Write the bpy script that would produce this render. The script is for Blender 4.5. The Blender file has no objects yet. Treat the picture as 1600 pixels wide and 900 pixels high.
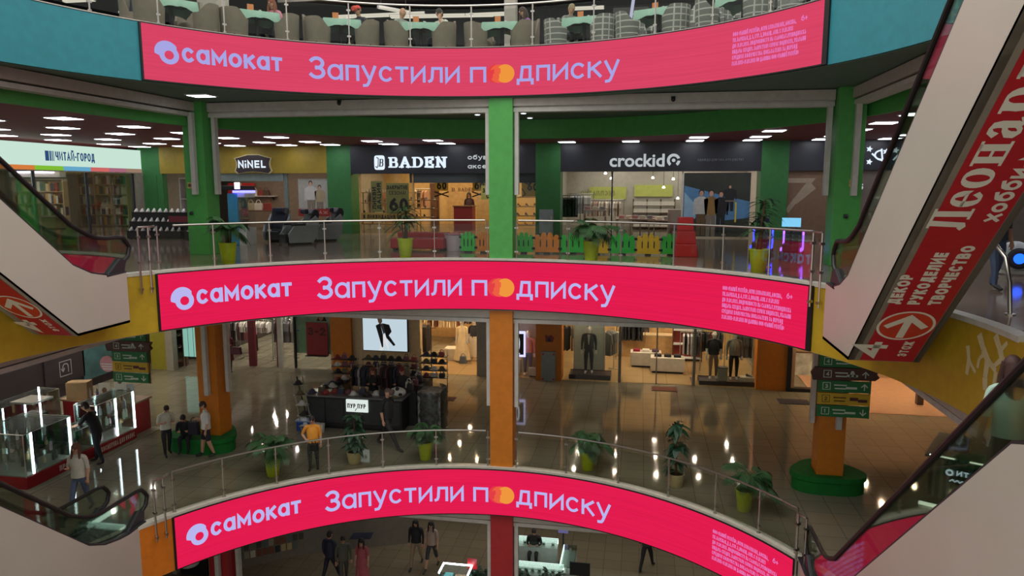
import bpy, bmesh, math, random
from mathutils import Vector, Matrix
random.seed(7)
PI = math.pi
SC = bpy.context.scene
COL = SC.collection
R_ = math.radians

# ------------------------------------------------------------------ camera, world, light, exposure
FPX, PITCH, YAW = 1130.0, 0.1381, R_(10.0)
CAMP = Vector((3.348, -9.988, 1.805))
cd = bpy.data.cameras.new('camera')
cam = bpy.data.objects.new('camera', cd)
COL.objects.link(cam)
cam.location = CAMP
cam.rotation_euler = (PI / 2 - PITCH, 0, YAW)
cd.sensor_width = 36.0
cd.lens = FPX / 1600.0 * 36.0
cd.clip_end = 200
SC.camera = cam

w = bpy.data.worlds.new('mall_daylight')
SC.world = w
w.use_nodes = True
wn, wl = w.node_tree.nodes, w.node_tree.links
bgn = wn['Background']
wtc = wn.new('ShaderNodeTexCoord')
wsep = wn.new('ShaderNodeSeparateXYZ')
wramp = wn.new('ShaderNodeValToRGB')
wramp.color_ramp.elements[0].position = 0.35
wramp.color_ramp.elements[0].color = (0.5, 0.485, 0.455, 1)
wramp.color_ramp.elements[1].position = 0.9
wramp.color_ramp.elements[1].color = (0.62, 0.63, 0.62, 1)
wmap = wn.new('ShaderNodeMapRange')
wmap.inputs[1].default_value = -1.0
wl.new(wtc.outputs['Generated'], wsep.inputs[0])
wl.new(wsep.outputs[2], wmap.inputs[0])
wl.new(wmap.outputs[0], wramp.inputs[0])
wl.new(wramp.outputs[0], bgn.inputs[0])
bgn.inputs[1].default_value = 1.3

VS = SC.view_settings
VS.view_transform = 'Standard'
VS.look = 'None'
VS.gamma = 1.0
VS.use_curve_mapping = False
VS.exposure = 0.0
SC.cycles.sample_clamp_indirect = 6.0


def area(name, loc, sx, sy, power, color=(1, 1, 1), rot=(0, 0, 0)):
    d = bpy.data.lights.new(name, 'AREA')
    d.shape = 'RECTANGLE'
    d.size, d.size_y, d.energy, d.color = sx, sy, power, color
    o = bpy.data.objects.new(name, d)
    COL.objects.link(o)
    o.location, o.rotation_euler = loc, rot
    return o


area('skylight_over_atrium', (0, -1, 12.5), 12, 14, 1300, (1, 0.97, 0.92))

# ------------------------------------------------------------------ picture geometry -> points in the place
_cs, _sn = math.cos(YAW), math.sin(YAW)
_cp, _sp = math.cos(PITCH), math.sin(PITCH)


def ray(px, py):
    u, v = (px - 800) / FPX, (450 - py) / FPX
    x, y, z = u, _cp + v * _sp, -_sp + v * _cp
    return Vector((x * _cs - y * _sn, x * _sn + y * _cs, z))


def atz(px, py, z):
    d = ray(px, py)
    return CAMP + d * ((z - CAMP.z) / d.z)


def aty(px, py, y):
    d = ray(px, py)
    return CAMP + d * ((y - CAMP.y) / d.y)


def atx(px, py, x):
    d = ray(px, py)
    return CAMP + d * ((x - CAMP.x) / d.x)


RR = 7.913


def ring_angle(px, py, r=RR):
    d = ray(px, py)
    a = d.x * d.x + d.y * d.y
    b = CAMP.x * d.x + CAMP.y * d.y
    c = CAMP.x ** 2 + CAMP.y ** 2 - r * r
    t = (-b + math.sqrt(max(0, b * b - a * c))) / a
    return math.atan2(CAMP.y + t * d.y, CAMP.x + t * d.x)


ZT, ZG, ZO, ZR = 5.2, 0.0, -5.52, -11.0     # café floor, green floor, orange floor, red floor

# ------------------------------------------------------------------ materials


def lin(c):
    return tuple(((v / 255) / 12.92 if v / 255 <= 0.04045 else ((v / 255 + 0.055) / 1.055) ** 2.4) for v in c)


MATS = {}


def mat(name, rgb, rough=0.5, metal=0.0, var=0.08, scale=6.0, emit=0.0, spec=0.5, bump=0.0):
    if name in MATS:
        return MATS[name]
    m = bpy.data.materials.new(name)
    m.use_nodes = True
    nt = m.node_tree
    b = nt.nodes['Principled BSDF']
    c = lin(rgb)
    b.inputs['Roughness'].default_value = rough
    b.inputs['Metallic'].default_value = metal
    b.inputs['Specular IOR Level'].default_value = spec
    tc = nt.nodes.new('ShaderNodeTexCoord')
    nz = nt.nodes.new('ShaderNodeTexNoise')
    nz.inputs['Scale'].default_value = scale
    nz.inputs['Detail'].default_value = 3
    nt.links.new(tc.outputs['Object'], nz.inputs['Vector'])
    rp = nt.nodes.new('ShaderNodeValToRGB')
    rp.color_ramp.elements[0].position = 0.3
    rp.color_ramp.elements[1].position = 0.7
    rp.color_ramp.elements[0].color = tuple(v * (1 - var) for v in c) + (1,)
    rp.color_ramp.elements[1].color = tuple(min(1, v * (1 + var)) for v in c) + (1,)
    nt.links.new(nz.outputs['Fac'], rp.inputs[0])
    nt.links.new(rp.outputs[0], b.inputs['Base Color'])
    if emit:
        b.inputs['Emission Color'].default_value = c + (1,)
        b.inputs['Emission Strength'].default_value = emit
    if bump:
        bp = nt.nodes.new('ShaderNodeBump')
        bp.inputs['Strength'].default_value = bump
        nt.links.new(nz.outputs['Fac'], bp.inputs['Height'])
        nt.links.new(bp.outputs[0], b.inputs['Normal'])
    MATS[name] = m
    return m


def glow(name, rgb, strength=1.0, var=0.0, scale=(0.4, 0.4, 40)):
    """something that gives off light: screens, lamps, lit signs"""
    if name in MATS:
        return MATS[name]
    m = bpy.data.materials.new(name)
    m.use_nodes = True
    nt = m.node_tree
    nt.nodes.clear()
    e = nt.nodes.new('ShaderNodeEmission')
    o = nt.nodes.new('ShaderNodeOutputMaterial')
    c = lin(rgb)
    e.inputs[0].default_value = c + (1,)
    e.inputs[1].default_value = strength
    nt.links.new(e.outputs[0], o.inputs[0])
    if var:
        tc = nt.nodes.new('ShaderNodeTexCoord')
        mp = nt.nodes.new('ShaderNodeMapping')
        mp.inputs['Scale'].default_value = scale
        nz = nt.nodes.new('ShaderNodeTexNoise')
        nz.inputs['Scale'].default_value = 1.0
        rp = nt.nodes.new('ShaderNodeValToRGB')
        rp.color_ramp.elements[0].position, rp.color_ramp.elements[1].position = 0.35, 0.65
        rp.color_ramp.elements[0].color = tuple(v * (1 - var) for v in c) + (1,)
        rp.color_ramp.elements[1].color = tuple(v * (1 + var) for v in c) + (1,)
        nt.links.new(tc.outputs['Object'], mp.inputs[0])
        nt.links.new(mp.outputs[0], nz.inputs['Vector'])
        nt.links.new(nz.outputs['Fac'], rp.inputs[0])
        nt.links.new(rp.outputs[0], e.inputs[0])
    MATS[name] = m
    return m


def glass(name, tint=(0.86, 0.9, 0.87), refl=0.5, rough=0.02):
    if name in MATS:
        return MATS[name]
    m = bpy.data.materials.new(name)
    m.use_nodes = True
    nt = m.node_tree
    nt.nodes.clear()
    t = nt.nodes.new('ShaderNodeBsdfTransparent')
    t.inputs[0].default_value = tint + (1,)
    g = nt.nodes.new('ShaderNodeBsdfGlossy')
    g.inputs['Roughness'].default_value = rough
    g.inputs[0].default_value = (0.9, 0.95, 0.92, 1)
    f = nt.nodes.new('ShaderNodeFresnel')
    f.inputs[0].default_value = 1.5
    mu = nt.nodes.new('ShaderNodeMath')
    mu.operation = 'MULTIPLY'
    mu.inputs[1].default_value = refl
    mx = nt.nodes.new('ShaderNodeMixShader')
    o = nt.nodes.new('ShaderNodeOutputMaterial')
    nt.links.new(f.outputs[0], mu.inputs[0])
    nt.links.new(mu.outputs[0], mx.inputs[0])
    nt.links.new(t.outputs[0], mx.inputs[1])
    nt.links.new(g.outputs[0], mx.inputs[2])
    nt.links.new(mx.outputs[0], o.inputs[0])
    MATS[name] = m
    return m


def tiles(name, rgb, rgb2, size=0.6, rough=0.12, spec=0.6, line=0.012, dark=0.6):
    if name in MATS:
        return MATS[name]
    m = mat(name, rgb, rough, spec=spec)
    nt = m.node_tree
    b = nt.nodes['Principled BSDF']
    tc = nt.nodes.new('ShaderNodeTexCoord')
    br = nt.nodes.new('ShaderNodeTexBrick')
    br.offset = 0.0
    br.inputs['Scale'].default_value = 1.0
    br.inputs['Brick Width'].default_value = size
    br.inputs['Row Height'].default_value = size
    br.inputs['Mortar Size'].default_value = line
    br.inputs['Mortar Smooth'].default_value = 0.3
    br.inputs['Color1'].default_value = lin(rgb) + (1,)
    br.inputs['Color2'].default_value = lin(rgb2) + (1,)
    br.inputs['Mortar'].default_value = tuple(v * dark for v in lin(rgb)) + (1,)
    nt.links.new(tc.outputs['Object'], br.inputs['Vector'])
    nt.links.new(br.outputs['Color'], b.inputs['Base Color'])
    return m


# ------------------------------------------------------------------ mesh builder


class MB:
    def __init__(s):
        s.v, s.f, s.m = [], [], []

    def add(s, vs, fs, mi=0):
        o = len(s.v)
        s.v += [tuple(p) for p in vs]
        s.f += [tuple(i + o for i in f) for f in fs]
        s.m += [mi] * len(fs)
        return s

    def box(s, x0, x1, y0, y1, z0, z1, mi=0, M=None):
        vs = [Vector(p) for p in ((x0, y0, z0), (x1, y0, z0), (x1, y1, z0), (x0, y1, z0), (x0, y0, z1), (x1, y0, z1), (x1, y1, z1), (x0, y1, z1))]
        if M is not None:
            vs = [M @ p for p in vs]
        return s.add(vs, [(0, 3, 2, 1), (4, 5, 6, 7), (0, 1, 5, 4), (1, 2, 6, 5), (2, 3, 7, 6), (3, 0, 4, 7)], mi)

    def cbox(s, c, d, mi=0, rz=0.0, rx=0.0, ry=0.0):
        M = Matrix.Translation(Vector(c)) @ Matrix.Rotation(rz, 4, 'Z') @ Matrix.Rotation(ry, 4, 'Y') @ Matrix.Rotation(rx, 4, 'X')
        return s.box(-d[0] / 2, d[0] / 2, -d[1] / 2, d[1] / 2, -d[2] / 2, d[2] / 2, mi, M)

    def tube(s, pts, r, n=8, mi=0, closed=False, cap=True):
        pts = [Vector(p) for p in pts]
        k = len(pts)
        rs = r if isinstance(r, (list, tuple)) else [r] * k
        rings = []
        up0 = None
        for i, p in enumerate(pts):
            if closed:
                t = pts[(i + 1) % k] - pts[i - 1]
            else:
                t = pts[min(i + 1, k - 1)] - pts[max(i - 1, 0)]
            if t.length < 1e-9:
                t = Vector((0, 0, 1))
            t.normalize()
            if up0 is None:
                up0 = Vector((0, 0, 1)) if abs(t.z) < 0.9 else Vector((1, 0, 0))
            a = t.cross(up0)
            if a.length < 1e-6:
                a = t.cross(Vector((0, 1, 0)))
            a.normalize()
            b = a.cross(t).normalized()
            up0 = b
            rings.append([p + (a * math.cos(2 * PI * j / n) + b * math.sin(2 * PI * j / n)) * rs[i] for j in range(n)])
        vs = [p for rg in rings for p in rg]
        fs = []
        for i in range(k if closed else k - 1):
            i2 = (i + 1) % k
            for j in range(n):
                j2 = (j + 1) % n
                fs.append((i * n + j, i * n + j2, i2 * n + j2, i2 * n + j))
        if cap and not closed:
            fs.append(tuple(range(n))[::-1])
            fs.append(tuple((k - 1) * n + j for j in range(n)))
        return s.add(vs, fs, mi)

    def lathe(s, prof, c=(0, 0, 0), n=20, mi=0, sx=1.0, sy=1.0):
        vs, fs = [], []
        for (r, z) in prof:
            for j in range(n):
                a = 2 * PI * j / n
                vs.append((c[0] + r * sx * math.cos(a), c[1] + r * sy * math.sin(a), c[2] + z))
        for i in range(len(prof) - 1):
            for j in range(n):
                j2 = (j + 1) % n
                fs.append((i * n + j, i * n + j2, (i + 1) * n + j2, (i + 1) * n + j))
        fs.append(tuple(range(n))[::-1])
        fs.append(tuple((len(prof) - 1) * n + j for j in range(n)))
        return s.add(vs, fs, mi)

    def ball(s, c, rx, ry=None, rz=None, n=12, k=8, mi=0, M=None, lo=-PI / 2, hi=PI / 2):
        ry = rx if ry is None else ry
        rz = rx if rz is None else rz
        vs, fs = [], []
        for i in range(k + 1):
            t = lo + (hi - lo) * i / k
            for j in range(n):
                a = 2 * PI * j / n
                p = Vector((rx * math.cos(t) * math.cos(a), ry * math.cos(t) * math.sin(a), rz * math.sin(t)))
                if M is not None:
                    p = M @ p
                vs.append(p + Vector(c))
        for i in range(k):
            for j in range(n):
                j2 = (j + 1) % n
                fs.append((i * n + j, i * n + j2, (i + 1) * n + j2, (i + 1) * n + j))
        return s.add(vs, fs, mi)

    def prism(s, poly, ax, a0, a1, mi=0):
        """polygon in a plane, extruded along an axis: ax 'x' -> poly is (y,z); 'y' -> (x,z); 'z' -> (x,y)"""
        def P(q, a):
            return {'x': (a, q[0], q[1]), 'y': (q[0], a, q[1]), 'z': (q[0], q[1], a)}[ax]
        k = len(poly)
        vs = [P(q, a0) for q in poly] + [P(q, a1) for q in poly]
        fs = [tuple(range(k)), tuple(range(k, 2 * k))[::-1]] + [(i, (i + 1) % k, k + (i + 1) % k, k + i) for i in range(k)]
        return s.add(vs, fs, mi)

    def arc(s, r0, r1, z0, z1, a0, a1, n=48, mi=0, c=(0, 0)):
        """solid arc of rectangular section, angles in degrees"""
        vs, fs = [], []
        for i in range(n + 1):
            a = R_(a0 + (a1 - a0) * i / n)
            ca, sa = math.cos(a), math.sin(a)
            for r, z in ((r0, z0), (r1, z0), (r1, z1), (r0, z1)):
                vs.append((c[0] + r * ca, c[1] + r * sa, z))
        for i in range(n):
            for j in range(4):
                j2 = (j + 1) % 4
                fs.append((i * 4 + j, (i + 1) * 4 + j, (i + 1) * 4 + j2, i * 4 + j2))
        fs.append((0, 1, 2, 3))
        fs.append((n * 4 + 3, n * 4 + 2, n * 4 + 1, n * 4))
        return s.add(vs, fs, mi)

    def build(s, name, m, parent=None, smooth=False, world=True, bevel=0.0, flip=True):
        me = bpy.data.meshes.new(name)
        off = Vector((0, 0, 0))
        if parent is not None and world:
            q = parent
            while q is not None:
                off += q.location
                q = q.parent
        me.from_pydata([tuple(Vector(p) - off) for p in s.v], [], s.f)
        ms = m if isinstance(m, (list, tuple)) else [m]
        for x in ms:
            me.materials.append(x)
        if len(ms) > 1:
            me.polygons.foreach_set('material_index', s.m)
        if flip:
            bm = bmesh.new()
            bm.from_mesh(me)
            bmesh.ops.recalc_face_normals(bm, faces=bm.faces)
            if bevel:
                bmesh.ops.bevel(bm, geom=[e for e in bm.edges if len(e.link_faces) == 2 and e.calc_face_angle(0) > 0.6], offset=bevel, segments=2, affect='EDGES', profile=0.6)
            bm.to_mesh(me)
            bm.free()
        if smooth:
            me.polygons.foreach_set('use_smooth', [True] * len(me.polygons))
            me.set_sharp_from_angle(angle=R_(40))
        o = bpy.data.objects.new(name, me)
        COL.objects.link(o)
        if parent is not None:
            o.parent = parent
        return o


def tag(o, label=None, cat=None, group=None, kind=None):
    if label:
        o['label'] = label
    if cat:
        o['category'] = cat
    if group:
        o['group'] = group
    if kind:
        o['kind'] = kind
    return o


def thing(name, label, cat, loc=(0, 0, 0), rz=0.0, group=None):
    o = bpy.data.objects.new(name, None)
    o.empty_display_size = 0.1
    COL.objects.link(o)
    o.location = loc
    o.rotation_euler = (0, 0, rz)
    return tag(o, label, cat, group)


def struct(name, mb, m, label=None, **k):
    o = mb.build(name, m, None, **k)
    o['kind'] = 'structure'
    if label:
        o['label'] = label
    return o


KIDS = {}


def copy_tree(o, parent=None):
    c = o.copy()
    COL.objects.link(c)
    c.parent = parent
    for ch in list(o.children):
        copy_tree(ch, c)
    return c


def dup(o, loc, rz=None, label=None, scale=None, group=None):
    c = copy_tree(o)
    c.location = loc
    if rz is not None:
        c.rotation_euler = (0, 0, rz)
    if scale is not None:
        c.scale = (scale,) * 3 if isinstance(scale, (int, float)) else scale
    if label:
        c['label'] = label
    if group:
        c['group'] = group
    return c
# ------------------------------------------------------------------ lettering drawn with strokes


def _el(cx, cy, rx, ry, a0=0, a1=360, n=18):
    n = max(4, int(n * abs(a1 - a0) / 360) + 1)
    return [(cx + rx * math.cos(R_(a0 + (a1 - a0) * i / n)), cy + ry * math.sin(R_(a0 + (a1 - a0) * i / n))) for i in range(n + 1)]


def _bowl(x0, y0, y1, x1):
    h = (y1 - y0) / 2
    r = min(h, x1 - x0) if x1 > x0 else h
    return [(x0, y1)] + _el(x1 - h * 0.9, (y0 + y1) / 2, h * 0.9, h, 90, -90, 18) + [(x0, y0)]


O_ = _el(.5, .5, .5, .5)
GL = {
    'а': (1.0, [O_, [(1, 0), (1, 1)]]), 'с': (.92, [_el(.52, .5, .52, .5, 48, 312)]), 'м': (1.15, [[(0, 0), (0, 1), (.5, .28), (1, 1), (1, 0)]]),
    'о': (1.02, [O_]), 'к': (.88, [[(0, 0), (0, 1)], [(.95, 1), (.02, .46)], [(.3, .62), (1, 0)]]), 'т': (.86, [[(0, 1), (1, 1)], [(.5, 0), (.5, 1)]]),
    'п': (.88, [[(0, 0), (0, 1), (1, 1), (1, 0)]]), 'у': (.95, [[(0, 1), (.55, .02)], [(1, 1), (.42, -.3), (.3, -.42), (.08, -.44)]]),
    'и': (.98, [[(0, 1), (0, 0), (1, 1), (1, 0)]]), 'л': (.98, [[(0, 0), (.13, .05), (.22, .25), (.28, 1), (1, 1), (1, 0)]]),
    'д': (1.08, [[(.2, 0), (.3, 1), (.84, 1), (.84, 0)], [(0, -.26), (0, 0), (1, 0), (1, -.26)]]),
    'б': (1.0, [O_, [(0, .5), (.02, .9), (.2, 1.25), (.55, 1.36), (.95, 1.45)]]), 'х': (.9, [[(0, 1), (1, 0)], [(1, 1), (0, 0)]]),
    'н': (.92, [[(0, 0), (0, 1)], [(1, 0), (1, 1)], [(0, .5), (1, .5)]]), 'р': (1.0, [O_, [(0, -.45), (0, 1)]]),
    'е': (1.0, [[(0, .5)] + [(1, .5)] + _el(.5, .5, .5, .5, 0, 318)]), 'э': (.9, [_el(.45, .5, .55, .5, 138, -138), [(.3, .5), (1, .5)]]),
    'ж': (1.3, [[(.5, 0), (.5, 1)], [(0, 1), (.4, .5), (0, 0)], [(1, 1), (.6, .5), (1, 0)], [(.4, .5), (.6, .5)]]),
    'в': (.88, [[(0, 0), (0, 1)], _bowl(0, .52, 1, .9), _bowl(0, 0, .52, 1)]), 'ы': (1.2, [[(0, 0), (0, 1)], _bowl(0, 0, .55, .6), [(1, 0), (1, 1)]]),
    'ь': (.85, [[(0, 0), (0, 1)], _bowl(0, 0, .55, 1)]), 'г': (.75, [[(0, 0), (0, 1), (1, 1)]]), 'з': (.85, [_el(.45, .76, .45, .24, 140, -90, 14), _el(.45, .27, .52, .27, 90, -145, 14)]),
    'я': (.9, [[(1, 0), (1, 1)], [(1, 1), (.3, 1), (0, .85), (0, .62), (.3, .48), (1, .48)], [(.45, .48), (0, 0)]]),
    'ц': (1.0, [[(0, 1), (0, 0), (.85, 0), (.85, 1)], [(.85, 0), (1, 0), (1, -.2)]]), 'ч': (.85, [[(0, 1), (0, .6), (.2, .42), (1, .42)], [(1, 0), (1, 1)]]),
    'й': (.98, [[(0, 1), (0, 0), (1, 1), (1, 0)], [(.25, 1.3), (.5, 1.18), (.75, 1.3)]]),
    'А': (.95, [[(0, 0), (.5, 1), (1, 0)], [(.2, .34), (.8, .34)]]), 'Е': (.75, [[(1, 1), (0, 1), (0, 0), (1, 0)], [(0, .5), (.9, .5)]]),
    'Р': (.8, [[(0, 0), (0, 1)], _bowl(0, .45, 1, 1)]), 'У': (.9, [[(0, 1), (.52, .36)], [(1, 1), (.4, 0), (.12, 0)]]),
    'З': (.85, [_el(.45, .75, .47, .25, 150, -90, 14), _el(.45, .26, .53, .26, 90, -150, 14)]), 'Д': (1.0, [[(.18, .05), (.3, 1), (.84, 1), (.84, .05)], [(0, -.18), (0, .05), (1, .05), (1, -.18)]]),
    'Б': (.82, [[(.9, 1), (0, 1), (0, 0)], _bowl(0, 0, .56, 1)]), 'Ф': (1.1, [_el(.5, .55, .5, .33), [(.5, 0), (.5, 1)]]),
    'Щ': (1.25, [[(0, 1), (0, 0), (.9, 0), (.9, 1)], [(.45, 0), (.45, 1)], [(.9, 0), (1, 0), (1, -.2)]]),
    '0': (.7, [_el(.5, .5, .5, .5)]), '1': (.45, [[(0, .75), (.7, 1), (.7, 0)]]), '2': (.7, [_el(.5, .73, .48, .27, 165, -30, 12) + [(0, 0), (1, 0)]]),
    '3': (.7, [_el(.45, .75, .45, .25, 150, -90, 12), _el(.45, .26, .53, .26, 90, -150, 12)]), '4': (.75, [[(.75, 0), (.75, 1), (0, .28), (1, .28)]]),
    '5': (.7, [[(.9, 1), (.15, 1), (.08, .55)] + _el(.45, .32, .53, .32, 115, -150, 12)]), '6': (.72, [_el(.5, .31, .5, .31), [(0, .34), (.2, .75), (.62, 1)]]),
    '7': (.65, [[(0, 1), (1, 1), (.35, 0)]]), '8': (.72, [_el(.5, .76, .42, .24), _el(.5, .27, .5, .27)]), '9': (.72, [_el(.5, .69, .5, .31), [(1, .66), (.8, .25), (.38, 0)]]),
    '-': (.45, [[(0, .45), (1, .45)]]), '.': (.16, [[(0, 0), (.01, .05)]]), ',': (.16, [[(.6, .05), (0, -.18)]]), '«': (.5, [[(.5, .8), (0, .5), (.5, .2)], [(1, .8), (.5, .5), (1, .2)]]),
    '»': (.5, [[(.5, .8), (1, .5), (.5, .2)], [(0, .8), (.5, .5), (0, .2)]]), '/': (.5, [[(0, 0), (1, 1)]]), '+': (.5, [[(0, .4), (1, .4)], [(.5, .1), (.5, .7)]]), '!': (.14, [[(.5, 1), (.5, .35)], [(.5, .06), (.5, 0)]]),
    '%': (.9, [_el(.22, .78, .2, .2), _el(.78, .22, .2, .2), [(.1, 0), (.9, 1)]]), ':': (.16, [[(.5, .1), (.5, .2)], [(.5, .7), (.5, .8)]]),
    # serif capitals and letters (pen with contrast, slabs listed as ('s', x, y, half length))
    'sB': (.86, [[(.14, 0), (.14, 1)], [(.0, 1), (.14, 1)], [(0, 0), (.14, 0)], _bowl(.14, .52, 1, .92), _bowl(.14, 0, .52, 1)]),
    'sA': (1.0, [[(.06, 0), (.5, 1)], [(.5, 1), (.94, 0)], [(.26, .36), (.76, .36)], [(-.06, 0), (.2, 0)], [(.76, 0), (1.1, 0)]]),
    'sD': (.98, [[(.14, 0), (.14, 1)], [(0, 1), (.14, 1)], [(0, 0), (.14, 0)], [(.14, 1)] + _el(.5, .5, .5, .5, 90, -90) + [(.14, 0)]]),
    'sE': (.84, [[(.14, 0), (.14, 1)], [(0, 1), (1, 1), (1, .78)], [(0, 0), (1, 0), (1, .24)], [(.14, .52), (.72, .52)], [(.72, .66), (.72, .38)]]),
    'sN': (1.0, [[(.14, 0), (.14, 1)], [(.12, 1), (.88, 0)], [(.88, 0), (.88, 1)], [(0, 1), (.2, 1)], [(0, 0), (.28, 0)], [(.72, 1), (1.04, 1)]]),
    'sЛ': (1.2, [[(0, .08), (.08, 0), (.18, .1), (.27, 1.4)], [(.27, 1.4), (.86, 1.4)], [(.86, 0), (.86, 1.4)], [(.13, 1.4), (1, 1.4)], [(.7, 0), (1.02, 0)]]),
    'sе': (.88, [[(0.03, .55), (.95, .55)] + _el(.5, .5, .5, .5, 5, 315)]), 'sо': (.98, [O_]),
    'sн': (1.12, [[(.16, 0), (.16, 1)], [(.84, 0), (.84, 1)], [(.16, .5), (.84, .5)], [(0, 0), (.32, 0)], [(0, 1), (.32, 1)], [(.68, 0), (1, 0)], [(.68, 1), (1, 1)]]),
    'sа': (.95, [[(.06, .82), (.2, .97), (.45, 1), (.66, .9), (.72, .7), (.72, .12), (.84, 0), (1, .05)], [(.72, .6), (.3, .5), (.06, .34), (.04, .16), (.2, .01), (.4, .02), (.72, .22)]]),
    'sр': (1.05, [[(.16, -.45), (.16, 1)], [(0, 1), (.16, 1)], [(0, -.45), (.34, -.45)], _el(.56, .5, .44, .5, 180, -180)]),
    'sд': (1.1, [[(.14, 0), (.3, .4), (.34, 1)], [(.34, 1), (.84, 1)], [(.84, 0), (.84, 1)], [(0, -.24), (0, 0), (1, 0), (1, -.24)], [(.24, 1), (.96, 1)]]),
}
for _a, _b in zip('СОКМТПИЛНВГХЖЯЫЬЦЧЙЭ', 'сокмтпилнвгхжяыьцчйэ'):
    GL.setdefault(_a, GL[_b])


def strokes(mb, txt, f, x, y, h, wt, gap=.22, fit=None, thin=1.0, slant=0.0, space=.45, serif=False, mi=0, aspect=1.0):
    """letters of height h starting at (x, y) of a flat chart; f(u, v) maps the chart into the place. fit = total width"""
    t0 = wt
    adv = []
    for ch in txt:
        if ch == ' ':
            adv.append(None)
        else:
            adv.append(GL[('s' + ch) if serif and ('s' + ch) in GL else ch])
    tot = sum((space if a is None else a[0] + gap) for a in adv) - gap
    k = (fit / (tot * h)) if fit else aspect
    cx = x
    for a in adv:
        if a is None:
            cx += space * h * k
            continue
        W = a[0] * h * k
        for st in a[1]:
            pts = [(cx + t0 / 2 + p[0] * (W - t0), y + t0 / 2 + p[1] * (h - t0)) for p in st]
            pts = [(px + slant * (py - y), py) for px, py in pts]
            ribbon(mb, pts, f, t0, t0 * thin, mi)
        cx += W + gap * h * k
    return cx - gap * h * k


def ribbon(mb, pts, f, t, tv, mi=0):
    """tv = thickness of horizontal runs, t = thickness of vertical runs"""
    q = [pts[0]]
    for p in pts[1:]:
        if math.hypot(p[0] - q[-1][0], p[1] - q[-1][1]) > 1e-5:
            q.append(p)
    pts = q
    k = len(pts)
    if k < 2:
        return
    closed = math.hypot(pts[0][0] - pts[-1][0], pts[0][1] - pts[-1][1]) < 1e-4 and k > 3
    if closed:
        pts = pts[:-1]
        k -= 1
    L, Rr = [], []

    def seg(i, j):
        a, b = pts[i % k], pts[j % k]
        d = math.hypot(b[0] - a[0], b[1] - a[1])
        return ((b[0] - a[0]) / d, (b[1] - a[1]) / d)
    for i in range(k):
        if closed or 0 < i < k - 1:
            d0, d1 = seg(i - 1, i), seg(i, i + 1)
        elif i == 0:
            d0 = d1 = seg(0, 1)
        else:
            d0 = d1 = seg(k - 2, k - 1)
        n0, n1 = (-d0[1], d0[0]), (-d1[1], d1[0])
        m = (n0[0] + n1[0], n0[1] + n1[1])
        ml = math.hypot(*m)
        if ml < 1e-3:
            m, ml = n0, 1.0
        m = (m[0] / ml, m[1] / ml)
        c = max(.4, m[0] * n0[0] + m[1] * n0[1])
        half = math.hypot(m[0] * t, m[1] * tv) / 2 / c
        ex = 0.0
        p = pts[i]
        L.append((p[0] + m[0] * half, p[1] + m[1] * half))
        Rr.append((p[0] - m[0] * half, p[1] - m[1] * half))
    if not closed:
        for i, s in ((0, -1), (k - 1, 1)):
            d = seg(0, 1) if i == 0 else seg(k - 2, k - 1)
            e = s * math.hypot(d[0] * t, d[1] * tv) / 2
            L[i] = (L[i][0] + d[0] * e, L[i][1] + d[1] * e)
            Rr[i] = (Rr[i][0] + d[0] * e, Rr[i][1] + d[1] * e)
    vs = [Vector(f(*p)) for p in L] + [Vector(f(*p)) for p in Rr]
    a, b, c = Vector(f(*pts[0])), Vector(f(pts[0][0] + .01, pts[0][1])), Vector(f(pts[0][0], pts[0][1] + .01))
    lift = (b - a).cross(c - a).normalized() * (.0003 * (len(mb.f) % 5))      # crossing strokes lie on one another like cut film
    vs = [p + lift for p in vs]
    fs = [(i, (i + 1) % k, k + (i + 1) % k, k + i) for i in range(k if closed else k - 1)]
    mb.add(vs, fs, mi)


def disc(mb, f, cx, cy, rx, ry=None, mi=0, n=32, a0=0, a1=360):
    ry = rx if ry is None else ry
    pts = _el(cx, cy, rx, ry, a0, a1, n)
    if abs(a1 - a0) >= 360:
        pts = pts[:-1]
    mb.add([f(*p) for p in pts], [tuple(range(len(pts)))], mi)


def ringd(mb, f, cx, cy, r0, r1, mi=0, n=36, a0=0, a1=360):
    A, B = _el(cx, cy, r0, r0, a0, a1, n), _el(cx, cy, r1, r1, a0, a1, n)
    k = len(A)
    mb.add([f(*p) for p in A + B], [(i, i + 1, k + i + 1, k + i) for i in range(k - 1)], mi)


def quad(mb, f, u0, v0, u1, v1, mi=0, nu=1):
    for i in range(nu):
        a, b = u0 + (u1 - u0) * i / nu, u0 + (u1 - u0) * (i + 1) / nu
        mb.add([f(a, v0), f(b, v0), f(b, v1), f(a, v1)], [(0, 1, 2, 3)], mi)


def fpoly(mb, f, pts, mi=0):
    mb.add([f(*p) for p in pts], [tuple(range(len(pts)))], mi)


def latin(mb, txt, f, x, y, h, fit, bold=0.0, mi=0):
    """Latin words set in the renderer's own sans face, laid on the chart"""
    c = bpy.data.curves.new('lettering', 'FONT')
    c.body, c.size, c.offset, c.resolution_u = txt, 1.0, bold, 4
    o = bpy.data.objects.new('lettering', c)
    COL.objects.link(o)
    bpy.context.view_layer.update()
    me = o.evaluated_get(bpy.context.evaluated_depsgraph_get()).to_mesh()
    vs = [(v.co.x, v.co.y) for v in me.vertices]
    fs = [tuple(p.vertices) for p in me.polygons]
    x0, x1 = min(v[0] for v in vs), max(v[0] for v in vs)
    y0, y1 = min(v[1] for v in vs), max(v[1] for v in vs)
    k, ky = fit / (x1 - x0), h / (y1 - y0)
    mb.add([f(x + (v[0] - x0) * k, y + (v[1] - y0) * ky) for v in vs], fs, mi)
    o.to_mesh_clear()
    bpy.data.objects.remove(o)


def plane_y(x0, y, z0):
    """chart on a wall that faces the atrium: u runs right, v up"""
    return lambda u, v: (x0 + u, y, z0 + v)
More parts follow.
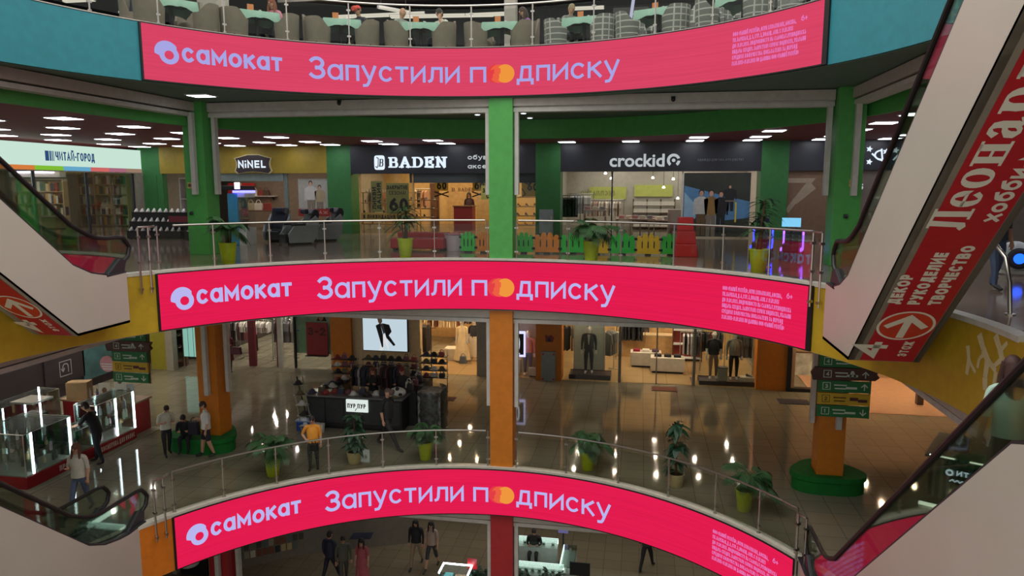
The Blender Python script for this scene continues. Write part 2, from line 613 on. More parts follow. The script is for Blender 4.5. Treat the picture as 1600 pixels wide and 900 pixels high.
# ------------------------------------------------------------------ the building's shell
M_soff = mat('dark_green_soffit_paint', (84, 110, 90), .6)
M_beam = mat('grey_painted_beam', (188, 182, 172), .5)
M_rail = mat('pale_grey_shutter_rail', (200, 198, 190), .45)
M_gap = mat('dark_gap', (35, 34, 33), .8)
M_kerb = mat('pale_stone_kerb', (205, 200, 185), .4)
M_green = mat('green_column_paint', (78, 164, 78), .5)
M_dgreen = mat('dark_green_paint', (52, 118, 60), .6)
M_orange = mat('orange_column_paint', (206, 120, 20), .5)
M_red = mat('red_column_paint', (168, 38, 42), .5)
M_teal = mat('teal_fascia_paint', (40, 130, 142), .55)
M_yell = mat('yellow_fascia_paint', (190, 156, 36), .5)
M_yolk = mat('ochre_sign_band', (158, 134, 36), .55)
M_orf = mat('orange_fascia_paint', (215, 120, 30), .5)
M_floor_o = tiles('polished_beige_stone_tiles', (136, 129, 110), (130, 123, 105), .6, .05, .45)
M_floor_g = tiles('polished_pinkish_stone_tiles', (138, 118, 104), (130, 112, 98), .6, .1, .45)
M_floor_r = tiles('polished_brown_stone_tiles', (128, 116, 96), (122, 110, 91), .6, .14, .5)
M_ceil = mat('dark_red_slatted_ceiling', (128, 54, 58), .6)
M_wall = mat('grey_beige_wall', (150, 142, 128), .6)
M_dark = mat('dark_interior', (52, 50, 52), .7)
M_white = mat('white_paint', (222, 220, 214), .5)
M_cream = mat('cream_wall', (214, 190, 150), .55)
M_steel = mat('brushed_steel', (190, 186, 178), .3, 1.0, var=.04)
M_blk = mat('black_rubber', (28, 27, 28), .5)
M_char = mat('charcoal_plastic', (44, 44, 48), .5)
G_rail = glass('railing_glass', (.88, .9, .87), .35)
G_esc = glass('escalator_glass', (.74, .8, .75), .6)
G_shop = glass('shop_glass', (.9, .92, .9), .45)
G_case = glass('display_case_glass', (.9, .94, .93), .7)

# ceiling slats
nt = M_ceil.node_tree
_wv = nt.nodes.new('ShaderNodeTexWave')
_wv.inputs['Scale'].default_value = 4.0
_tc = nt.nodes.new('ShaderNodeTexCoord')
_bp = nt.nodes.new('ShaderNodeBump')
_bp.inputs['Strength'].default_value = .6
nt.links.new(_tc.outputs['Object'], _wv.inputs['Vector'])
nt.links.new(_wv.outputs['Fac'], _bp.inputs['Height'])
nt.links.new(_bp.outputs[0], nt.nodes['Principled BSDF'].inputs['Normal'])


def slab(name, z1, z0, m, label, rad=RR + .06):
    poly = [(-24, -14), (-24, 26), (24, 26), (24, -14), (8.6, -14), (8.6, -.6), (rad, -.6)]
    poly += [(rad * math.cos(R_(a)), rad * math.sin(R_(a))) for a in range(0, 181, 3)]
    poly += [(-rad, -.6), (-8.6, -.6), (-8.6, -14)]
    return struct(name, MB().prism(poly, 'z', z0, z1), m, label)


slab('floor_upper', ZT, 4.05, M_soff, 'upper gallery slab with dark green underside, the café stands on it')
slab('floor_middle', ZG, -1.25, M_floor_g, 'polished floor of the green storey with shops')
slab('floor_lower', ZO, -6.78, M_floor_o, 'polished beige floor of the orange storey')
struct('floor_ground', MB().box(-26, 26, -16, 28, ZR - .3, ZR), M_floor_r, 'polished brown floor at the bottom of the atrium')
# café floor finish
_p = [(-24, 26), (24, 26), (24, 0), (8.3, 0)] + [(8.3 * math.cos(R_(a)), 8.3 * math.sin(R_(a))) for a in range(0, 181, 4)] + [(-8.3, 0), (-24, 0)]
struct('floor_cafe', MB().prism(_p, 'z', ZT, ZT + .01), mat('brown_floor_covering', (70, 58, 50), .4), 'brown floor covering of the café gallery')

A_L, A_R = 150.4, 33.7
for nm, lab, zb, zt, m in (('upper', 'teal', 4.0, 5.17, M_teal), ('middle', 'yellow', -1.3, -.03, M_yell), ('lower', 'orange', -6.82, -5.55, M_orf)):
    for side, a0, a1 in (('left', A_L + .25, 186), ('right', -6, A_R - .75)):
        b = MB().arc(RR - .03, RR + .05, zb, zt, a0, a1, 30)
        struct('trim_%s_%s' % (nm, side), b, m, '%s painted fascia of the %s gallery, curving on %s of the screen' % (lab, nm, side))
for nm, z in (('upper', ZT), ('middle', ZG), ('lower', ZO)):
    struct('trim_kerb_' + nm, MB().arc(RR - .04, RR + .17, z - (.02 if nm == 'upper' else .045), z + (.0 if nm == 'upper' else .03), -4, 184, 120), M_beam if nm == 'upper' else M_kerb, 'pale stone kerb under the %s glass railing' % nm)
for nm, z in (('upper', 4.0), ('middle', -1.3), ('lower', -6.82)):
    struct('trim_lip_' + nm, MB().arc(RR + .02, RR + .3, z - .02, z + .06, -4, 184, 120), M_soff if nm == 'upper' else M_beam)

# grid columns with pale shutter rails beside them
cols = [(-8.4, 8.12), (-.1, 8.24), (8.02, 8.1)]
for lv, z0, z1, m, nm in (('green', ZG, 4.06, M_green, 'middle'), ('orange', ZO, -1.25, M_orange, 'lower'), ('red', ZR, -6.78, M_red, 'ground'), ('grey', ZT, 9.0, M_beam, 'upper')):
    for i, (x, y) in enumerate(cols):
        if lv == 'grey' and i != 1:
            y += 1.0
        if lv == 'grey' and i == 1:
            continue
        struct('column_%s_%s' % (lv, ('left', 'middle', 'right')[i]), MB().box(x - .3, x + .3, y - .3, y + .3, z0, z1), m, '%s painted square column, %s of the three at the atrium edge' % (lv, ('left one', 'middle one', 'right one')[i]), bevel=.01)
for lv, zt, zb in (('middle', 4.03, 3.66), ('lower', -1.27, -1.66), ('ground', -6.8, -7.2)):
    zrail = {'middle': 1.62, 'lower': -3.9, 'ground': -11}[lv]
    for (xa, ya), (xb, yb), nm in (((-8.1, 8.12), (-.4, 8.12), 'left'), ((.2, 8.12), (7.7, 8.12), 'right')):
        struct('beam_%s_%s' % (lv, nm), MB().box(xa, xb, 8.05, 8.4, zb + .14, zt), M_beam, 'grey beam carrying the fire curtain, %s span at the %s storey' % (nm, lv))
        struct('trim_curtain_%s_%s' % (lv, nm), MB().box(xa, xb, 8.09, 8.36, zb, zb + .1).box(xa, xb, 8.14, 8.3, zb + .1, zb + .14), M_rail, 'pale fire curtain rail under the grey beam, %s span, %s storey' % (nm, lv))
    for s, nm in ((-1, 'left'), (1, 'right')):
        x = s * 8.18 if s > 0 else -8.5
        struct('beam_%s_side_%s' % (lv, nm), MB().box(x - .18, x + .18, -12, 8.0, zb + .14, zt), M_beam, 'grey beam running towards the viewer along the %s side, %s storey' % (nm, lv))
        struct('trim_curtain_%s_side_%s' % (lv, nm), MB().box(x - .14, x + .14, -12, 7.8, zb, zb + .1), M_rail)
    # upright rails
    ur = [(-.47, 8.2, 'beside_middle_column_west'), (.27, 8.2, 'beside_middle_column_east'), (-7.98, 8.2, 'beside_left_column'), (7.62, 8.2, 'beside_right_column')]
    for x, y, nm in ur:
        struct('trim_upright_%s_%s' % (lv, nm), MB().box(x - .05, x + .05, y - .1, y + .06, zrail, zb + .1), M_rail)
    for x, nm in ((-8.35, 'left'), (8.12, 'right')):
        struct('trim_upright_%s_side_%s' % (lv, nm), MB().box(x - .06, x + .06, 7.65, 7.78, zrail if lv != 'middle' else 1.62, zb + .1), M_rail)

# curved green bulkhead and dark red ceiling of the green storey
BC, BR = (0, 5.6), 8.75
bk = MB().arc(BR, BR + .12, 3.42, 4.04, 0, 180, 60, c=BC)
bk.box(BC[0] - BR - .12, BC[0] - BR, -14, BC[1], 3.42, 4.04).box(BC[0] + BR, BC[0] + BR + .12, -14, BC[1], 3.42, 4.04)
struct('trim_bulkhead', bk, M_green, 'curved green bulkhead above the green storey gallery')
_p = [(-24, -14), (-24, 26), (24, 26), (24, -14), (BC[0] + BR + .1, -14)] + [(BC[0] + (BR + .1) * math.cos(R_(a)), BC[1] + (BR + .1) * math.sin(R_(a))) for a in range(0, 181, 4)] + [(BC[0] - BR - .1, -14)]
struct('ceiling_middle', MB().prism(_p, 'z', 3.42, 3.48), M_ceil, 'dark red slatted ceiling over the green storey gallery')
struct('ceiling_lower', MB().prism([(x * 1.0, y) for x, y in _p], 'z', -1.75, -1.7), mat('beige_ceiling', (120, 112, 100), .6), 'ceiling of the orange storey')
struct('ceiling_ground', MB().prism([(x * 1.0, y) for x, y in _p], 'z', -7.3, -7.25), MATS['beige_ceiling'], 'ceiling of the red storey')
# café ceiling and walls far behind
struct('ceiling_cafe', MB().box(-24, 24, 9, 26, 8.9, 9.0), mat('dark_grey_ceiling', (104, 104, 108), .6))
struct('wall_cafe_back', MB().box(-24, 24, 20, 20.2, ZT, 9), mat('dark_blue_grey_wall', (112, 114, 124), .6))
for s, nm in ((-1, 'left'), (1, 'right')):
    struct('wall_cafe_' + nm, MB().box(s * 20 - .1, s * 20 + .1, 0, 20, ZT, 9), MATS['dark_blue_grey_wall'])
for nm, z0, z1 in (('middle', 0, 3.42), ('lower', ZO, -1.7), ('ground', ZR, -7.25)):
    for s, sn in ((-1, 'left'), (1, 'right')):
        if nm == 'middle' and s < 0:
            continue
        struct('wall_%s_%s' % (nm, sn), MB().box(s * 17.0 - .1, s * 17.0 + .1, -14, 25, z0, z1), M_dark)
    struct('wall_%s_back' % nm, MB().box(-24, 24, 25, 25.2, z0, z1), M_wall)

# ------------------------------------------------------------------ the three curved screens
C_text = glow('screen_lilac_white', (184, 180, 238), 1.0)
C_text_top = glow('screen_lilac_white_upper', (166, 164, 226), 1.0)
C_or1 = glow('screen_orange_circle', (238, 150, 62), 1.0)
C_or2 = glow('screen_orange_ghost', (236, 96, 66), 1.0)
C_or3 = glow('screen_red_ghost', (226, 62, 70), 1.0)
C_pink = glow('screen_pink_print', (226, 120, 190), 1.0)
M_frame = mat('black_screen_frame', (24, 22, 24), .5)
SMALL = ['ООО «УМНЫЙ РИТЕЙЛ», ОГРН 1177847261602, МОСКВА,', 'УЛ. БАРКЛАЯ, Д. 6, СТР. 3, ПОМЕЩ. 4/7Н. С 19.03.2025', 'ДО 19.09.2025. ПОДРОБНОСТИ НА САМОКАТ.РУ/ПОДПИСКА',
         'ВЫДАЧА СКИДКИ. ЗАПУСТИЛИ СЕРВИС ПОДПИСКИ, УКАЗАНЫ', 'СРЕДНИЕ КОЛИЧЕСТВА ПОКАЗАТЕЛИ ЗА ПЕРИОД', '19.03.2025-19.09.2025 ПО ДАННЫМ ООО «УМНЫЙ РИТЕЙЛ»']


def led_screen(zb, zt, red, label, tm):
    H = zt - zb
    t = thing('curved_led_screen', label, 'screen', (0, RR, zb))
    MB().arc(RR - .07, RR - .035, zb, zt, A_R, A_L, 140).build('display_panel', red, t, smooth=False)
    fr = MB().arc(RR - .075, RR + .02, zb - .02, zt + .02, A_L, A_L + .3, 2).arc(RR - .075, RR + .02, zb - .02, zt + .02, A_R - .8, A_R, 2)
    fr.arc(RR - .072, RR + .02, zt, zt + .025, A_R, A_L, 140).arc(RR - .072, RR + .02, zb - .025, zb, A_R, A_L, 140)
    fr.build('screen_frame', M_frame, t)

    def f(u, v):                                  # u = metres along the arc from the left end, v = metres up
        a = R_(A_L) - u / RR
        return ((RR - .078) * math.cos(a), (RR - .078) * math.sin(a), zb + v * H / 1.217)

    def U(px):                                    # column of the middle screen in the photograph -> metres along the arc
        return (R_(A_L) - ring_angle(px, 440)) * RR
    m = MB()
    # winged ring emblem
    ux, uy, r = U(284.5), .59, .205
    ringd(m, f, ux, uy, r * .48, r, 0)
    wing = _el(ux - .05, uy + .055, .255, .255, 35, 190, 24)
    inner = _el(ux, uy, r * .97, r * .97, 35, 190, 24)
    for i in range(len(wing) - 1):
        fpoly(m, f, [wing[i], wing[i + 1], inner[i + 1], inner[i]], 0)
    m.build('winged_ring_emblem', tm, t, flip=False)
    m = MB()
    strokes(m, 'самокат', f, U(303.5), .475, .335, .082, gap=.13, fit=U(454.5) - U(303.5))
    m.build('name_lettering', tm, t, flip=False)
    m = MB()
    strokes(m, 'З', f, U(495), .345, .56, .085, fit=U(519.5) - U(495))
    strokes(m, 'апустили', f, U(522), .345, .40, .072, gap=.16, fit=U(722) - U(522))
    m.build('slogan_word', tm, t, flip=False)
    m = MB()
    strokes(m, 'п', f, U(737.5), .345, .40, .072, fit=U(762) - U(737.5))
    m.build('slogan_word', tm, t, flip=False)
    m = MB()
    strokes(m, 'дписку', f, U(808), .345, .40, .072, gap=.16, fit=U(963) - U(808))
    m.build('slogan_word', tm, t, flip=False)
    m = MB()

    def f2(k):
        def g(u, v):
            a = R_(A_L) - u / RR
            return ((RR - .079 - k * .001) * math.cos(a), (RR - .079 - k * .001) * math.sin(a), zb + v * H / 1.217)
        return g
    r = .235
    disc(m, f2(0), U(776.5), .56, r, mi=2)
    disc(m, f2(1), U(781.5), .56, r, mi=1)
    disc(m, f2(2), U(790.5), .56, r, mi=0)
    m.build('sliding_circle', [C_or1, C_or2, C_or3], t, flip=False)
    for i, s in enumerate(SMALL):
        m = MB()
        wd = (U(1243 - (0, 4, 0, 0, 12, 10)[i] - (16 if i < 2 else 0)) - U(1133))
        strokes(m, s, f, U(1133), .90 - i * .125, .088, .017, gap=.3, fit=wd)
        m.build('small_print_line', C_pink, t, flip=False)
    m = MB()
    disc_u = U(1238.5)
    strokes(m, '6+', f, disc_u - .06, .915, .11, .02, gap=.1)
    m.build('age_mark', C_pink, t, flip=False)
    return t


LED_R = glow('led_screen_red', (226, 28, 78), 1.0, .06)
LED_T = glow('led_screen_red_glare', (216, 68, 100), 1.0, .05)  # paler red: glare at this viewing angle is mixed into the screen colour
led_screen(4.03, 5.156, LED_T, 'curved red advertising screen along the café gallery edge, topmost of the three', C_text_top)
led_screen(-1.267, -.05, LED_R, 'curved red advertising screen under the green storey railing, middle of the three', C_text)
led_screen(-6.796, -5.57, LED_R, 'curved red advertising screen under the orange storey railing, lowest of the three', C_text)

# ------------------------------------------------------------------ glass railings


def railing(z, angs, label, ends=(0, 0), top=.985):
    """angs: post angles in degrees; steel posts, glass between, round handrail"""
    r = RR + .06
    a0, a1 = angs[0], angs[-1]
    am = R_((a0 + a1) / 2)
    t = thing('glass_railing', label, 'railing', (r * math.cos(am), r * math.sin(am), z))
    hp = []
    n = max(8, int(abs(a1 - a0) / 2))
    for i in range(n + 1):
        a = R_(a0 - ends[0] + (a1 + ends[1] - a0 + ends[0]) * i / n)
        hp.append((r * math.cos(a), r * math.sin(a), z + top))
    MB().tube(hp, .024, 8).build('handrail', M_steel, t, smooth=True)
    for a in angs:
        a = R_(a)
        p = Vector((r * math.cos(a), r * math.sin(a), z))
        mb = MB().tube([p + Vector((0, 0, .02)), p + Vector((0, 0, top))], .019, 8)
        n_ = Vector((math.cos(a), math.sin(a), 0))
        mb.tube([p + Vector((0, 0, .02)), p + Vector((0, 0, .05))], .04, 8)
        for zz in (.2, .8):
            tang = Vector((-n_.y, n_.x, 0))
            mb.cbox(p + Vector((0, 0, zz)), (.09, .03, .04), rz=math.atan2(tang.y, tang.x))
        mb.build('post', M_steel, t, smooth=True)
    for i in range(len(angs) - 1):
        mb = MB()
        b0, b1 = angs[i] + .3 * (1 if angs[i + 1] > angs[i] else -1), angs[i + 1] - .3 * (1 if angs[i + 1] > angs[i] else -1)
        mb.arc(r - .006, r + .006, z + .08, z + top - .09, min(b0, b1), max(b0, b1), 6)
        mb.build('glass_panel', G_rail, t)
    return t


def rang(xs, y):
    return [math.degrees(ring_angle(x, y)) for x in xs]


railing(ZT, rang([20, 50, 98, 146, 198, 251, 301, 353, 401, 450, 498, 546, 594, 641, 688, 736, 784, 831, 879, 926, 973, 1021, 1066, 1110, 1155, 1199, 1242, 1285, 1330, 1385, 1440], 60)[1::2], 'glass railing with steel posts in front of the café tables', (1, 1))
railing(ZG, rang([250, 337, 424, 509, 594, 679, 761], 410), 'glass railing of the green storey left of the middle column', (2.5, .4))
railing(ZG, rang([806, 886, 968, 1050, 1126, 1198, 1264], 420), 'glass railing of the green storey right of the middle column', (.4, 0))
railing(ZO, rang([271, 350, 433, 515, 599, 682, 762], 745), 'glass railing of the orange storey left of the middle column', (0, .4))
railing(ZO, rang([806, 883, 964, 1042, 1116, 1185, 1245], 770), 'glass railing of the orange storey right of the middle column', (.4, 0))

# steel end gates beside the escalators
for z, a, s, lab in ((ZG, 150.6, 1, 'steel end posts of the green storey railing beside the left escalator'), (ZG, 34.0, -1, 'steel end posts of the green storey railing beside the right escalator'),
                     (ZO, 151.0, 1, 'steel end posts of the orange storey railing beside the left escalator'), (ZO, 33.8, -1, 'steel end posts of the orange storey railing beside the right escalator')):
    t = thing('railing_end', lab, 'railing', (RR * math.cos(R_(a)), RR * math.sin(R_(a)), z))
    pts = []
    for k in range(2):
        aa = R_(a + s * (1.0 + k * 1.6))
        p = Vector(((RR - .12) * math.cos(aa), (RR - .12) * math.sin(aa), z))
        mb = MB().tube([p + Vector((0, 0, -.42)), p + Vector((0, 0, .98))], .022, 8)
        for zz in (-.32, .25, .78):
            mb.cbox(p + Vector((0, 0, zz)), (.1, .05, .05), rz=aa)
        mb.build('post', M_steel, t, smooth=True)
        pts.append(p + Vector((0, 0, .985)))
    aa = R_(a - s * .4)
    MB().tube([Vector(((RR + .02) * math.cos(aa), (RR + .02) * math.sin(aa), z + .985))] + pts, .022, 8).build('handrail', M_steel, t, smooth=True)
# ------------------------------------------------------------------ escalators
M_clad = mat('white_escalator_cladding', (188, 181, 168), .4, var=.03, scale=1.2)
M_edge = mat('taupe_edge_strip', (150, 138, 120), .45)
M_ad = mat('red_advert_film', (200, 36, 46), .4, var=.05)
M_adtxt = mat('cream_advert_lettering', (246, 238, 218), .5, var=.02)
M_addisc = mat('orange_red_advert_disc', (222, 70, 44), .45)
M_step = mat('ribbed_grey_step', (96, 96, 96), .35, .6)
M_comb = mat('steel_comb_plate', (120, 120, 118), .6, .6)
M_lamp = mat('warm_skirt_lamp', (226, 150, 96), .3, .3)


def escalator(label, xi, xo, deck, low, hand, ad=None, z_bottom=0.0):
    """xi inner side (atrium), xo outer side; deck/low/hand are (y, z) lines in the escalator's own vertical plane"""
    sgn = 1 if xo > xi else -1
    t = thing('escalator', label, 'escalator', ((xi + xo) / 2, deck[0][0], z_bottom))
    poly = deck + low[::-1]
    th = .09
    MB().prism(poly, 'x', xi, xi + sgn * th).build('inner_side_cladding', M_clad, t)
    MB().prism(poly, 'x', xo - sgn * th, xo).build('outer_side_cladding', M_clad, t)
    # soffit
    mb = MB()
    for (y0, z0), (y1, z1) in zip(low[:-1], low[1:]):
        mb.add([(xi, y0, z0), (xo, y0, z0), (xo, y1, z1), (xi, y1, z1), (xi, y0, z0 + .05), (xo, y0, z0 + .05), (xo, y1, z1 + .05), (xi, y1, z1 + .05)],
               [(0, 1, 2, 3), (4, 5, 6, 7), (0, 1, 5, 4), (1, 2, 6, 5), (2, 3, 7, 6), (3, 0, 4, 7)])
    mb.build('soffit', M_edge, t)
    # decks (skirt tops), thin dark edge line
    for xa, nm in ((xi, 'inner_deck'), (xo - sgn * .2, 'outer_deck')):
        mb = MB()
        for (y0, z0), (y1, z1) in zip(deck[:-1], deck[1:]):
            mb.add([(xa, y0, z0), (xa + sgn * .2, y0, z0), (xa + sgn * .2, y1, z1), (xa, y1, z1)] + [(xa, y0, z0 + .03), (xa + sgn * .2, y0, z0 + .03), (xa + sgn * .2, y1, z1 + .03), (xa, y1, z1 + .03)],
                   [(0, 1, 2, 3), (4, 5, 6, 7), (0, 1, 5, 4), (1, 2, 6, 5), (2, 3, 7, 6), (3, 0, 4, 7)])
        mb.build(nm, M_char, t)
    # steps
    mb = MB()
    y, z = deck[-3][0], deck[-3][1]
    (ya, za), (yb, zb) = deck[-3], deck[-2]
    yy, zz = ya, za
    n = int(abs(zb - za) / .2)
    for i in range(n):
        f0, f1 = i / n, (i + 1) / n
        mb.box(min(xi, xo) + .22, max(xi, xo) - .22, yb * f1 + ya * (1 - f1), yb * f0 + ya * (1 - f0) + .02, za + (zb - za) * f0 - .32, za + (zb - za) * f1 - .12)
    mb.build('steps', M_step, t)
    MB().box(min(xi, xo) + .1, max(xi, xo) - .1, deck[3][0], deck[0][0] + .05, z_bottom - .1, z_bottom + .015).build('comb_plate', M_comb, t)
    if z_bottom > ZG - .01:
        MB().box(min(xi, xo) + (.5 if sgn > 0 else 0), max(xi, xo) - (0 if sgn > 0 else .4), deck[0][0] - .1, 3.62, z_bottom - .2, z_bottom - .1).build('landing_plate', M_comb, t)
    # balustrades
    for xb, nm in ((xi + sgn * .12, 'inner'), (xo - sgn * .12, 'outer')):
        mb = MB()
        hp = hand
        # glass between deck and handrail: sample along hand
        ys = [p[0] for p in hp]
        zs_top = [p[1] for p in hp]

        def deckz(yq):
            for (y0, z0), (y1, z1) in zip(deck[:-1], deck[1:]):
                if (y0 - yq) * (y1 - yq) <= 0 and abs(y0 - y1) > 1e-6:
                    return z0 + (z1 - z0) * (yq - y0) / (y1 - y0)
            return deck[0][1] if yq > deck[0][0] else deck[-1][1]
        top = [p for p in hp if p[1] > deckz(p[0]) + .05]
        polyg = top + [(p[0], deckz(p[0])) for p in top[::-1]]
        MB().prism(polyg, 'x', xb - .006, xb + .006).build('glass_balustrade', G_esc, t)
        MB().tube([(xb, y_, z_) for y_, z_ in hp], .042, 8).build('handrail', M_blk, t, smooth=True)
        # newel foot
        p0 = hp[0]
        MB().prism([(deck[0][0] + .02, deckz(deck[0][0])), (p0[0] + .05, p0[1] + .05), (p0[0] - .12, p0[1] + .1), (p0[0] - .5, deckz(p0[0] - .5) + .02)], 'x', xb - .06, xb + .06).build('newel_cap', M_char, t, bevel=.01)
    if ad:
        (y0, z0), (y1, z1) = low[1], low[2]
        d = Vector((0, y1 - y0, z1 - z0)).normalized()
        n_ = Vector((0, d.z, -d.y))
        if n_.z > 0:
            n_ = -n_
        o = Vector((0, y0, z0)) + n_ * .004
        L = (Vector((0, y1, z1)) - Vector((0, y0, z0))).length
        w_ = abs(xo - xi)
        # chart: u up the incline from the lower end, v from the west edge (v=0 at larger x, letters stand towards smaller x)
        xe = max(xi, xo)

        def ch(k):
            def f(u, v):
                p = o + d * u + n_ * (.002 * k)
                return (xe - v, p.y, p.z)
            return f
        mb = MB()
        quad(mb, ch(0), .02, .1, L - .05, w_ - .16)
        mb.build('advert_film', M_ad, t, flip=False)
        m = MB()
        # disc with arrow
        ringd(m, ch(1), 1.0, w_ / 2 - .02, .335, .37, 0)
        m.build('advert_disc_rim', M_adtxt, t, flip=False)
        m = MB()
        disc(m, ch(1), 1.0, w_ / 2 - .02, .335)
        m.build('advert_disc', M_addisc, t, flip=False)
        m = MB()
        f = ch(2)
        c = w_ / 2 - .02
        ribbon(m, [(.74, c), (1.2, c)], f, .1, .1)
        ribbon(m, [(1.0, c + .22), (1.22, c), (1.0, c - .22)], f, .1, .1)
        m.build('advert_arrow', M_adtxt, t, flip=False)
        m = MB()
        strokes(m, '4', f, .14, .56, .44, .1, fit=.42)
        strokes(m, 'этаж', f, .18, .24, .13, .028, fit=.42)
        m.build('floor_number', M_adtxt, t, flip=False)
        if ad == 'full':
            m = MB()
            for i, (s, ln) in enumerate((('ДЕКОР', .66), ('РУКОДЕЛИЕ', 1.12), ('ТВОРЧЕСТВО', 1.26))):
                strokes(m, s, f, 1.54, .72 - i * .25, .155, .042, gap=.16, fit=ln)
            m.build('advert_word_list', M_adtxt, t, flip=False)
            m = MB()
            strokes(m, 'Леонардо', f, 3.08, .44, .365, .095, gap=.1, thin=.32, serif=True, fit=2.8)
            m.build('advert_title', M_adtxt, t, flip=False)
            m = MB()
            strokes(m, 'хобби-маркет', f, 3.24, .16, .155, .042, gap=.16, fit=2.0)
            m.build('advert_subtitle', M_adtxt, t, flip=False)
    return t


def line(p, m, z):
    return (p[0] - (z - p[1]) / m, z)


def esc_profile(p_deck, p_low, m, y_land, zfl, y_low_land):
    """deck and underside lines for an escalator that rises by m towards the viewer"""
    top = zfl + 5.35
    d1 = p_deck
    deck = [(y_land, zfl + .03), (y_land - .55, zfl + .0), (line(d1, m, zfl + .06)[0] + .55, zfl + .03), (line(d1, m, zfl + .12)[0] + .2, zfl + .12)]
    deck += [line(d1, m, zfl + .32), line(d1, m, top - .25), (line(d1, m, top)[0] - .5, top), (line(d1, m, top)[0] - 2.2, top)]
    lo = [(y_land, p_low[1]), p_low, line(p_low, m, top - 1.25), (line(d1, m, top)[0] - 2.2, top - 1.25)]
    return deck, lo


def esc_hand(p, m, y_land, zfl, hz):
    a = line(p, m, zfl + hz)
    return [(y_land - .2, zfl + .22), (y_land - .02, zfl + .34), (y_land + .04, zfl + .52), (y_land - .02, zfl + hz - .14), (y_land - .14, zfl + hz - .02), (y_land - .34, zfl + hz),
            (a[0] + .5, zfl + hz), (a[0] + .25, zfl + hz + .03), (a[0] + .02, zfl + hz + .11), line(p, m, zfl + hz + .3), line(p, m, zfl + 5.35 + .55), (line(p, m, zfl + 5.35 + .7)[0] - .5, zfl + 5.35 + .75), (line(p, m, zfl + 5.35 + .7)[0] - 1.5, zfl + 5.35 + .75)]


dk, lo = esc_profile((1.3, .86), (1.43, -.78), .93, 3.0, .15, 0)
escalator('white escalator rising from the green storey on the right, red craft shop advert beneath it', 6.5, 7.5, dk, lo, esc_hand((1.19, 1.73), .92, 3.05, .15, .78), 'full', .15)
dk, lo = esc_profile((1.33, .57), (1.51, -.91), .87, 2.9, .08, 0)
escalator('white escalator rising from the green storey on the left, red arrow advert beneath it', -6.8, -7.75, dk, lo, esc_hand((1.08, 1.62), .83, 3.15, .08, .74), 'short', .08)
dk, lo = esc_profile((1.5, -4.94), (1.9, -6.77), .9, 3.45, ZO, 0)
escalator('white escalator rising from the orange storey on the left, below the other one', -7.2, -8.4, dk, lo, esc_hand((.71, -3.74), .88, 3.65, ZO, .76), None, ZO)
dk, lo = esc_profile((.62, -3.79), (1.6, -6.2), .875, 4.3, ZO, 0)
escalator('white escalator rising from the orange storey on the right, red screen mirrored in its glass', 6.6, 7.8, dk, lo, esc_hand((-.93, -1.62), .88, 4.2, ZO, .84), None, ZO)
# ------------------------------------------------------------------ people
SKIN = (196, 148, 120)


def limb(mb, pts, rad, n=10, mi=None):
    """one tapering limb through joints, rounded ends"""
    P = [Vector(p) for p in pts]
    q, r = [], []
    for i in range(len(P) - 1):
        for k in range(4):
            f = k / 4
            q.append(P[i].lerp(P[i + 1], f))
            r.append(rad[i] + (rad[i + 1] - rad[i]) * f)
    q.append(P[-1])
    r.append(rad[-1])
    mb.tube(q, r, n)


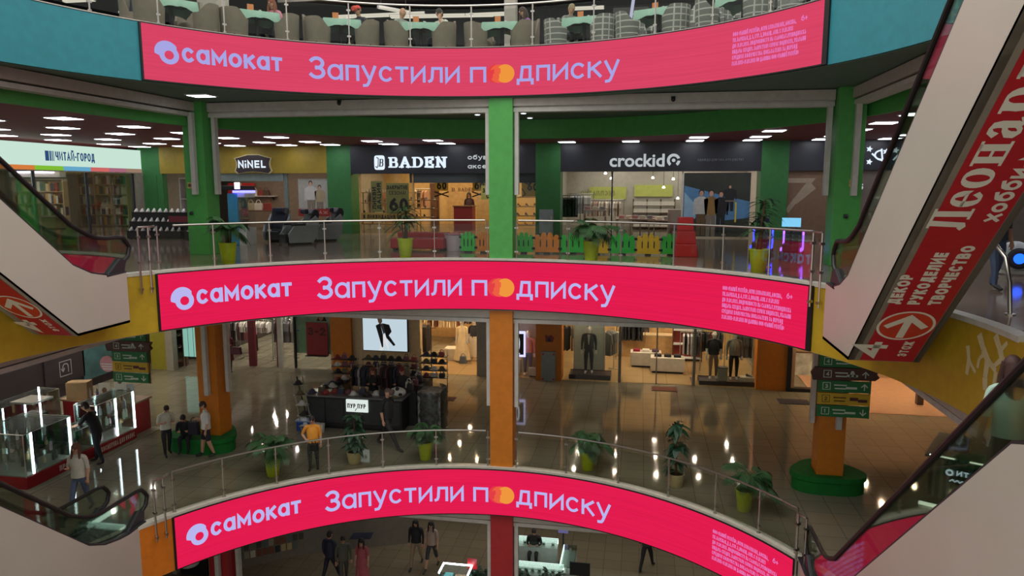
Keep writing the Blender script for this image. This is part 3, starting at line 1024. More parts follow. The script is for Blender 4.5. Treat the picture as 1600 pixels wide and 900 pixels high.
def person(name, label, loc, face=0.0, h=1.72, shirt=(60, 60, 70), trousers=(40, 42, 52), skin=SKIN, shoes=(40, 38, 38), hair=(40, 30, 25), long_hair=False, sleeve=.5, leg=1.0,
           pose='stand', arms=None, step=0.12, lean=0.0, head_down=0.2, female=False, bag=None, skirt=None, cat='person', group=None, mannequin=False, cap=None, turn=0.0):
    """face: 0 looks towards the viewer side (-y), counter-clockwise positive"""
    t = thing(name, label, cat, loc, face, group)
    S = h
    sh = .118 if not female else .103
    if h < 1.5:
        sh *= .95
    hip = .056
    sit = pose == 'sit'
    zp = .53 if not sit else .27
    V = {}
    E = []

    def nv(k, p, r):
        V[k] = (Vector(p) * S, r * S)

    ln = lean
    def up(z, y=0.0, x=0.0):          # torso points lean forward (-y)
        dz = z - zp
        return (x, y - dz * math.sin(ln), zp + dz * math.cos(ln))
    wd = 1.0 if not female else .9
    nv('pelvis', (0, 0, zp), .078 * wd)
    nv('waist', up(zp + .09), .068 * wd)
    nv('chest', up(zp + .21), .078 * wd)
    nv('neck0', up(zp + .295), .038)
    nv('neck', up(zp + .325, -.004), .03)
    hd = zp + .395
    nv('head', up(hd, -.012 - head_down * .03), .052)
    nv('crown', up(hd + .05, -.008 - head_down * .05), .046)
    E += [('pelvis', 'waist'), ('waist', 'chest'), ('chest', 'neck0'), ('neck0', 'neck'), ('neck', 'head'), ('head', 'crown')]
    arms = arms or ('down', 'down')
    for s, a, sd in ((-1, arms[0], 'l'), (1, arms[1], 'r')):
        nv('sh' + sd, up(zp + .275, 0, s * sh), .042 * wd)
        E.append(('neck0', 'sh' + sd))
        b = Vector(up(zp + .275, 0, s * sh))
        if a == 'down':
            e, w_ = b + Vector((s * .025, .01, -.17)), b + Vector((s * .03, -.03, -.315))
            f = w_ + Vector((0, -.012, -.085))
        elif a == 'fwd':            # holding a phone at the chest
            e, w_ = b + Vector((s * .03, .015, -.165)), b + Vector((-s * .035, -.12, -.125))
            f = w_ + Vector((-s * .03, -.06, .02))
        elif a == 'reach':
            e, w_ = b + Vector((s * .03, -.09, -.12)), b + Vector((s * .01, -.21, -.16))
            f = w_ + Vector((0, -.08, -.01))
        elif a == 'hip':
            e, w_ = b + Vector((s * .075, .03, -.15)), b + Vector((s * .0, -.06, -.22))
            f = w_ + Vector((-s * .05, -.03, -.03))
        elif a == 'face':
            e, w_ = b + Vector((s * .04, -.09, -.12)), b + Vector((-s * .03, -.13, .03))
            f = w_ + Vector((-s * .02, .02, .06))
        else:                       # back
            e, w_ = b + Vector((s * .03, .06, -.16)), b + Vector((s * .03, .06, -.31))
            f = w_ + Vector((0, .0, -.085))
        nv('el' + sd, e, .027)
        nv('wr' + sd, w_, .018)
        E += [('sh' + sd, 'el' + sd), ('el' + sd, 'wr' + sd)]
        V['hand' + sd] = (f * S, 0)
    for s, sd in ((-1, 'l'), (1, 'r')):
        if not sit:
            st = step * (1 if s > 0 else -1)
            nv('hip' + sd, (s * hip, 0, .49), .062 * wd)
            nv('kn' + sd, (s * hip * 1.05, -.015 + st * .35, .275), .041)
            nv('an' + sd, (s * hip * 1.1, .012 + st * .8, .045), .025)
            nv('to' + sd, (s * hip * 1.25, -.095 + st * .8, .02), .02)
        else:
            nv('hip' + sd, (s * hip, 0, .265), .062)
            nv('kn' + sd, (s * hip * 1.3, -.235, .275), .042)
            nv('an' + sd, (s * hip * 1.3, -.21, .045), .025)
            nv('to' + sd, (s * hip * 1.4, -.32, .02), .02)
        E += [('pelvis', 'hip' + sd), ('hip' + sd, 'kn' + sd), ('kn' + sd, 'an' + sd), ('an' + sd, 'to' + sd)]
    keys = [k for k in V if not k.startswith('hand')]
    idx = {k: i for i, k in enumerate(keys)}
    me = bpy.data.meshes.new('body_skeleton')
    me.from_pydata([V[k][0] for k in keys], [(idx[a], idx[b]) for a, b in E], [])
    o = bpy.data.objects.new('body_skeleton', me)
    COL.objects.link(o)
    md = o.modifiers.new('skin', 'SKIN')
    md.use_smooth_shade = True
    md.branch_smoothing = .6
    for k, sv in zip(keys, me.skin_vertices[0].data):
        r = V[k][1]
        sv.radius = (r, r)
        if k in ('pelvis', 'waist', 'chest'):
            sv.radius = (r * 1.22, r * .85)
        sv.use_root = k == 'pelvis'
    ss = o.modifiers.new('sub', 'SUBSURF')
    ss.levels = ss.render_levels = 1
    dg = bpy.context.evaluated_depsgraph_get()
    dg.update()
    ev = o.evaluated_get(dg).to_mesh()
    mb = MB()
    vs = [tuple(v.co) for v in ev.vertices]
    fs = [tuple(p.vertices) for p in ev.polygons]
    o.evaluated_get(dg).to_mesh_clear()
    bpy.data.objects.remove(o)
    # dress: colour slots by nearest bone
    bones = [(V[a][0], V[b][0], a, b) for a, b in E]

    def slot(c):
        best = None
        for p, q, a, b in bones:
            d = q - p
            f = max(0, min(1, (c - p).dot(d) / max(1e-9, d.length_squared)))
            dist = (c - (p + d * f)).length - (V[a][1] * (1 - f) + V[b][1] * f)
            if best is None or dist < best[0]:
                best = (dist, a, b, f)
        _, a, b, f = best
        if a in ('neck0', 'neck', 'head') and b in ('neck', 'head', 'crown'):
            return 0
        if a.startswith('sh') and b.startswith('el'):
            return 1 if f < sleeve * 2 else 0
        if a.startswith('el'):
            return 1 if sleeve > .5 and f < (sleeve - .5) * 2 else 0
        if a.startswith('an'):
            return 3
        if a.startswith('kn'):
            return 2 if leg > .5 and f < (leg - .5) * 2 + .02 else (3 if f > .88 else 0)
        if a.startswith('hip'):
            return 2 if f < leg * 2 else 0
        if a == 'pelvis' and b.startswith('hip'):
            return 2
        if a == 'pelvis' and b == 'waist':
            return 2 if f < .25 and c.z < V['pelvis'][0].z + .02 * S else 1
        return 1
    mb.v = vs
    mb.f = fs
    mb.m = [slot(sum((Vector(vs[i]) for i in f), Vector()) / len(f)) for f in fs]
    # hands: palm, four unequal bent fingers, thumb from the side of the palm
    for s, sd in ((-1, 'l'), (1, 'r')):
        w_, f = V['wr' + sd][0], V['hand' + sd][0]
        d = (f - w_).normalized()
        side = d.cross(Vector((0, 1, 0)) if abs(d.y) < .8 else Vector((0, 0, 1))).normalized() * (s)
        nrm = side.cross(d).normalized()
        L = .1 * S
        mb.tube([w_ - d * .01 * S, w_ + d * .02 * S, w_ + d * .045 * S], [.017 * S, .021 * S, .02 * S], 8, 0)
        for k, (off, ln_) in enumerate(((-.016, .036), (-.005, .042), (.006, .039), (.016, .031))):
            b = w_ + d * .042 * S + side * off * S
            mb.tube([b, b + d * ln_ * .5 * S + nrm * .003 * S, b + d * ln_ * .85 * S + nrm * .012 * S], [.0062 * S, .0058 * S, .004 * S], 6, 0)
        b = w_ + d * .014 * S - side * .018 * S
        mb.tube([b, b + d * .018 * S - side * .014 * S, b + d * .036 * S - side * .016 * S + nrm * .006 * S], [.008 * S, .007 * S, .005 * S], 6, 0)
    # face
    hc = V['head'][0]
    fw = Vector((0, -1, -.25 * head_down)).normalized()
    upv = Vector((0, -.2 * head_down, 1)).normalized()
    cen = hc + upv * .012 * S
    mb.ball(cen, .046 * S, .056 * S, .066 * S, 12, 8, 0)
    mb.tube([cen + fw * .052 * S + upv * .012 * S, cen + fw * .068 * S - upv * .012 * S], [.006 * S, .011 * S], 6, 0)
    for s in (-1, 1):
        mb.ball(cen + fw * .05 * S + Vector((s * .019 * S, 0, 0)) + upv * .012 * S, .007 * S, n=6, k=4, mi=0 if mannequin else 4)
        mb.ball(cen + Vector((s * .047 * S, .004 * S, 0)), .006 * S, .013 * S, .018 * S, 6, 4, 0)
    mb.tube([cen + fw * .051 * S + Vector((-.014 * S, 0, 0)) - upv * .032 * S, cen + fw * .054 * S - upv * .033 * S, cen + fw * .051 * S + Vector((.014 * S, 0, 0)) - upv * .032 * S], .0045 * S, 6, 0 if mannequin else 5)

    def mm(nm, c, r=.7):
        return mat('%s_%d_%d_%d' % ((nm,) + tuple(c)), c, r)
    ms = [mm('skin', skin, .5), mm('cloth', shirt), mm('cloth', trousers), mm('shoe', shoes, .5), mm('eye', (35, 28, 26), .3), mm('lip', (150, 84, 78), .5)]
    body = mb.build('body', ms, t, world=False, smooth=True)
    if hair is not None:
        hm = MB()
        M = Matrix.Rotation(.25 + .25 * head_down, 3, 'X')
        hm.ball(cen + upv * .006 * S, .051 * S, .062 * S, .07 * S, 14, 6, 0, M, -.05, PI / 2)
        hm.ball(cen + Vector((0, .02 * S, .0)) - upv * .01 * S, .047 * S, .045 * S, .052 * S, 12, 6, 0)
        if long_hair:
            hm.tube([cen + Vector((0, .028 * S, .03 * S)), cen + Vector((0, .045 * S, -.05 * S)), cen + Vector((0, .06 * S, -.15 * S)), cen + Vector((0, .058 * S, -.21 * S))], [.045 * S, .052 * S, .05 * S, .02 * S], 10)
            for s in (-1, 1):
                hm.tube([cen + Vector((s * .04 * S, .0, .03 * S)), cen + Vector((s * .05 * S, -.005 * S, -.06 * S)), cen + Vector((s * .055 * S, -.03 * S, -.15 * S))], [.02 * S, .022 * S, .01 * S], 8)
        hm.build('hair', mm('hair', hair, .6), t, world=False, smooth=True)
    if cap is not None:
        cm = MB().ball(cen + upv * .014 * S, .055 * S, .066 * S, .062 * S, 14, 6, 0, None, .1, PI / 2)
        cm.tube([cen + fw * .055 * S + upv * .02 * S, cen + fw * .11 * S + upv * .012 * S], [.045 * S, .035 * S], 8)
        cm.build('cap', mm('cloth', cap), t, world=False, smooth=True)
    # clothes with a hem of their own
    tm_ = MB()
    c0, c1, c2 = V['pelvis'][0], V['waist'][0], V['chest'][0]
    n = 14
    rings = [(c0 + Vector((0, 0, -.012 * S)), .108 * S * wd, .083 * S), (c1, .1 * S * wd, .075 * S), (c2, .112 * S * wd, .082 * S), (V['neck0'][0] - Vector((0, 0, .018 * S)), .075 * S, .055 * S)]
    vs = [(c.x + rx * math.cos(2 * PI * j / n), c.y + ry * math.sin(2 * PI * j / n), c.z) for c, rx, ry in rings for j in range(n)]
    fs = [(i * n + j, i * n + (j + 1) % n, (i + 1) * n + (j + 1) % n, (i + 1) * n + j) for i in range(len(rings) - 1) for j in range(n)]
    tm_.add(vs, fs)
    tm_.build('top', mm('cloth', shirt), t, world=False, smooth=True)
    if skirt is not None:
        col, z1, wide = skirt
        rings = [(zp + .06, .1, .078), (zp - .02, .115, .09), ((zp + z1) / 2, .115 + wide * .5, .1 + wide * .5), (z1, .115 + wide, .1 + wide)]
        vs = [(rx * S * (1 + .06 * math.cos(5 * 2 * PI * j / 20)) * math.cos(2 * PI * j / 20), ry * S * (1 + .06 * math.cos(5 * 2 * PI * j / 20)) * math.sin(2 * PI * j / 20), z * S) for z, rx, ry in rings for j in range(20)]
        fs = [(i * 20 + j, i * 20 + (j + 1) % 20, (i + 1) * 20 + (j + 1) % 20, (i + 1) * 20 + j) for i in range(3) for j in range(20)]
        MB().add(vs, fs).build('skirt', mm('cloth', col), t, world=False, smooth=True)
    return t


mat('cloth_58_58_60', (64, 64, 64), .8, var=.85, scale=26)
# ------------------------------------------------------------------ plants
M_leaf = mat('palm_leaf_green', (52, 88, 48), .5, var=.35, scale=4)
M_leaf2 = mat('dark_leaf_green', (36, 70, 46), .45, var=.35, scale=4)
M_leaf3 = mat('fresh_leaf_green', (104, 172, 88), .5, var=.2)
M_trunk = mat('brown_plant_stem', (92, 70, 44), .8)
M_soil = mat('dark_soil', (48, 36, 28), .95)
M_lime = mat('lime_green_pot', (186, 200, 30), .35)
M_clay = mat('cream_clay_pot', (200, 180, 132), .5)


def blade(mb, p, d, L, wd, droop=.3, mi=0):
    """one leaf: pointed blade with a fold, bending down"""
    d = Vector(d).normalized()
    s = d.cross(Vector((0, 0, 1)))
    if s.length < .05:
        s = Vector((1, 0, 0))
    s.normalize()
    vs, fs = [], []
    K = 4
    for i in range(K + 1):
        f = i / K
        c = Vector(p) + d * L * f + Vector((0, 0, -droop * L * f * f))
        w_ = wd * math.sin(PI * (.12 + .86 * f)) * (1 if f < 1 else .1)
        vs += [c - s * w_ + Vector((0, 0, w_ * .25)), c, c + s * w_ + Vector((0, 0, w_ * .25))]
    for i in range(K):
        a = i * 3
        fs += [(a, a + 1, a + 4, a + 3), (a + 1, a + 2, a + 5, a + 4)]
    mb.add(vs, fs, mi)


def frond(mb, p, az, el, L, nl, wd, droop):
    """palm frond: arching midrib with narrow leaflets"""
    d = Vector((math.cos(az) * math.cos(el), math.sin(az) * math.cos(el), math.sin(el)))
    pts = [Vector(p) + d * L * f + Vector((0, 0, -droop * L * f * f)) for f in [i / 8 for i in range(9)]]
    mb.tube(pts, [.012, .011, .01, .009, .008, .007, .006, .005, .003], 5)
    sd = Vector((-math.sin(az), math.cos(az), 0))
    for i in range(nl):
        f = .22 + .76 * i / (nl - 1)
        k = min(7, int(f * 8))
        c = pts[k].lerp(pts[k + 1], f * 8 - k)
        tdir = (pts[k + 1] - pts[k]).normalized()
        ll = wd * (.55 + .6 * math.sin(PI * f))
        for s in (-1, 1):
            dd = (tdir * .75 + sd * s * .9 + Vector((0, 0, .1)))
            blade(mb, c, dd, ll, ll * .075, .6)


def pot_mesh(r0, r1, h):
    return MB().lathe([(r0 * .96, 0), (r0, .01), (r1, h - .03), (r1 * 1.04, h - .03), (r1 * 1.04, h), (r1 * .93, h), (r1 * .9, h - .05)], n=24)


def palm(label, loc, h, kind='palm', pot='lime', seed=1, group=None, name='potted_palm'):
    rnd = random.Random(seed)
    t = thing(name, label, 'potted plant', loc, rnd.uniform(0, 6), group)
    if pot == 'lime':
        ph = .5
        pot_mesh(.15, .2, ph).build('pot', M_lime, t, world=False, smooth=True)
    else:
        ph = .33
        pot_mesh(.16, .2, ph).build('pot', M_clay, t, world=False, smooth=True)
    MB().lathe([(.0, ph - .06), (.18, ph - .06), (.18, ph - .05), (0, ph - .04)], n=20).build('soil', M_soil, t, world=False)
    st = MB()
    fo = MB()
    if kind == 'palm':
        for k in range(4):
            a = rnd.uniform(0, 6.28)
            x, y = .06 * math.cos(a), .06 * math.sin(a)
            th = (h - ph) * rnd.uniform(.28, .42)
            st.tube([(x, y, ph - .06), (x * 1.6, y * 1.6, ph + th * .5), (x * 2.0, y * 2.0, ph + th)], [.032, .028, .02], 7)
            for j in range(4):
                az = a + rnd.uniform(-1.2, 1.2) + j * 1.55
                frond(fo, (x * 2, y * 2, ph + th - .02), az, rnd.uniform(.15, 1.15), (h - ph) * rnd.uniform(.58, .78), 13, .26, rnd.uniform(.4, .85))
        m = M_leaf
    elif kind == 'ficus':
        st.tube([(0, 0, ph - .06), (.02, .01, ph + (h - ph) * .4), (-.01, .02, h * .93)], [.03, .024, .01], 7)
        for i in range(64):
            f = rnd.random()
            z = ph + .1 + (h - ph - .1) * f
            a = rnd.uniform(0, 6.28)
            rr = (.34 - .2 * f) * rnd.uniform(.35, 1)
            blade(fo, (rr * .35 * math.cos(a), rr * .35 * math.sin(a), z), (math.cos(a), math.sin(a), rnd.uniform(-.3, .35)), rnd.uniform(.24, .36), rnd.uniform(.06, .09), rnd.uniform(.3, .8))
        m = M_leaf2
    else:           # dracaena-like crown with one tall fresh tuft
        for k in range(3):
            a = k * 2.1 + rnd.uniform(-.3, .3)
            th = (h - ph) * (.45, .6, .86)[k]
            st.tube([(.04 * math.cos(a), .04 * math.sin(a), ph - .06), (.09 * math.cos(a), .09 * math.sin(a), ph + th)], [.028, .02], 7)
            for j in range(22):
                az = rnd.uniform(0, 6.28)
                blade(fo, (.09 * math.cos(a), .09 * math.sin(a), ph + th - rnd.uniform(0, .22)), (math.cos(az), math.sin(az), rnd.uniform(-.1, .9)), rnd.uniform(.35, .6), .035, rnd.uniform(.3, .8))
        m = M_leaf
    st.build('stem', M_trunk, t, world=False, smooth=True)
    f = fo.build('foliage', m, t, world=False, flip=False)
    return t


def on(px, py, z):
    p = atz(px, py, z)
    return (p.x, p.y, z)


GP = 'potted plants behind the green storey railing'
p = on(354, 412, ZG)
palm('potted palm in a lime pot beside the left green column', (p[0], p[1] + .1, 0), 1.4, 'palm', 'lime', 3)
p = on(627, 404, ZG)
palm('broad leaved plant in a lime pot in front of the shoe shop', (p[0], p[1] + .35, 0), 1.45, 'dracaena', 'lime', 5)
p = on(922, 410, ZG)
palm('bushy palm in a lime pot in front of the play fence', (p[0], p[1] + .3, 0), 1.5, 'palm', 'lime', 8)
p = on(1186, 426, ZG)
palm('tall plant with a fresh tuft in a lime pot near the blue lit ride', (p[0], p[1] + .15, 0), 1.7, 'dracaena', 'lime', 11)
for (px, py, h, kd, pt, sd, lb) in ((427, 743, 1.42, 'palm', 'lime', 21, 'spreading palm in a lime pot, left of the child in a yellow top'),
                                    (554, 723, 1.36, 'ficus', 'clay', 22, 'dark leafy plant in a cream clay pot in front of the costume kiosk'),
                                    (665, 717, 1.3, 'palm', 'lime', 23, 'palm in a lime pot right of the walking man in black'),
                                    (918, 733, 1.42, 'palm', 'lime', 24, 'palm in a lime pot, first right of the orange middle column'),
                                    (1056, 759, 1.62, 'ficus', 'clay', 25, 'tall dark leafy plant in a cream clay pot behind the right railing'),
                                    (1162, 797, 1.42, 'palm', 'lime', 26, 'palm in a lime pot nearest the right end of the orange storey railing')):
    p = on(px, py, ZO)
    palm(lb, (p[0], max(p[1], math.sqrt(max(0, 8.28 ** 2 - p[0] ** 2))) if abs(p[0]) < 8.2 else p[1], ZO), h, kd, pt, sd, None, 'potted_palm' if kd == 'palm' else 'potted_ficus')
# ------------------------------------------------------------------ green storey: ceiling lights
YF = 17.0
L_pan = glow('cool_white_light_panel', (244, 246, 255), 9.0)
L_pan2 = glow('violet_tinted_light_panel', (214, 208, 255), 7.0)
M_pfr = mat('white_lamp_frame', (200, 200, 200), .5)


def panel_light():
    t = thing('ceiling_light', 'square white light panel set in the dark red ceiling of the green storey', 'ceiling light', (0, 0, 3.42), 0, 'square light panels in the dark red ceiling')
    MB().box(-.32, .32, -.32, .32, -.02, 0).build('lamp_frame', M_pfr, t, world=False)
    MB().box(-.28, .28, -.28, .28, -.03, -.019).build('diffuser', L_pan, t, world=False)
    return t


GX, GY = [-16.2, -14.3, -12.1, -9.95, -8.2, -5.9, -3.7, -1.5, .73, 2.97, 5.15, 7.05, 9.3, 11.4, 13.6, 15.6], [5.2, 7.6, 9.8, 12.0, 14.4, 16.1]
pl = panel_light()
first = True
for gx in GX:
    for gy in GY:
        inside = math.hypot(gx - BC[0], gy - BC[1]) < BR + .75 or (abs(gx - BC[0]) < BR + .7 and gy < BC[1])
        if inside:
            continue
        if first:
            pl.location = (gx, gy, 3.42)
            first = False
        else:
            dup(pl, (gx, gy, 3.42))
# two round downlights in the soffit near the middle column, one square in the soffit on the left
t = thing('downlight', 'bright square downlight in the dark green soffit above the left green column', 'ceiling light', (-7.3, 6.6, 4.05))
MB().box(-.3, .3, -.25, .25, -.03, -.001).build('lamp_frame', M_pfr, t, world=False)
MB().box(-.26, .26, -.21, .21, -.035, -.02).build('diffuser', glow('soffit_lamp', (240, 250, 255), 6), t, world=False)
p = aty(826, 185, 10.3)
for px, py, lb in ((818, 180, 'small round downlight right of the middle green column, nearer the beam'), (828, 187, 'small round downlight right of the middle green column, further back'), (746, 182, 'small round downlight left of the middle green column')):
    p = atz(px, py, 3.97)
    t = thing('downlight', lb, 'ceiling light', (p.x, p.y, 4.05))
    MB().lathe([(.11, -.03), (.11, 0)], n=16).build('lamp_frame', M_pfr, t, world=False)
    MB().lathe([(.08, -.035), (.08, -.03)], n=16).build('diffuser', MATS['soffit_lamp'], t, world=False)

# ------------------------------------------------------------------ shop fronts on the facade
M_baden = mat('black_shop_fascia', (38, 40, 48), .35, spec=.5)
M_bshop = mat('warm_shop_wall', (226, 184, 120), .5)
M_beige = mat('beige_shop_wall', (190, 180, 165), .6)
M_wood = mat('light_wood', (196, 156, 100), .5, var=.15)
M_brown = mat('brown_wood', (104, 70, 48), .5, var=.15)
M_shut = mat('grey_green_roller_shutter', (116, 128, 122), .5)
M_post_ol = mat('olive_poster', (122, 122, 66), .6)
M_post_y = mat('yellow_poster', (226, 180, 60), .6)
M_ink = mat('black_print', (30, 30, 28), .6)
M_grayc = mat('grey_cloth', (150, 148, 146), .9)
Xs = dict(a=-17.0, b=-15.94, ninel1=-8.72, p1=-7.74, bad1=-.5, p2=.42, cr1=7.5, p3=8.42, br1=10.72)
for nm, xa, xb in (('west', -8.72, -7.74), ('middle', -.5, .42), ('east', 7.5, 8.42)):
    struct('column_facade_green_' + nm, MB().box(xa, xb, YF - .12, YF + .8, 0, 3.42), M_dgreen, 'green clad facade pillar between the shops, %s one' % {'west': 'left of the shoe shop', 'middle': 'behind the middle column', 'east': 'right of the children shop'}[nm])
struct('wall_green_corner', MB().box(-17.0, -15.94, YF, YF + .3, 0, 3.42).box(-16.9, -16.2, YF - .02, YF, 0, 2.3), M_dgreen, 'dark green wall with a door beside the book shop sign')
for nm, xs in (('ninel', (-8.5,)), ('baden', (0.0,)), ('crockid', (7.9,))):
    for x in xs:
        struct('wall_party_' + {'ninel': 'west', 'baden': 'middle', 'crockid': 'east'}[nm], MB().box(x - .1, x + .1, YF + .3, 25, 0, 3.42), M_beige)
struct('ceiling_shops', MB().box(-30, 24, YF + .2, 25, 2.95, 3.05), mat('shop_ceiling', (120, 112, 104), .7))
struct('wall_shops_back_west', MB().box(-15.9, -8.6, 22.2, 22.3, 0, 3), mat('grey_brown_shop_wall', (128, 110, 92), .6))
struct('wall_shops_back', MB().box(-8.4, -.1, 22.4, 22.5, 0, 3).box(.1, 7.8, 22.6, 22.7, 0, 3), M_bshop)
struct('wall_crockid_lining', MB().box(.1, 7.8, 22.5, 22.58, 0, 3), M_beige)


def fascia(name, x0, x1, z0, z1, m, label, proud=.12):
    return struct('trim_fascia_' + name, MB().box(x0, x1, YF - proud, YF + .2, z0, z1), m, label)


fascia('ochre', -15.94, -8.72, 2.36, 3.42, M_yolk, 'ochre yellow sign band')
fascia('black_shoe_shop', -7.74, -.5, 2.33, 3.42, M_baden, 'black sign band of the shoe shop')
fascia('black_children_shop', .42, 7.5, 2.38, 3.42, M_baden, 'black sign band of the children shop')
fascia('black_corner', 8.42, 10.8, 2.38, 3.42, M_baden, 'black sign band right of the green pillar')
fascia('black_stars', 10.8, 16.9, 2.4, 3.42, M_baden, 'black sign band with a starry sign')
struct('trim_shutter_shoe_shop', MB().box(-5.4, -.5, YF - .02, YF + .2, 1.98, 2.33), mat('dark_grey_shutter_box', (70, 76, 78), .5))
struct('trim_shutter_ninel', MB().box(-13.4, -10.6, YF - .06, YF + .2, 2.05, 2.36).box(-10.6, -10.45, YF - .02, YF + .1, 0, 2.36), M_shut)

W_sign = glow('lit_white_letters', (226, 240, 255), 1.05)
W_grey = glow('pale_grey_letters', (196, 202, 204), .85)


def sign(name, label, px, py, y=YF - .12, group=None):
    p = aty(px, py, y)
    return thing(name, label, 'sign', (p.x, y, p.z)), (lambda u, v, p=p, y=y: (u, y - .02, v))


def fw(y):
    return lambda u, v: (u, y, v)


def px_x(px, y=YF - .14, py=250):
    return aty(px, py, y).x


def px_z(py, y=YF - .14, px=700):
    return aty(px, py, y).z


# NiNEL: shaped dark plate with a pale rim
t = thing('shop_sign', 'dark shaped sign plate with white lettering on the ochre band', 'sign', (px_x(396), YF - .12, px_z(257, px=396)))
x0, x1, z0, z1 = px_x(368), px_x(424), px_z(271, px=396), px_z(242, px=396)


def plate(k):
    pts = []
    W, H = (x1 - x0) / 2 * k, (z1 - z0) / 2 * k
    cx, cz = (x0 + x1) / 2, (z0 + z1) / 2
    for (a, b) in ((-1, .62), (-.8, .72), (-.55, .86), (-.3, 1.0), (.3, 1.0), (.55, .86), (.8, .72), (1, .62), (.92, .3), (.9, 0), (.92, -.3), (1, -.72), (.85, -1), (.4, -.86), (0, -.8), (-.4, -.86), (-.85, -1), (-1, -.72), (-.92, -.3), (-.9, 0), (-.92, .3)):
        pts.append((cx + a * W, cz + b * H))
    return pts


MB().prism(plate(1.06), 'y', YF - .18, YF - .12).build('sign_rim', mat('pale_gold_rim', (206, 190, 140), .5), t)
MB().prism(plate(.97), 'y', YF - .2, YF - .15).build('sign_plate', mat('dark_brown_plate', (50, 38, 44), .4), t)
m = MB()
f = fw(YF - .205)
hN = (z1 - z0) * .4
zN = (z0 + z1) / 2 - hN * .5
xa = px_x(373)
W_ = px_x(416) - xa
GL['N'] = (.85, [[(0, 0), (0, 1), (1, 0), (1, 1)]])
GL['i'] = (.12, [[(.5, 0), (.5, .5)], [(.5, .98), (.5, 1)]])
GL['E'] = GL['Е']
GL['L'] = (.7, [[(0, 1), (0, 0), (1, 0)]])
strokes(m, 'NiNEL', f, xa, zN, hN, .062, gap=.22, fit=W_)
m.build('sign_lettering', W_sign, t, flip=False)

# BADEN
t = thing('shop_sign', 'white lit serif lettering and emblem on the black band of the shoe shop', 'sign', (px_x(640), YF - .12, px_z(252)))
m = MB()
f = fw(YF - .17)
strokes(m, 'BADEN', f, px_x(607), px_z(263), px_z(243.5) - px_z(263), .115, gap=.1, thin=.45, serif=True, fit=px_x(698.5) - px_x(607))
m.build('sign_lettering', W_sign, t, flip=False)
m = MB()
xa, xb, za, zb = px_x(585), px_x(601.5), px_z(265), px_z(242)
cx, cz, rx, rz = (xa + xb) / 2, (za + zb) / 2, (xb - xa) / 2, (zb - za) / 2
fpoly(m, f, [(cx + rx * math.copysign(abs(math.cos(a)) ** .35, math.cos(a)), cz + rz * math.copysign(abs(math.sin(a)) ** .35, math.sin(a))) for a in [2 * PI * i / 32 for i in range(32)]])
m.build('emblem_plate', W_sign, t, flip=False)
m = MB()
strokes(m, 'B', lambda u, v: (u, YF - .175, v), cx - rx * .15, cz - rz * .6, rz * 1.15, .05, thin=.5, serif=True, fit=rx * .85, slant=.1) if 'sB' in GL else None
ribbon(m, [(cx - rx * .7, cz - rz * .55), (cx - rx * .45, cz - rz * .7), (cx - rx * .25, cz - rz * .4), (cx - rx * .2, cz + rz * .6), (cx - rx * .5, cz + rz * .7)], lambda u, v: (u, YF - .175, v), .035, .03)
m.build('emblem_letter', M_baden, t, flip=False)
m = MB()
strokes(m, 'обувь', f, px_x(731), px_z(249.5), .13, .034, gap=.2, fit=.92)
strokes(m, 'аксессуары', f, px_x(731), px_z(263.5), .13, .034, gap=.2, fit=1.9)
m.build('side_lettering', W_grey, t, flip=False)

# crockid
t = thing('shop_sign', 'pale rounded lettering with a keyhole ring on the black band of the children shop', 'sign', (px_x(1000), YF - .12, px_z(252)))
m = MB()
latin(m, 'crockid', f, px_x(952.5), px_z(260.8, px=1000), px_z(240.5, px=1000) - px_z(260.8, px=1000), px_x(1038.5) - px_x(952.5), .022)
m.build('sign_lettering', W_grey, t, flip=False)
m = MB()
cx, cz, r = px_x(1052.5), px_z(250.5, px=1050), (px_x(1063) - px_x(1042)) / 2
ringd(m, f, cx, cz, r * .58, r, a0=-55, a1=-5 - 0)
ringd(m, f, cx, cz, r * .58, r, a0=20, a1=235)
disc(m, f, cx, cz, r * .26)
m.build('emblem_ring', W_grey, t, flip=False)
m = MB()
strokes(m, 'одежда для тех, кто растёт'.replace('ё', 'е'), f, px_x(1090), px_z(251.5, px=1090), .075, .015, gap=.25, fit=px_x(1162) - px_x(1090))
m.build('side_lettering', mat('dim_grey_letters', (104, 106, 110), .5), t, flip=False)

# starry sign on the right
t = thing('shop_sign', 'white script sign with small stars on the black band at the right', 'sign', (px_x(1382), YF - .12, px_z(244, px=1382)))
m = MB()
f = fw(YF - .17)
cx, cz = px_x(1376), px_z(243, px=1376)
ribbon(m, _el(cx, cz + .02, .2, .15, 100, 420, 24), f, .06, .05)
ribbon(m, [(cx - .28, cz + .05), (cx - .1, cz - .12), (cx + .05, cz - .17), (cx + .0, cz + .2)], f, .06, .05)
ribbon(m, [(cx + .24, cz + .02), (cx + .21, cz - .16)], f, .055, .05)
ribbon(m, [(cx + .4, cz - .14), (cx + .5, cz - .02), (cx + .52, cz - .14), (cx + .64, cz - .02), (cx + .66, cz - .14), (cx + .8, cz - .04)], f, .05, .05)
m.build('script_lettering', W_sign, t, flip=False)
for px, py in ((1357, 233), (1383, 237), (1398, 235), (1358, 253)):
    m = MB()
    cx, cz = px_x(px), px_z(py, px=px)
    fpoly(m, f, [(cx + (.11 if i % 2 == 0 else .055) * math.sin(i * PI / 5 + .2), cz + (.11 if i % 2 == 0 else .055) * math.cos(i * PI / 5 + .2)) for i in range(10)])
    m.build('star', W_sign, t, flip=False)

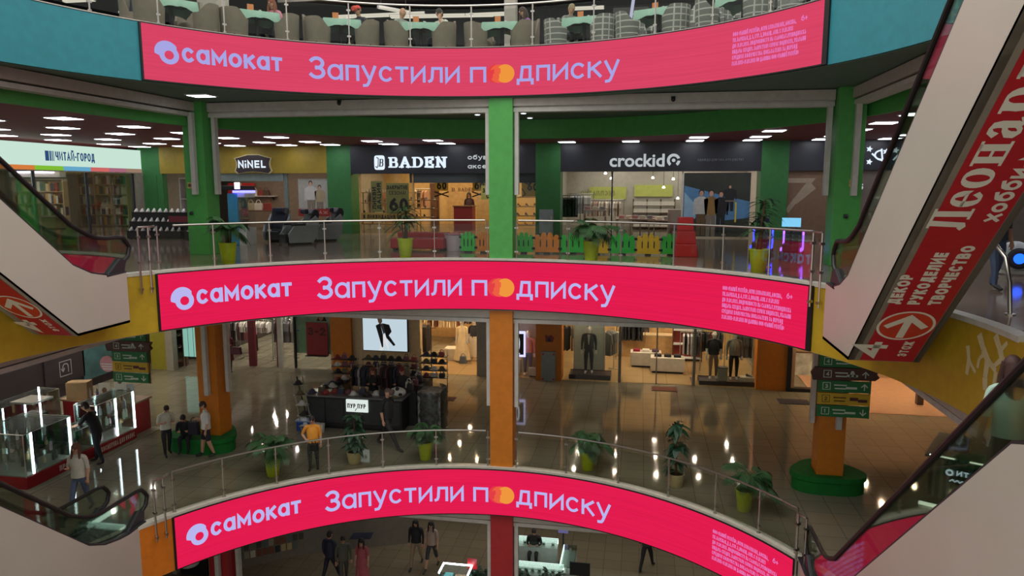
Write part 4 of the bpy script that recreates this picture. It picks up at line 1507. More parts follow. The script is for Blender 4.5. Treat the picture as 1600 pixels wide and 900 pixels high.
# book shop: lit sign on the left wall, facing the atrium
XL = -16.8
t = thing('shop_sign', 'pale lit book shop sign with a strip of coloured blocks, on the left wall', 'sign', (XL, 13.5, 2.9))
yA, yB = 8.6, 16.92
MB().box(XL - .25, XL, yA, yB, 2.4, 3.3).build('light_box', glow('pale_mint_light_box', (206, 236, 220), .92), t)
m = MB()
f = lambda u, v: (XL + .012, u, v)
cols_ = [(222, 176, 190), (226, 132, 64), (136, 200, 56), (108, 178, 214), (220, 110, 106), (176, 110, 130), (160, 130, 110)]
ys = [8.6, 10.0, 11.55, 12.8, 14.1, 15.05, 16.0, 16.92]
mats_ = []
for i, c in enumerate(cols_):
    quad(m, f, ys[i], 2.4, ys[i + 1], 2.55, i)
    mats_.append(glow('sign_strip_%d_%d_%d' % c, c, .85))
m.build('coloured_strip', mats_, t, flip=False)
m = MB()
ybr = lambda px: atx(px, 243, XL).y
hz = lambda px, py: atx(px, py, XL).z
strokes(m, 'ЧИТАЙ-ГОРОД', f, ybr(86), 2.75, .3, .055, gap=.16, fit=ybr(147) - ybr(86))
m.build('sign_lettering', glow('blue_sign_letters', (60, 96, 150), .6), t, flip=False)
m = MB()
for i, (a, w_) in enumerate(((70, 6), (77, 2.5), (80.5, 1.5), (83, 1))):
    quad(m, f, ybr(a), 2.72, ybr(a + w_), 3.06)
m.build('book_emblem', MATS['blue_sign_letters'], t, flip=False)
# book shop room behind the left wall
struct('wall_book_shop_front', MB().box(XL - .2, XL, 16.55, YF, 0, 2.4).box(XL - .2, XL, -14, 8.6, 0, 3.42).box(XL - .2, XL, 8.6, 16.55, 2.36, 2.4), M_wall)
struct('floor_book_shop', MB().box(-30, -16.8, 4, 26, -.2, .005), M_floor_g)
struct('wall_book_shop_back', MB().box(-30, -16.95, 20.6, 20.7, 0, 3), mat('warm_grey_wall', (178, 168, 148), .6))
struct('wall_book_shop_left', MB().box(-27.1, -27, 4, 20.6, 0, 3), MATS['warm_grey_wall'])
for i, ya in enumerate((9.2, 11.6, 14.1)):
    struct('window_%d' % (i + 1), MB().box(XL - .11, XL - .09, ya, ya + 2.3, .05, 2.36), G_shop, 'glass pane of the book shop front')
    struct('trim_book_shop_post_%d' % (i + 1), MB().box(XL - .14, XL - .06, ya + 2.32, ya + 2.4, 0, 2.36), M_char)

BOOKC = [mat('book_%s' % n, c, .7) for n, c in (('red', (150, 44, 40)), ('navy', (44, 52, 92)), ('cream', (214, 200, 170)), ('teal', (40, 110, 112)), ('mustard', (196, 154, 60)), ('brown', (92, 60, 44)), ('white', (220, 218, 210)), ('green', (70, 104, 64)))]
M_shelf = mat('pale_wood_shelf', (196, 172, 132), .55)


def bookcase(label, loc, wd, rows, rh, seed, lit=False, rz=0):
    rnd = random.Random(seed)
    t = thing('bookcase', label, 'bookcase', loc, rz)
    H = rows * rh + .1
    b = MB()
    b.box(-wd / 2, wd / 2, .26, .28, 0, H)
    b.build('back_panel', M_shelf, t, world=False)
    for s in (-1, 1):
        MB().box(s * wd / 2 - .02, s * wd / 2 + .02, 0, .28, 0, H).build('side_panel', M_shelf, t, world=False)
    for r in range(rows + 1):
        MB().box(-wd / 2 + .02, wd / 2 - .02, 0, .26, .06 + r * rh, .085 + r * rh).build('shelf', M_shelf, t, world=False)
    return t


BK = {}


def book(w_, h_, m, k):
    key = (round(w_, 3), round(h_, 3), k)
    if key not in BK:
        b = MB().box(-w_ / 2, w_ / 2, 0, .17, 0, h_)
        me = b.build('book', m, None)
        BK[key] = me.data
        bpy.data.objects.remove(me)
    o = bpy.data.objects.new('book', BK[key])
    COL.objects.link(o)
    return o


def fill_books(loc, wd, rows, rh, seed, label, group, first_row=0):
    rnd = random.Random(seed)
    for r in range(first_row, rows):
        x = -wd / 2 + .06
        while x < wd / 2 - .1:
            w_ = rnd.choice((.07, .1, .13))
            h_ = rh * rnd.choice((.62, .72, .8))
            if rnd.random() < .12:
                x += .1
                continue
            k = rnd.randrange(len(BOOKC))
            o = book(w_, h_, BOOKC[k], k)
            o.location = (loc[0] + x + w_ / 2, loc[1] + .05, loc[2] + .085 + r * rh)
            tag(o, label, 'book', group)
            x += w_ + .012


pa, pb = aty(125, 335, 20.2), aty(201, 335, 20.2)
wdt = (pb.x - pa.x) / 3
for i in range(3):
    cx = pa.x + wdt * (i + .5)
    lb = ('left', 'middle', 'right')[i]
    bookcase('pale wood bookcase at the back of the book shop, %s of three' % lb, (cx, 20.2, 0), wdt - .03, 5, .47, 40 + i)
    fill_books((cx, 20.2, 0), wdt - .03, 5, .47, 50 + i, 'upright book in the %s bookcase at the back of the book shop' % lb, 'books in the %s bookcase' % lb)
pa, pb = aty(22, 320, 17.6), aty(100, 320, 17.6)
cx = (pa.x + pb.x) / 2
t = bookcase('white bookcase lit from above, on the left of the book shop', (cx, 17.6, 0), pb.x - pa.x, 4, .52, 44)
MB().box((pa.x - pb.x) / 2, (pb.x - pa.x) / 2, -.1, .25, 2.25, 2.5).build('header_panel', M_white, t, world=False)
MB().box((pa.x - pb.x) / 2 + .1, (pb.x - pa.x) / 2 - .25, -.16, -.1, 2.42, 2.5).build('strip_lamp', glow('violet_white_strip_lamp', (250, 226, 255), 5), t, world=False)
fill_books((cx, 17.6, 0), pb.x - pa.x, 4, .52, 66, 'book in the white lit bookcase of the book shop', 'books in the white lit bookcase', 1)
area('book_shop_lamps', (-21, 15, 2.9), 5, 5, 110, (1, .9, .75))

# ------------------------------------------------------------------ NiNEL shop: shelves, table, poster
area('ninel_lamps', (-12.2, 19.5, 2.9), 6, 3.5, 100, (1, .88, .75))
area('baden_lamps', (-4.2, 19.8, 2.9), 6.5, 4, 190, (1, .78, .48))
area('crockid_lamps', (4, 20, 2.9), 6.5, 4, 130, (1, .93, .84))


def bagm(m, w_=.3, h_=.26, d=.14):
    b = MB().prism([(-w_ / 2, 0), (w_ / 2, 0), (w_ * .42, h_), (-w_ * .42, h_)], 'y', -d / 2, d / 2)
    return b


def handbag(label, loc, c, w_=.32, h_=.26, group=None):
    t = thing('handbag', label, 'bag', loc, 0, group)
    bagm(None, w_, h_).build('bag_body', mat('leather_%d_%d_%d' % c, c, .5), t, world=False, bevel=.012)
    pts = [(w_ * .28 * math.cos(a), 0, h_ + w_ * .4 * math.sin(a)) for a in [PI * i / 8 for i in range(9)]]
    MB().tube(pts, .012, 6).build('bag_handle', mat('leather_%d_%d_%d' % c, c, .5), t, world=False)
    return t


def table(name, label, loc, wd, dp, h, m, leg_m=None, cat='table', top=.05):
    t = thing(name, label, cat, loc)
    MB().box(-wd / 2, wd / 2, -dp / 2, dp / 2, h - top, h).build('table_top', m, t, world=False, bevel=.006)
    for sx in (-1, 1):
        for sy in (-1, 1):
            x, y = sx * (wd / 2 - .05), sy * (dp / 2 - .05)
            MB().box(x - .025, x + .025, y - .025, y + .025, 0, h - top).build('leg', leg_m or m, t, world=False)
    return t


def wall_shelf(label, loc, wd, m, dp=.35):
    t = thing('wall_shelf', label, 'shelf', loc)
    MB().box(-wd / 2, wd / 2, -dp, 0, -.03, 0).build('shelf_board', m, t, world=False)
    for s in (-1, 1):
        MB().prism([(-dp * .8, -.03), (0, -.03), (0, -.22)], 'x', s * wd * .4 - .012, s * wd * .4 + .012).build('bracket', M_char, t, world=False)
    return t


def fpx(px, py, y):
    p = aty(px, py, y)
    return (p.x, y, p.z)


BAGC = [(224, 214, 196), (190, 176, 150), (226, 222, 214), (150, 60, 44), (90, 66, 50), (204, 186, 160)]
YB = 21.9
p = fpx(396, 306, YB)
wall_shelf('white wall shelf with pale handbags at the back of the bag shop', (p[0], YB + .3, p[2]), 2.2, M_white)
for i, px in enumerate((378, 386, 396, 406, 414)):
    q = fpx(px, 306, YB)
    handbag('%s handbag on the white wall shelf, number %s from the left end' % (('cream', 'tan', 'white', 'rust', 'brown')[i], ('one', 'two', 'three', 'four', 'five')[i]), (q[0], YB + .12, p[2]), BAGC[i])
q = fpx(374, 296, YB)
t = thing('wall_panel', 'bright red display panel high on the back wall of the bag shop', 'panel', (q[0], 22.1, q[2]))
for i, dx in enumerate((-.36, .36)):
    MB().box(dx - .33, dx + .33, -.04, 0, -.35, .3).build('red_board', mat('bright_red_board', (214, 40, 36), .5), t, world=False)
MB().box(-.02, .02, -.06, 0, -.35, .3).build('divider', M_white, t, world=False)
q = fpx(405, 331, 19.6)
tb = table('display_table', 'dark topped display table in the bag shop doorway', (q[0], 19.6, 0), 2.6, .8, .82, M_brown, M_char)
for i, (px, c, n_) in enumerate(((380, (210, 196, 170), 'cream'), (392, (190, 168, 130), 'tan'), (404, (214, 204, 186), 'pale'), (418, (150, 56, 44), 'rust'))):
    q = fpx(px, 322, 19.5)
    handbag('%s handbag standing on the dark display table of the bag shop' % n_, (q[0], 19.5, .82), c, .38, .3)
# poster with a couple behind the window
xa, xb, za, zb = fpx(454, 0, YF + .1)[0], fpx(505, 0, YF + .1)[0], fpx(480, 338, YF + .1)[2], fpx(480, 279, YF + .1)[2]
t = thing('poster', 'window poster of a man and a woman standing, beside the green pillar', 'poster', ((xa + xb) / 2, YF + .1, za))
MB().box(xa, xb, YF + .1, YF + .12, za, zb).build('poster_board', mat('grey_poster_print', (176, 174, 164), .6), t)
f = fw(YF + .095)


def figure(mb, f, x, z0, h, k0, skin=1, hair=2, top=3, bottom=4, w=.2):
    """small printed standing figure: hair, face, top, trousers (material slots)"""
    fpoly(mb, f, [(x - w * h * .55, z0), (x - w * h * .1, z0), (x, z0 + h * .4), (x + w * h * .1, z0), (x + w * h * .55, z0), (x + w * h * .6, z0 + h * .5), (x - w * h * .6, z0 + h * .5)], bottom)
    fpoly(mb, lambda u, v: f(u, v)[:1] + (f(u, v)[1] - .002,) + f(u, v)[2:], [(x - w * h * .7, z0 + h * .47), (x + w * h * .7, z0 + h * .47), (x + w * h * .9, z0 + h * .8), (x + w * h * .3, z0 + h * .86), (x - w * h * .3, z0 + h * .86), (x - w * h * .9, z0 + h * .8)], top)
    g = lambda u, v: (f(u, v)[0], f(u, v)[1] - .004, f(u, v)[2])
    disc(mb, g, x, z0 + h * .945, h * .06, h * .07, hair)
    g = lambda u, v: (f(u, v)[0], f(u, v)[1] - .006, f(u, v)[2])
    disc(mb, g, x, z0 + h * .925, h * .045, h * .058, skin)
    for s in (-1, 1):
        fpoly(mb, f, [(x + s * w * h * .75, z0 + h * .8), (x + s * w * h * .95, z0 + h * .78), (x + s * w * h * 1.0, z0 + h * .45), (x + s * w * h * .8, z0 + h * .45)], top)


PS = [mat('print_%s' % n, c, .6) for n, c in (('grey', (120, 120, 112)), ('skin', (206, 160, 130)), ('dark_hair', (44, 34, 30)), ('white', (206, 204, 196)), ('stone', (134, 122, 104)), ('sand', (176, 158, 124)), ('black', (36, 36, 38)), ('brown', (110, 84, 56)), ('blue', (92, 142, 186)), ('pale_blue', (160, 196, 220)), ('ochre', (150, 116, 64)))]
m = MB()
figure(m, f, xa + (xb - xa) * .4, za, (zb - za) * .93, 0, 1, 2, 3, 4)
figure(m, f, xa + (xb - xa) * .68, za, (zb - za) * .82, 0, 1, 2, 5, 4)
m.build('printed_figures', PS, t, flip=False)
# clothes rails inside NiNEL right part


def garment(mb, x, y, z, wd, ln, mi=0, rz=0.0):
    """one garment on a hanger: shoulders, sleeves, body, hem"""
    M = Matrix.Translation((x, y, z)) @ Matrix.Rotation(rz, 4, 'Z')
    pr = [(-wd * .12, 0), (-wd * .5, -.06), (-wd * .62, -ln * .45), (-wd * .5, -ln * .46), (-wd * .44, -ln * .2), (-wd * .46, -ln), (wd * .46, -ln), (wd * .44, -ln * .2), (wd * .5, -ln * .46), (wd * .62, -ln * .45), (wd * .5, -.06), (wd * .12, 0)]
    k = len(pr)
    vs = [M @ Vector((a, -.035, b)) for a, b in pr] + [M @ Vector((a, .035, b)) for a, b in pr]
    fs = [tuple(range(k)), tuple(range(k, 2 * k))[::-1]] + [(i, (i + 1) % k, k + (i + 1) % k, k + i) for i in range(k)]
    mb.add(vs, fs, mi)


GARM = {}


def clothes_rail(label, loc, wd, n, ln, cols_, rz=0.0, h=1.55, gl=None, seed=1, turn=PI / 2, name='clothes_rail'):
    rnd = random.Random(seed)
    t = thing(name, label, 'clothes rail', loc, rz)
    MB().tube([(-wd / 2, 0, h), (wd / 2, 0, h)], .016, 8).build('hanging_bar', M_steel, t, world=False)
    for s in (-1, 1):
        MB().tube([(s * wd / 2, 0, 0), (s * wd / 2, 0, h)], .016, 8).build('upright', M_steel, t, world=False)
        MB().box(s * wd / 2 - .02, s * wd / 2 + .02, -.22, .22, 0, .03).build('foot', M_steel, t, world=False)
    for i in range(n):
        c = cols_[rnd.randrange(len(cols_))]
        key = (c, round(ln, 2))
        if key not in GARM:
            mb = MB()
            garment(mb, 0, 0, 0, .44, ln)
            mb.tube([(-.1, 0, 0), (0, 0, .05), (.0, 0, .09)], .006, 5)
            o = mb.build('garment', mat('cloth_%d_%d_%d' % c, c, .9), None)
            GARM[key] = o.data
            bpy.data.objects.remove(o)
        o = bpy.data.objects.new('garment', GARM[key])
        COL.objects.link(o)
        x = -wd / 2 + .1 + (wd - .2) * (i + .5) / n
        o.location = Vector(loc) + Matrix.Rotation(rz, 3, 'Z') @ Vector((x, 0, h - .08))
        o.rotation_euler = (0, 0, rz + turn + rnd.uniform(-.25, .25))
        tag(o, gl or ('garment on a hanger, ' + label), 'garment', 'garments on ' + label[:70])
    return t


q = fpx(513, 330, 18.2)
clothes_rail('clothes rail with pale tops behind the couple poster', (fpx(484, 0, 18.8)[0], 18.8, 0), .8, 6, .8, [(206, 200, 186), (170, 160, 140), (60, 60, 60)], gl='pale top hanging behind the couple poster', seed=3)
person('person', 'person in a dark jacket with reddish hair browsing at the left of the bag shop', (fpx(293, 0, 16.2)[0], 16.0, 0), .8, 1.72, (48, 50, 56), (38, 40, 48), sleeve=1.0, hair=(150, 70, 40), arms=('reach', 'down'))
t = thing('tall_cabinet', 'open cabinet with dark red shelves left of the left green column', 'cabinet', (fpx(281, 0, 18)[0], 18, 0))
for s in (-1, 1):
    MB().box(s * .4 - .03, s * .4 + .03, -.2, .2, 0, 2.2).build('side_panel', M_white, t, world=False)
for z in (.7, 1.3, 2.15):
    MB().box(-.38, .38, -.2, .2, z, z + .04).build('shelf', M_white, t, world=False)
MB().box(-.38, .38, .17, .2, 0, 2.2).build('back_panel', mat('dark_red_panel', (146, 52, 40), .6), t, world=False)
for i, z in enumerate((.74, 1.34)):
    handbag('brown bag on the %s shelf of the open cabinet' % ('lower', 'upper')[i], (t.location.x, 17.95, z), (90, 60, 46), .42, .34)

# ------------------------------------------------------------------ BADEN interior and posters
t = thing('window_poster', 'olive closing sale poster with a large 60 in the shoe shop window', 'poster', (fpx(613, 0, YF - .03)[0], YF - .03, 1.2))
xa, xb, za, zb = fpx(596, 0, YF - .03)[0], fpx(633, 0, YF - .03)[0], fpx(613, 334, YF - .03)[2], fpx(613, 286, YF - .03)[2]
MB().box(xa, xb, YF - .04, YF - .03, za, zb).build('poster_board', M_post_ol, t)
m = MB()
f = fw(YF - .045)
wP = xb - xa
strokes(m, 'ЗАКРЫТИЕ', f, xa + wP * .05, zb - .24, .15, .03, gap=.18, fit=wP * .9)
strokes(m, 'СЕЗОНА!', f, xa + wP * .14, zb - .45, .15, .022, gap=.18, fit=wP * .72)
strokes(m, '60', f, xa + wP * .14, za + .1, .5, .12, gap=.12, fit=wP * .82)
m.build('printed_words', M_ink, t, flip=False)
t = thing('window_poster', 'narrow olive poster with vertical words in the shoe shop window', 'poster', (fpx(581, 0, YF - .03)[0], YF - .03, 1.2))
xa, xb, za, zb = fpx(572, 0, YF - .03)[0], fpx(590, 0, YF - .03)[0], fpx(581, 331, YF - .03)[2], fpx(581, 283, YF - .03)[2]
MB().box(xa, xb, YF - .04, YF - .03, za, zb).build('poster_board', M_post_ol, t)
m = MB()
fv = lambda u, v: (xb - v, YF - .045, za + u)
strokes(m, 'ЛИКВИ', fv, .1, (xb - xa) * .55, .16, .04, fit=(zb - za) * .72)
strokes(m, 'ДАЦИЯ', fv, .1, (xb - xa) * .12, .16, .04, fit=(zb - za) * .85)
m.build('printed_words', M_ink, t, flip=False)
t = thing('window_strip', 'yellowish sale strip with black words low across the shoe shop window', 'poster', (fpx(600, 0, YF - .03)[0], YF - .03, .5))
xa, xb, za, zb = fpx(555, 0, YF - .03)[0], fpx(640, 0, YF - .03)[0], fpx(600, 344, YF - .03)[2], fpx(600, 333, YF - .03)[2]
MB().box(xa, xb, YF - .04, YF - .03, za, zb).build('strip_film', mat('ochre_film', (176, 146, 70), .6), t)
m = MB()
strokes(m, '% ЛИКВИДАЦИЯ ОБУВИ', fw(YF - .045), xa + .08, za + .06, (zb - za) * .55, .035, gap=.2, fit=xb - xa - .2)
m.build('printed_words', M_ink, t, flip=False)
struct('window_4', MB().box(fpx(555, 0, YF)[0], fpx(640, 0, YF)[0], YF - .02, YF - .01, .05, 2.33), G_shop, 'window pane of the shoe shop, left of its entrance')
struct('window_7', MB().box(fpx(743, 0, YF)[0], fpx(837, 0, YF)[0], YF - .02, YF - .01, .05, 2.33), G_shop, 'window pane of the shoe shop, right of its entrance')
struct('trim_shoe_window', MB().box(fpx(553, 0, YF)[0], fpx(555, 0, YF)[0], YF - .05, YF + .05, 0, 2.33).box(fpx(639, 0, YF)[0], fpx(641.5, 0, YF)[0], YF - .05, YF + .05, 0, 2.33), M_wood)
for i, (pxc, y_, lb) in enumerate(((690, 18.2, 'hanging round-cornered yellow 60 banner over the shoe shop entrance'), (749, 18.0, 'hanging yellow 60 banner partly behind the middle column'))):
    c = fpx(pxc, 292, y_)
    t = thing('hanging_banner', lb, 'banner', (c[0], y_, c[2]))
    w_ = .27
    pts = [(c[0] + x, c[2] + z) for x, z in ((-w_, -.15), (w_, -.15), (w_, .18), (w_ * .7, .3), (w_ * .3, .36), (-w_ * .3, .36), (-w_ * .7, .3), (-w_, .18))]
    MB().prism(pts, 'y', y_ - .01, y_ + .01).build('banner_board', M_post_y, t)
    m = MB()
    f = fw(y_ - .015)
    strokes(m, '60', f, c[0] - w_ * .7, c[2] - .1, .3, .065, gap=.12, fit=w_ * 1.45)
    ribbon(m, [(c[0] - w_, c[2] - .2), (c[0] + w_, c[2] - .38)], f, .05, .05)
    ribbon(m, [(c[0] - w_, c[2] - .38), (c[0] + w_, c[2] - .2)], f, .05, .05)
    m.build('printed_number', M_ink, t, flip=False)
    MB().tube([(c[0] - .2, y_, c[2] + .3), (c[0] - .2, y_, 2.95)], .005, 5).tube([(c[0] + .2, y_, c[2] + .3), (c[0] + .2, y_, 2.95)], .005, 5).build('hanging_wire', M_steel, t)
t = thing('window_poster', 'bright yellow sale poster of the shoe shop, partly behind the middle column', 'poster', (fpx(757, 0, YF - .03)[0], YF - .03, 1.4))
xa, xb, za, zb = fpx(750, 0, YF - .03)[0], fpx(800, 0, YF - .03)[0], fpx(757, 312, YF - .03)[2], fpx(757, 290, YF - .03)[2]
MB().box(xa, xb, YF - .04, YF - .03, za, zb).build('poster_board', mat('lemon_poster', (226, 214, 110), .6), t)
m = MB()
strokes(m, 'ЗАКРЫТИЕ', fw(YF - .045), xa + .06, za + .26, .17, .035, fit=xb - xa - .2)
strokes(m, 'СЕЗОНА', fw(YF - .045), xa + .2, za + .05, .17, .035, fit=xb - xa - .4)
m.build('printed_words', M_ink, t, flip=False)
t = thing('hanging_banner', 'yellow 60 banner with a hexagon right of the middle column', 'banner', (fpx(829, 0, 17.6)[0], 17.6, 1.6))
c = fpx(829, 293, 17.6)
MB().box(c[0] - .34, c[0] + .3, 17.58, 17.6, c[2] - .35, c[2] + .35).build('banner_board', M_post_y, t)
m = MB()
f = fw(17.57)
strokes(m, '60', f, c[0] - .12, c[2] - .12, .28, .06, gap=.12, fit=.4)
ribbon(m, [(c[0] - .3, c[2] + .25), (c[0] - .1, c[2] + .12), (c[0] + .25, c[2] + .28)], f, .04, .04)
ribbon(m, [(c[0] - .32, c[2] - .05), (c[0] - .2, c[2] - .25), (c[0] - .3, c[2] - .34)], f, .04, .04)
m.build('printed_number', M_ink, t, flip=False)
# brown door, column of wood, counter
struct('door_1', MB().box(fpx(667, 0, 22.3)[0], fpx(681, 0, 22.3)[0], 22.3, 22.4, 0, 2.0), M_brown, 'brown door at the back of the shoe shop')
q = fpx(723, 0, 20.2)
t = thing('cash_desk', 'dark red cash desk inside the shoe shop', 'counter', (q[0], 20.2, 0))
MB().box(-.4, .4, -.3, .3, 0, 1.0).build('desk_body', mat('dark_red_desk', (120, 34, 44), .5), t, world=False)
MB().box(-.44, .44, -.34, .34, 1.0, 1.04).build('desk_top', M_brown, t, world=False)
person('person', 'shop assistant with dark hair behind the dark red cash desk', (q[0] + .05, 20.85, 0), 0, 1.6, (60, 34, 40), (40, 40, 44), long_hair=True, female=True, sleeve=1.0)
t = thing('wood_partition', 'tall light wood panel with small letters behind the cash desk', 'panel', (fpx(732, 0, 22.2)[0], 22.2, 0))
MB().box(-1.0, 1.0, 0, .08, 0, 2.4).build('wood_panel', M_wood, t, world=False)
m = MB()
f = lambda u, v: (t.location.x + u, 22.195, v)
strokes(m, 'B', f, -.86, 1.62, .18, .04, serif=True, thin=.5)
strokes(m, 'BADEN', f, -.55, 1.62, .18, .03, serif=True, thin=.5, fit=.75)
m.build('wall_lettering', M_brown, t, flip=False)


SHM = {}


def shoe(loc, rz, c, boot=False, label=None, group=None):
    key = (c, boot)
    if key not in SHM:
        t = thing('shoe', 'x', 'shoe')
        so = MB().prism([(-.05, -.04), (-.04, .1), (-.035, .2), (0, .22), (.035, .2), (.04, .1), (.035, 0), (.03, -.05), (-.03, -.06)], 'z', 0, .03)
        so.build('sole', mat('shoe_sole_white', (214, 210, 204), .6), t, world=False)
        h_ = .12 if not boot else .26
        vs, fs = [], []
        prof = [(-.055, h_, .035), (.0, h_, .036), (.04, h_ * .75 if not boot else .13, .038), (.1, .075, .04), (.17, .055, .037), (.21, .035, .02)]
        for y, z, w_ in prof:
            vs += [(-w_, y, .03), (-w_ * .75, y, z * .8), (0, y, z), (w_ * .75, y, z * .8), (w_, y, .03)]
        for i in range(len(prof) - 1):
            for j in range(4):
                a = i * 5 + j
                fs.append((a, a + 1, a + 6, a + 5))
        fs += [(0, 1, 2, 3, 4), tuple(range(25, 30))[::-1]]
        MB().add(vs, fs).build('upper', mat('shoe_%d_%d_%d' % c, c, .6), t, world=False, smooth=True)
        SHM[key] = t
        r = t
    else:
        r = copy_tree(SHM[key])
    r.location = loc
    r.rotation_euler = (0, 0, rz)
    tag(r, label, 'shoe', group)
    return r


def shoe_rack(label, loc, wd, tiers, colrows, m=M_char, group=None, slab_lab='', dp=.34, rz=0.0, z0=.3, dz=.3, n=8, sc=1.0):
    """stepped display rack; every shoe on it is a thing of its own"""
    t = thing('shoe_rack', label, 'shoe rack', loc, rz)
    for k in range(tiers):
        z = z0 + dz * k
        MB().box(-wd / 2, wd / 2, -dp / 2 + k * .16, dp / 2 + k * .16, z - .03, z).build('shelf', m, t, world=False)
    H = z0 + dz * (tiers - 1)
    if m is M_blk:
        for k in range(tiers):
            z = z0 + dz * k
            MB().box(-wd / 2, wd / 2, -dp / 2 + k * .16 + .01, dp / 2 + k * .16, max(.02, z - dz + .01) if k else .02, z - .03).build('black_skirt', m, t, world=False)
    for s in (-1, 1):
        MB().box(s * (wd / 2 - .02) - .02, s * (wd / 2 - .02) + .02, .0, .05, 0, z0).box(s * (wd / 2 - .02) - .02, s * (wd / 2 - .02) + .02, (tiers - 1) * .16, (tiers - 1) * .16 + .05, 0, H).build('leg', m, t, world=False)
    for k in range(tiers):
        for i in range(n):
            x = -wd / 2 + wd * (i + .5) / n
            p = Vector(loc) + Matrix.Rotation(rz, 3, 'Z') @ Vector((x, k * .16 - .05, z0 + dz * k))
            c = colrows[k] if isinstance(colrows[k], tuple) else colrows[k][i % len(colrows[k])]
            s = shoe(p, rz + PI + .45, c, False, 'shoe on the %s tier of the %s' % (('lowest', 'second', 'third', 'fourth', 'fifth')[k] if tiers > 3 else ('lower', 'middle', 'top')[k], slab_lab), 'shoes on the ' + slab_lab)
            s.scale = (sc,) * 3
    return t


shoe_rack('dark stepped rack of shoes inside the shoe shop entrance, left side', (fpx(652, 0, 19)[0], 19, 0), 1.3, 3, [(30, 28, 28), (40, 30, 28), (28, 28, 30)], M_brown, slab_lab='dark rack in the shoe shop entrance', z0=.6, dz=.35, n=4)
shoe_rack('wood shoe shelf behind the olive posters of the shoe shop', (fpx(598, 0, 18.2)[0], 18.2, 0), 2.5, 4, [(196, 120, 60), (60, 40, 36), (120, 80, 60), (206, 190, 170)], M_wood, slab_lab='wood shelf behind the olive posters', z0=.35, dz=.42, n=6)
shoe_rack('low shoe shelf at the right part of the shoe shop, near the facade pillar', (fpx(822, 0, 18.2)[0], 18.2, 0), 1.0, 4, [(196, 120, 60), (60, 40, 36), (120, 80, 60), (206, 190, 170)], M_wood, slab_lab='wood shelf right of the middle column', z0=.35, dz=.36, n=3)
for i, px in enumerate((582, 606, 655)):
    clothes_rail('bag and coat rail number %s inside the shoe shop' % ('one', 'two', 'three')[i], (fpx(px, 0, 20.5)[0], 20.5, 0), .7, 4, .7, [(150, 60, 50), (60, 50, 46), (200, 150, 120)], gl='bag or coat hanging on the %s rail inside the shoe shop' % ('left', 'middle', 'right')[i], seed=i + 9, h=1.75)

# ------------------------------------------------------------------ crockid interior
for i, (a, b) in enumerate(((876, 962), (962, 1076))):
    xa, xb = fpx(a, 0, YF)[0], fpx(b, 0, YF)[0]
    struct('window_%d' % (5 + i), MB().box(xa + .03, xb - .03, YF - .02, YF - .01, .05, 2.38), G_shop, 'window pane of the children shop')
    struct('trim_children_window_%d' % i, MB().box(xb - .03, xb + .03, YF - .04, YF + .03, 0, 2.38).box(xa - .02, xa + .02, YF - .04, YF + .03, 0, 2.38), M_white)
L_shop = glow('shop_ceiling_tube', (255, 250, 240), 5)
for i, (px, py, w_) in enumerate(((933, 272, .7), (982, 272, .8), (1032, 271, .8))):
    q = atz(px, py, 2.9)
    t = thing('ceiling_light', 'white light fitting on the ceiling of the children shop, %s of three' % ('left', 'middle', 'right')[i], 'ceiling light', (q.x, min(q.y, 22), 2.94))
    MB().box(-w_ / 2, w_ / 2, -.2, .2, -.04, 0).build('lamp_housing', M_pfr, t, world=False)
    MB().box(-w_ / 2 + .03, w_ / 2 - .03, -.17, .17, -.05, -.04).build('diffuser', L_shop, t, world=False)
for i, (px, py) in enumerate(((946, 271), (955, 279), (1020, 278), (1052, 280), (1037, 293), (1059, 310))):
    q = aty(px, py, 19 + (i % 3))
    t = thing('spotlight', 'small bright track spotlight of the children shop, %s from the left' % ('first', 'second', 'third', 'fourth', 'fifth', 'sixth')[i], 'spotlight', (q.x, q.y, 2.95))
    MB().tube([(0, 0, 0), (0, 0, q.z - 2.95 + .05)], .01, 6).build('stem', M_char, t, world=False)
    MB().lathe([(.03, q.z - 2.95 + .06), (.06, q.z - 2.95), (.05, q.z - 2.95 - .03)], n=12).build('lamp_head', glow('spot_head', (255, 250, 240), 5), t, world=False)
M_ygreen = mat('yellow_green_banner', (196, 200, 92), .6)
for i, (a, b, z_a, z_b) in enumerate(((925, 985, 311, 292), (998, 1060, 307, 289))):
    xa, xb, za, zb = fpx(a, 0, 22.4)[0], fpx(b, 0, 22.4)[0], fpx(950, z_a, 22.4)[2], fpx(950, z_b, 22.4)[2]
    t = thing('wall_banner', 'yellow-green banner on the back wall of the children shop, %s one' % ('left', 'right')[i], 'banner', ((xa + xb) / 2, 22.45, za))
    MB().box(xa, xb, 22.4, 22.45, za, zb).build('banner_board', M_ygreen, t)
    if i == 0:
        m = MB()
        fm_ = lambda u, v: (xb - u, 22.39, za + v)
        strokes(m, 'БЕСПЛАТНО', fm_, .5, .16, .2, .04, fit=1.5)
        m.build('banner_words', mat('olive_print', (150, 152, 70), .6), t, flip=False)
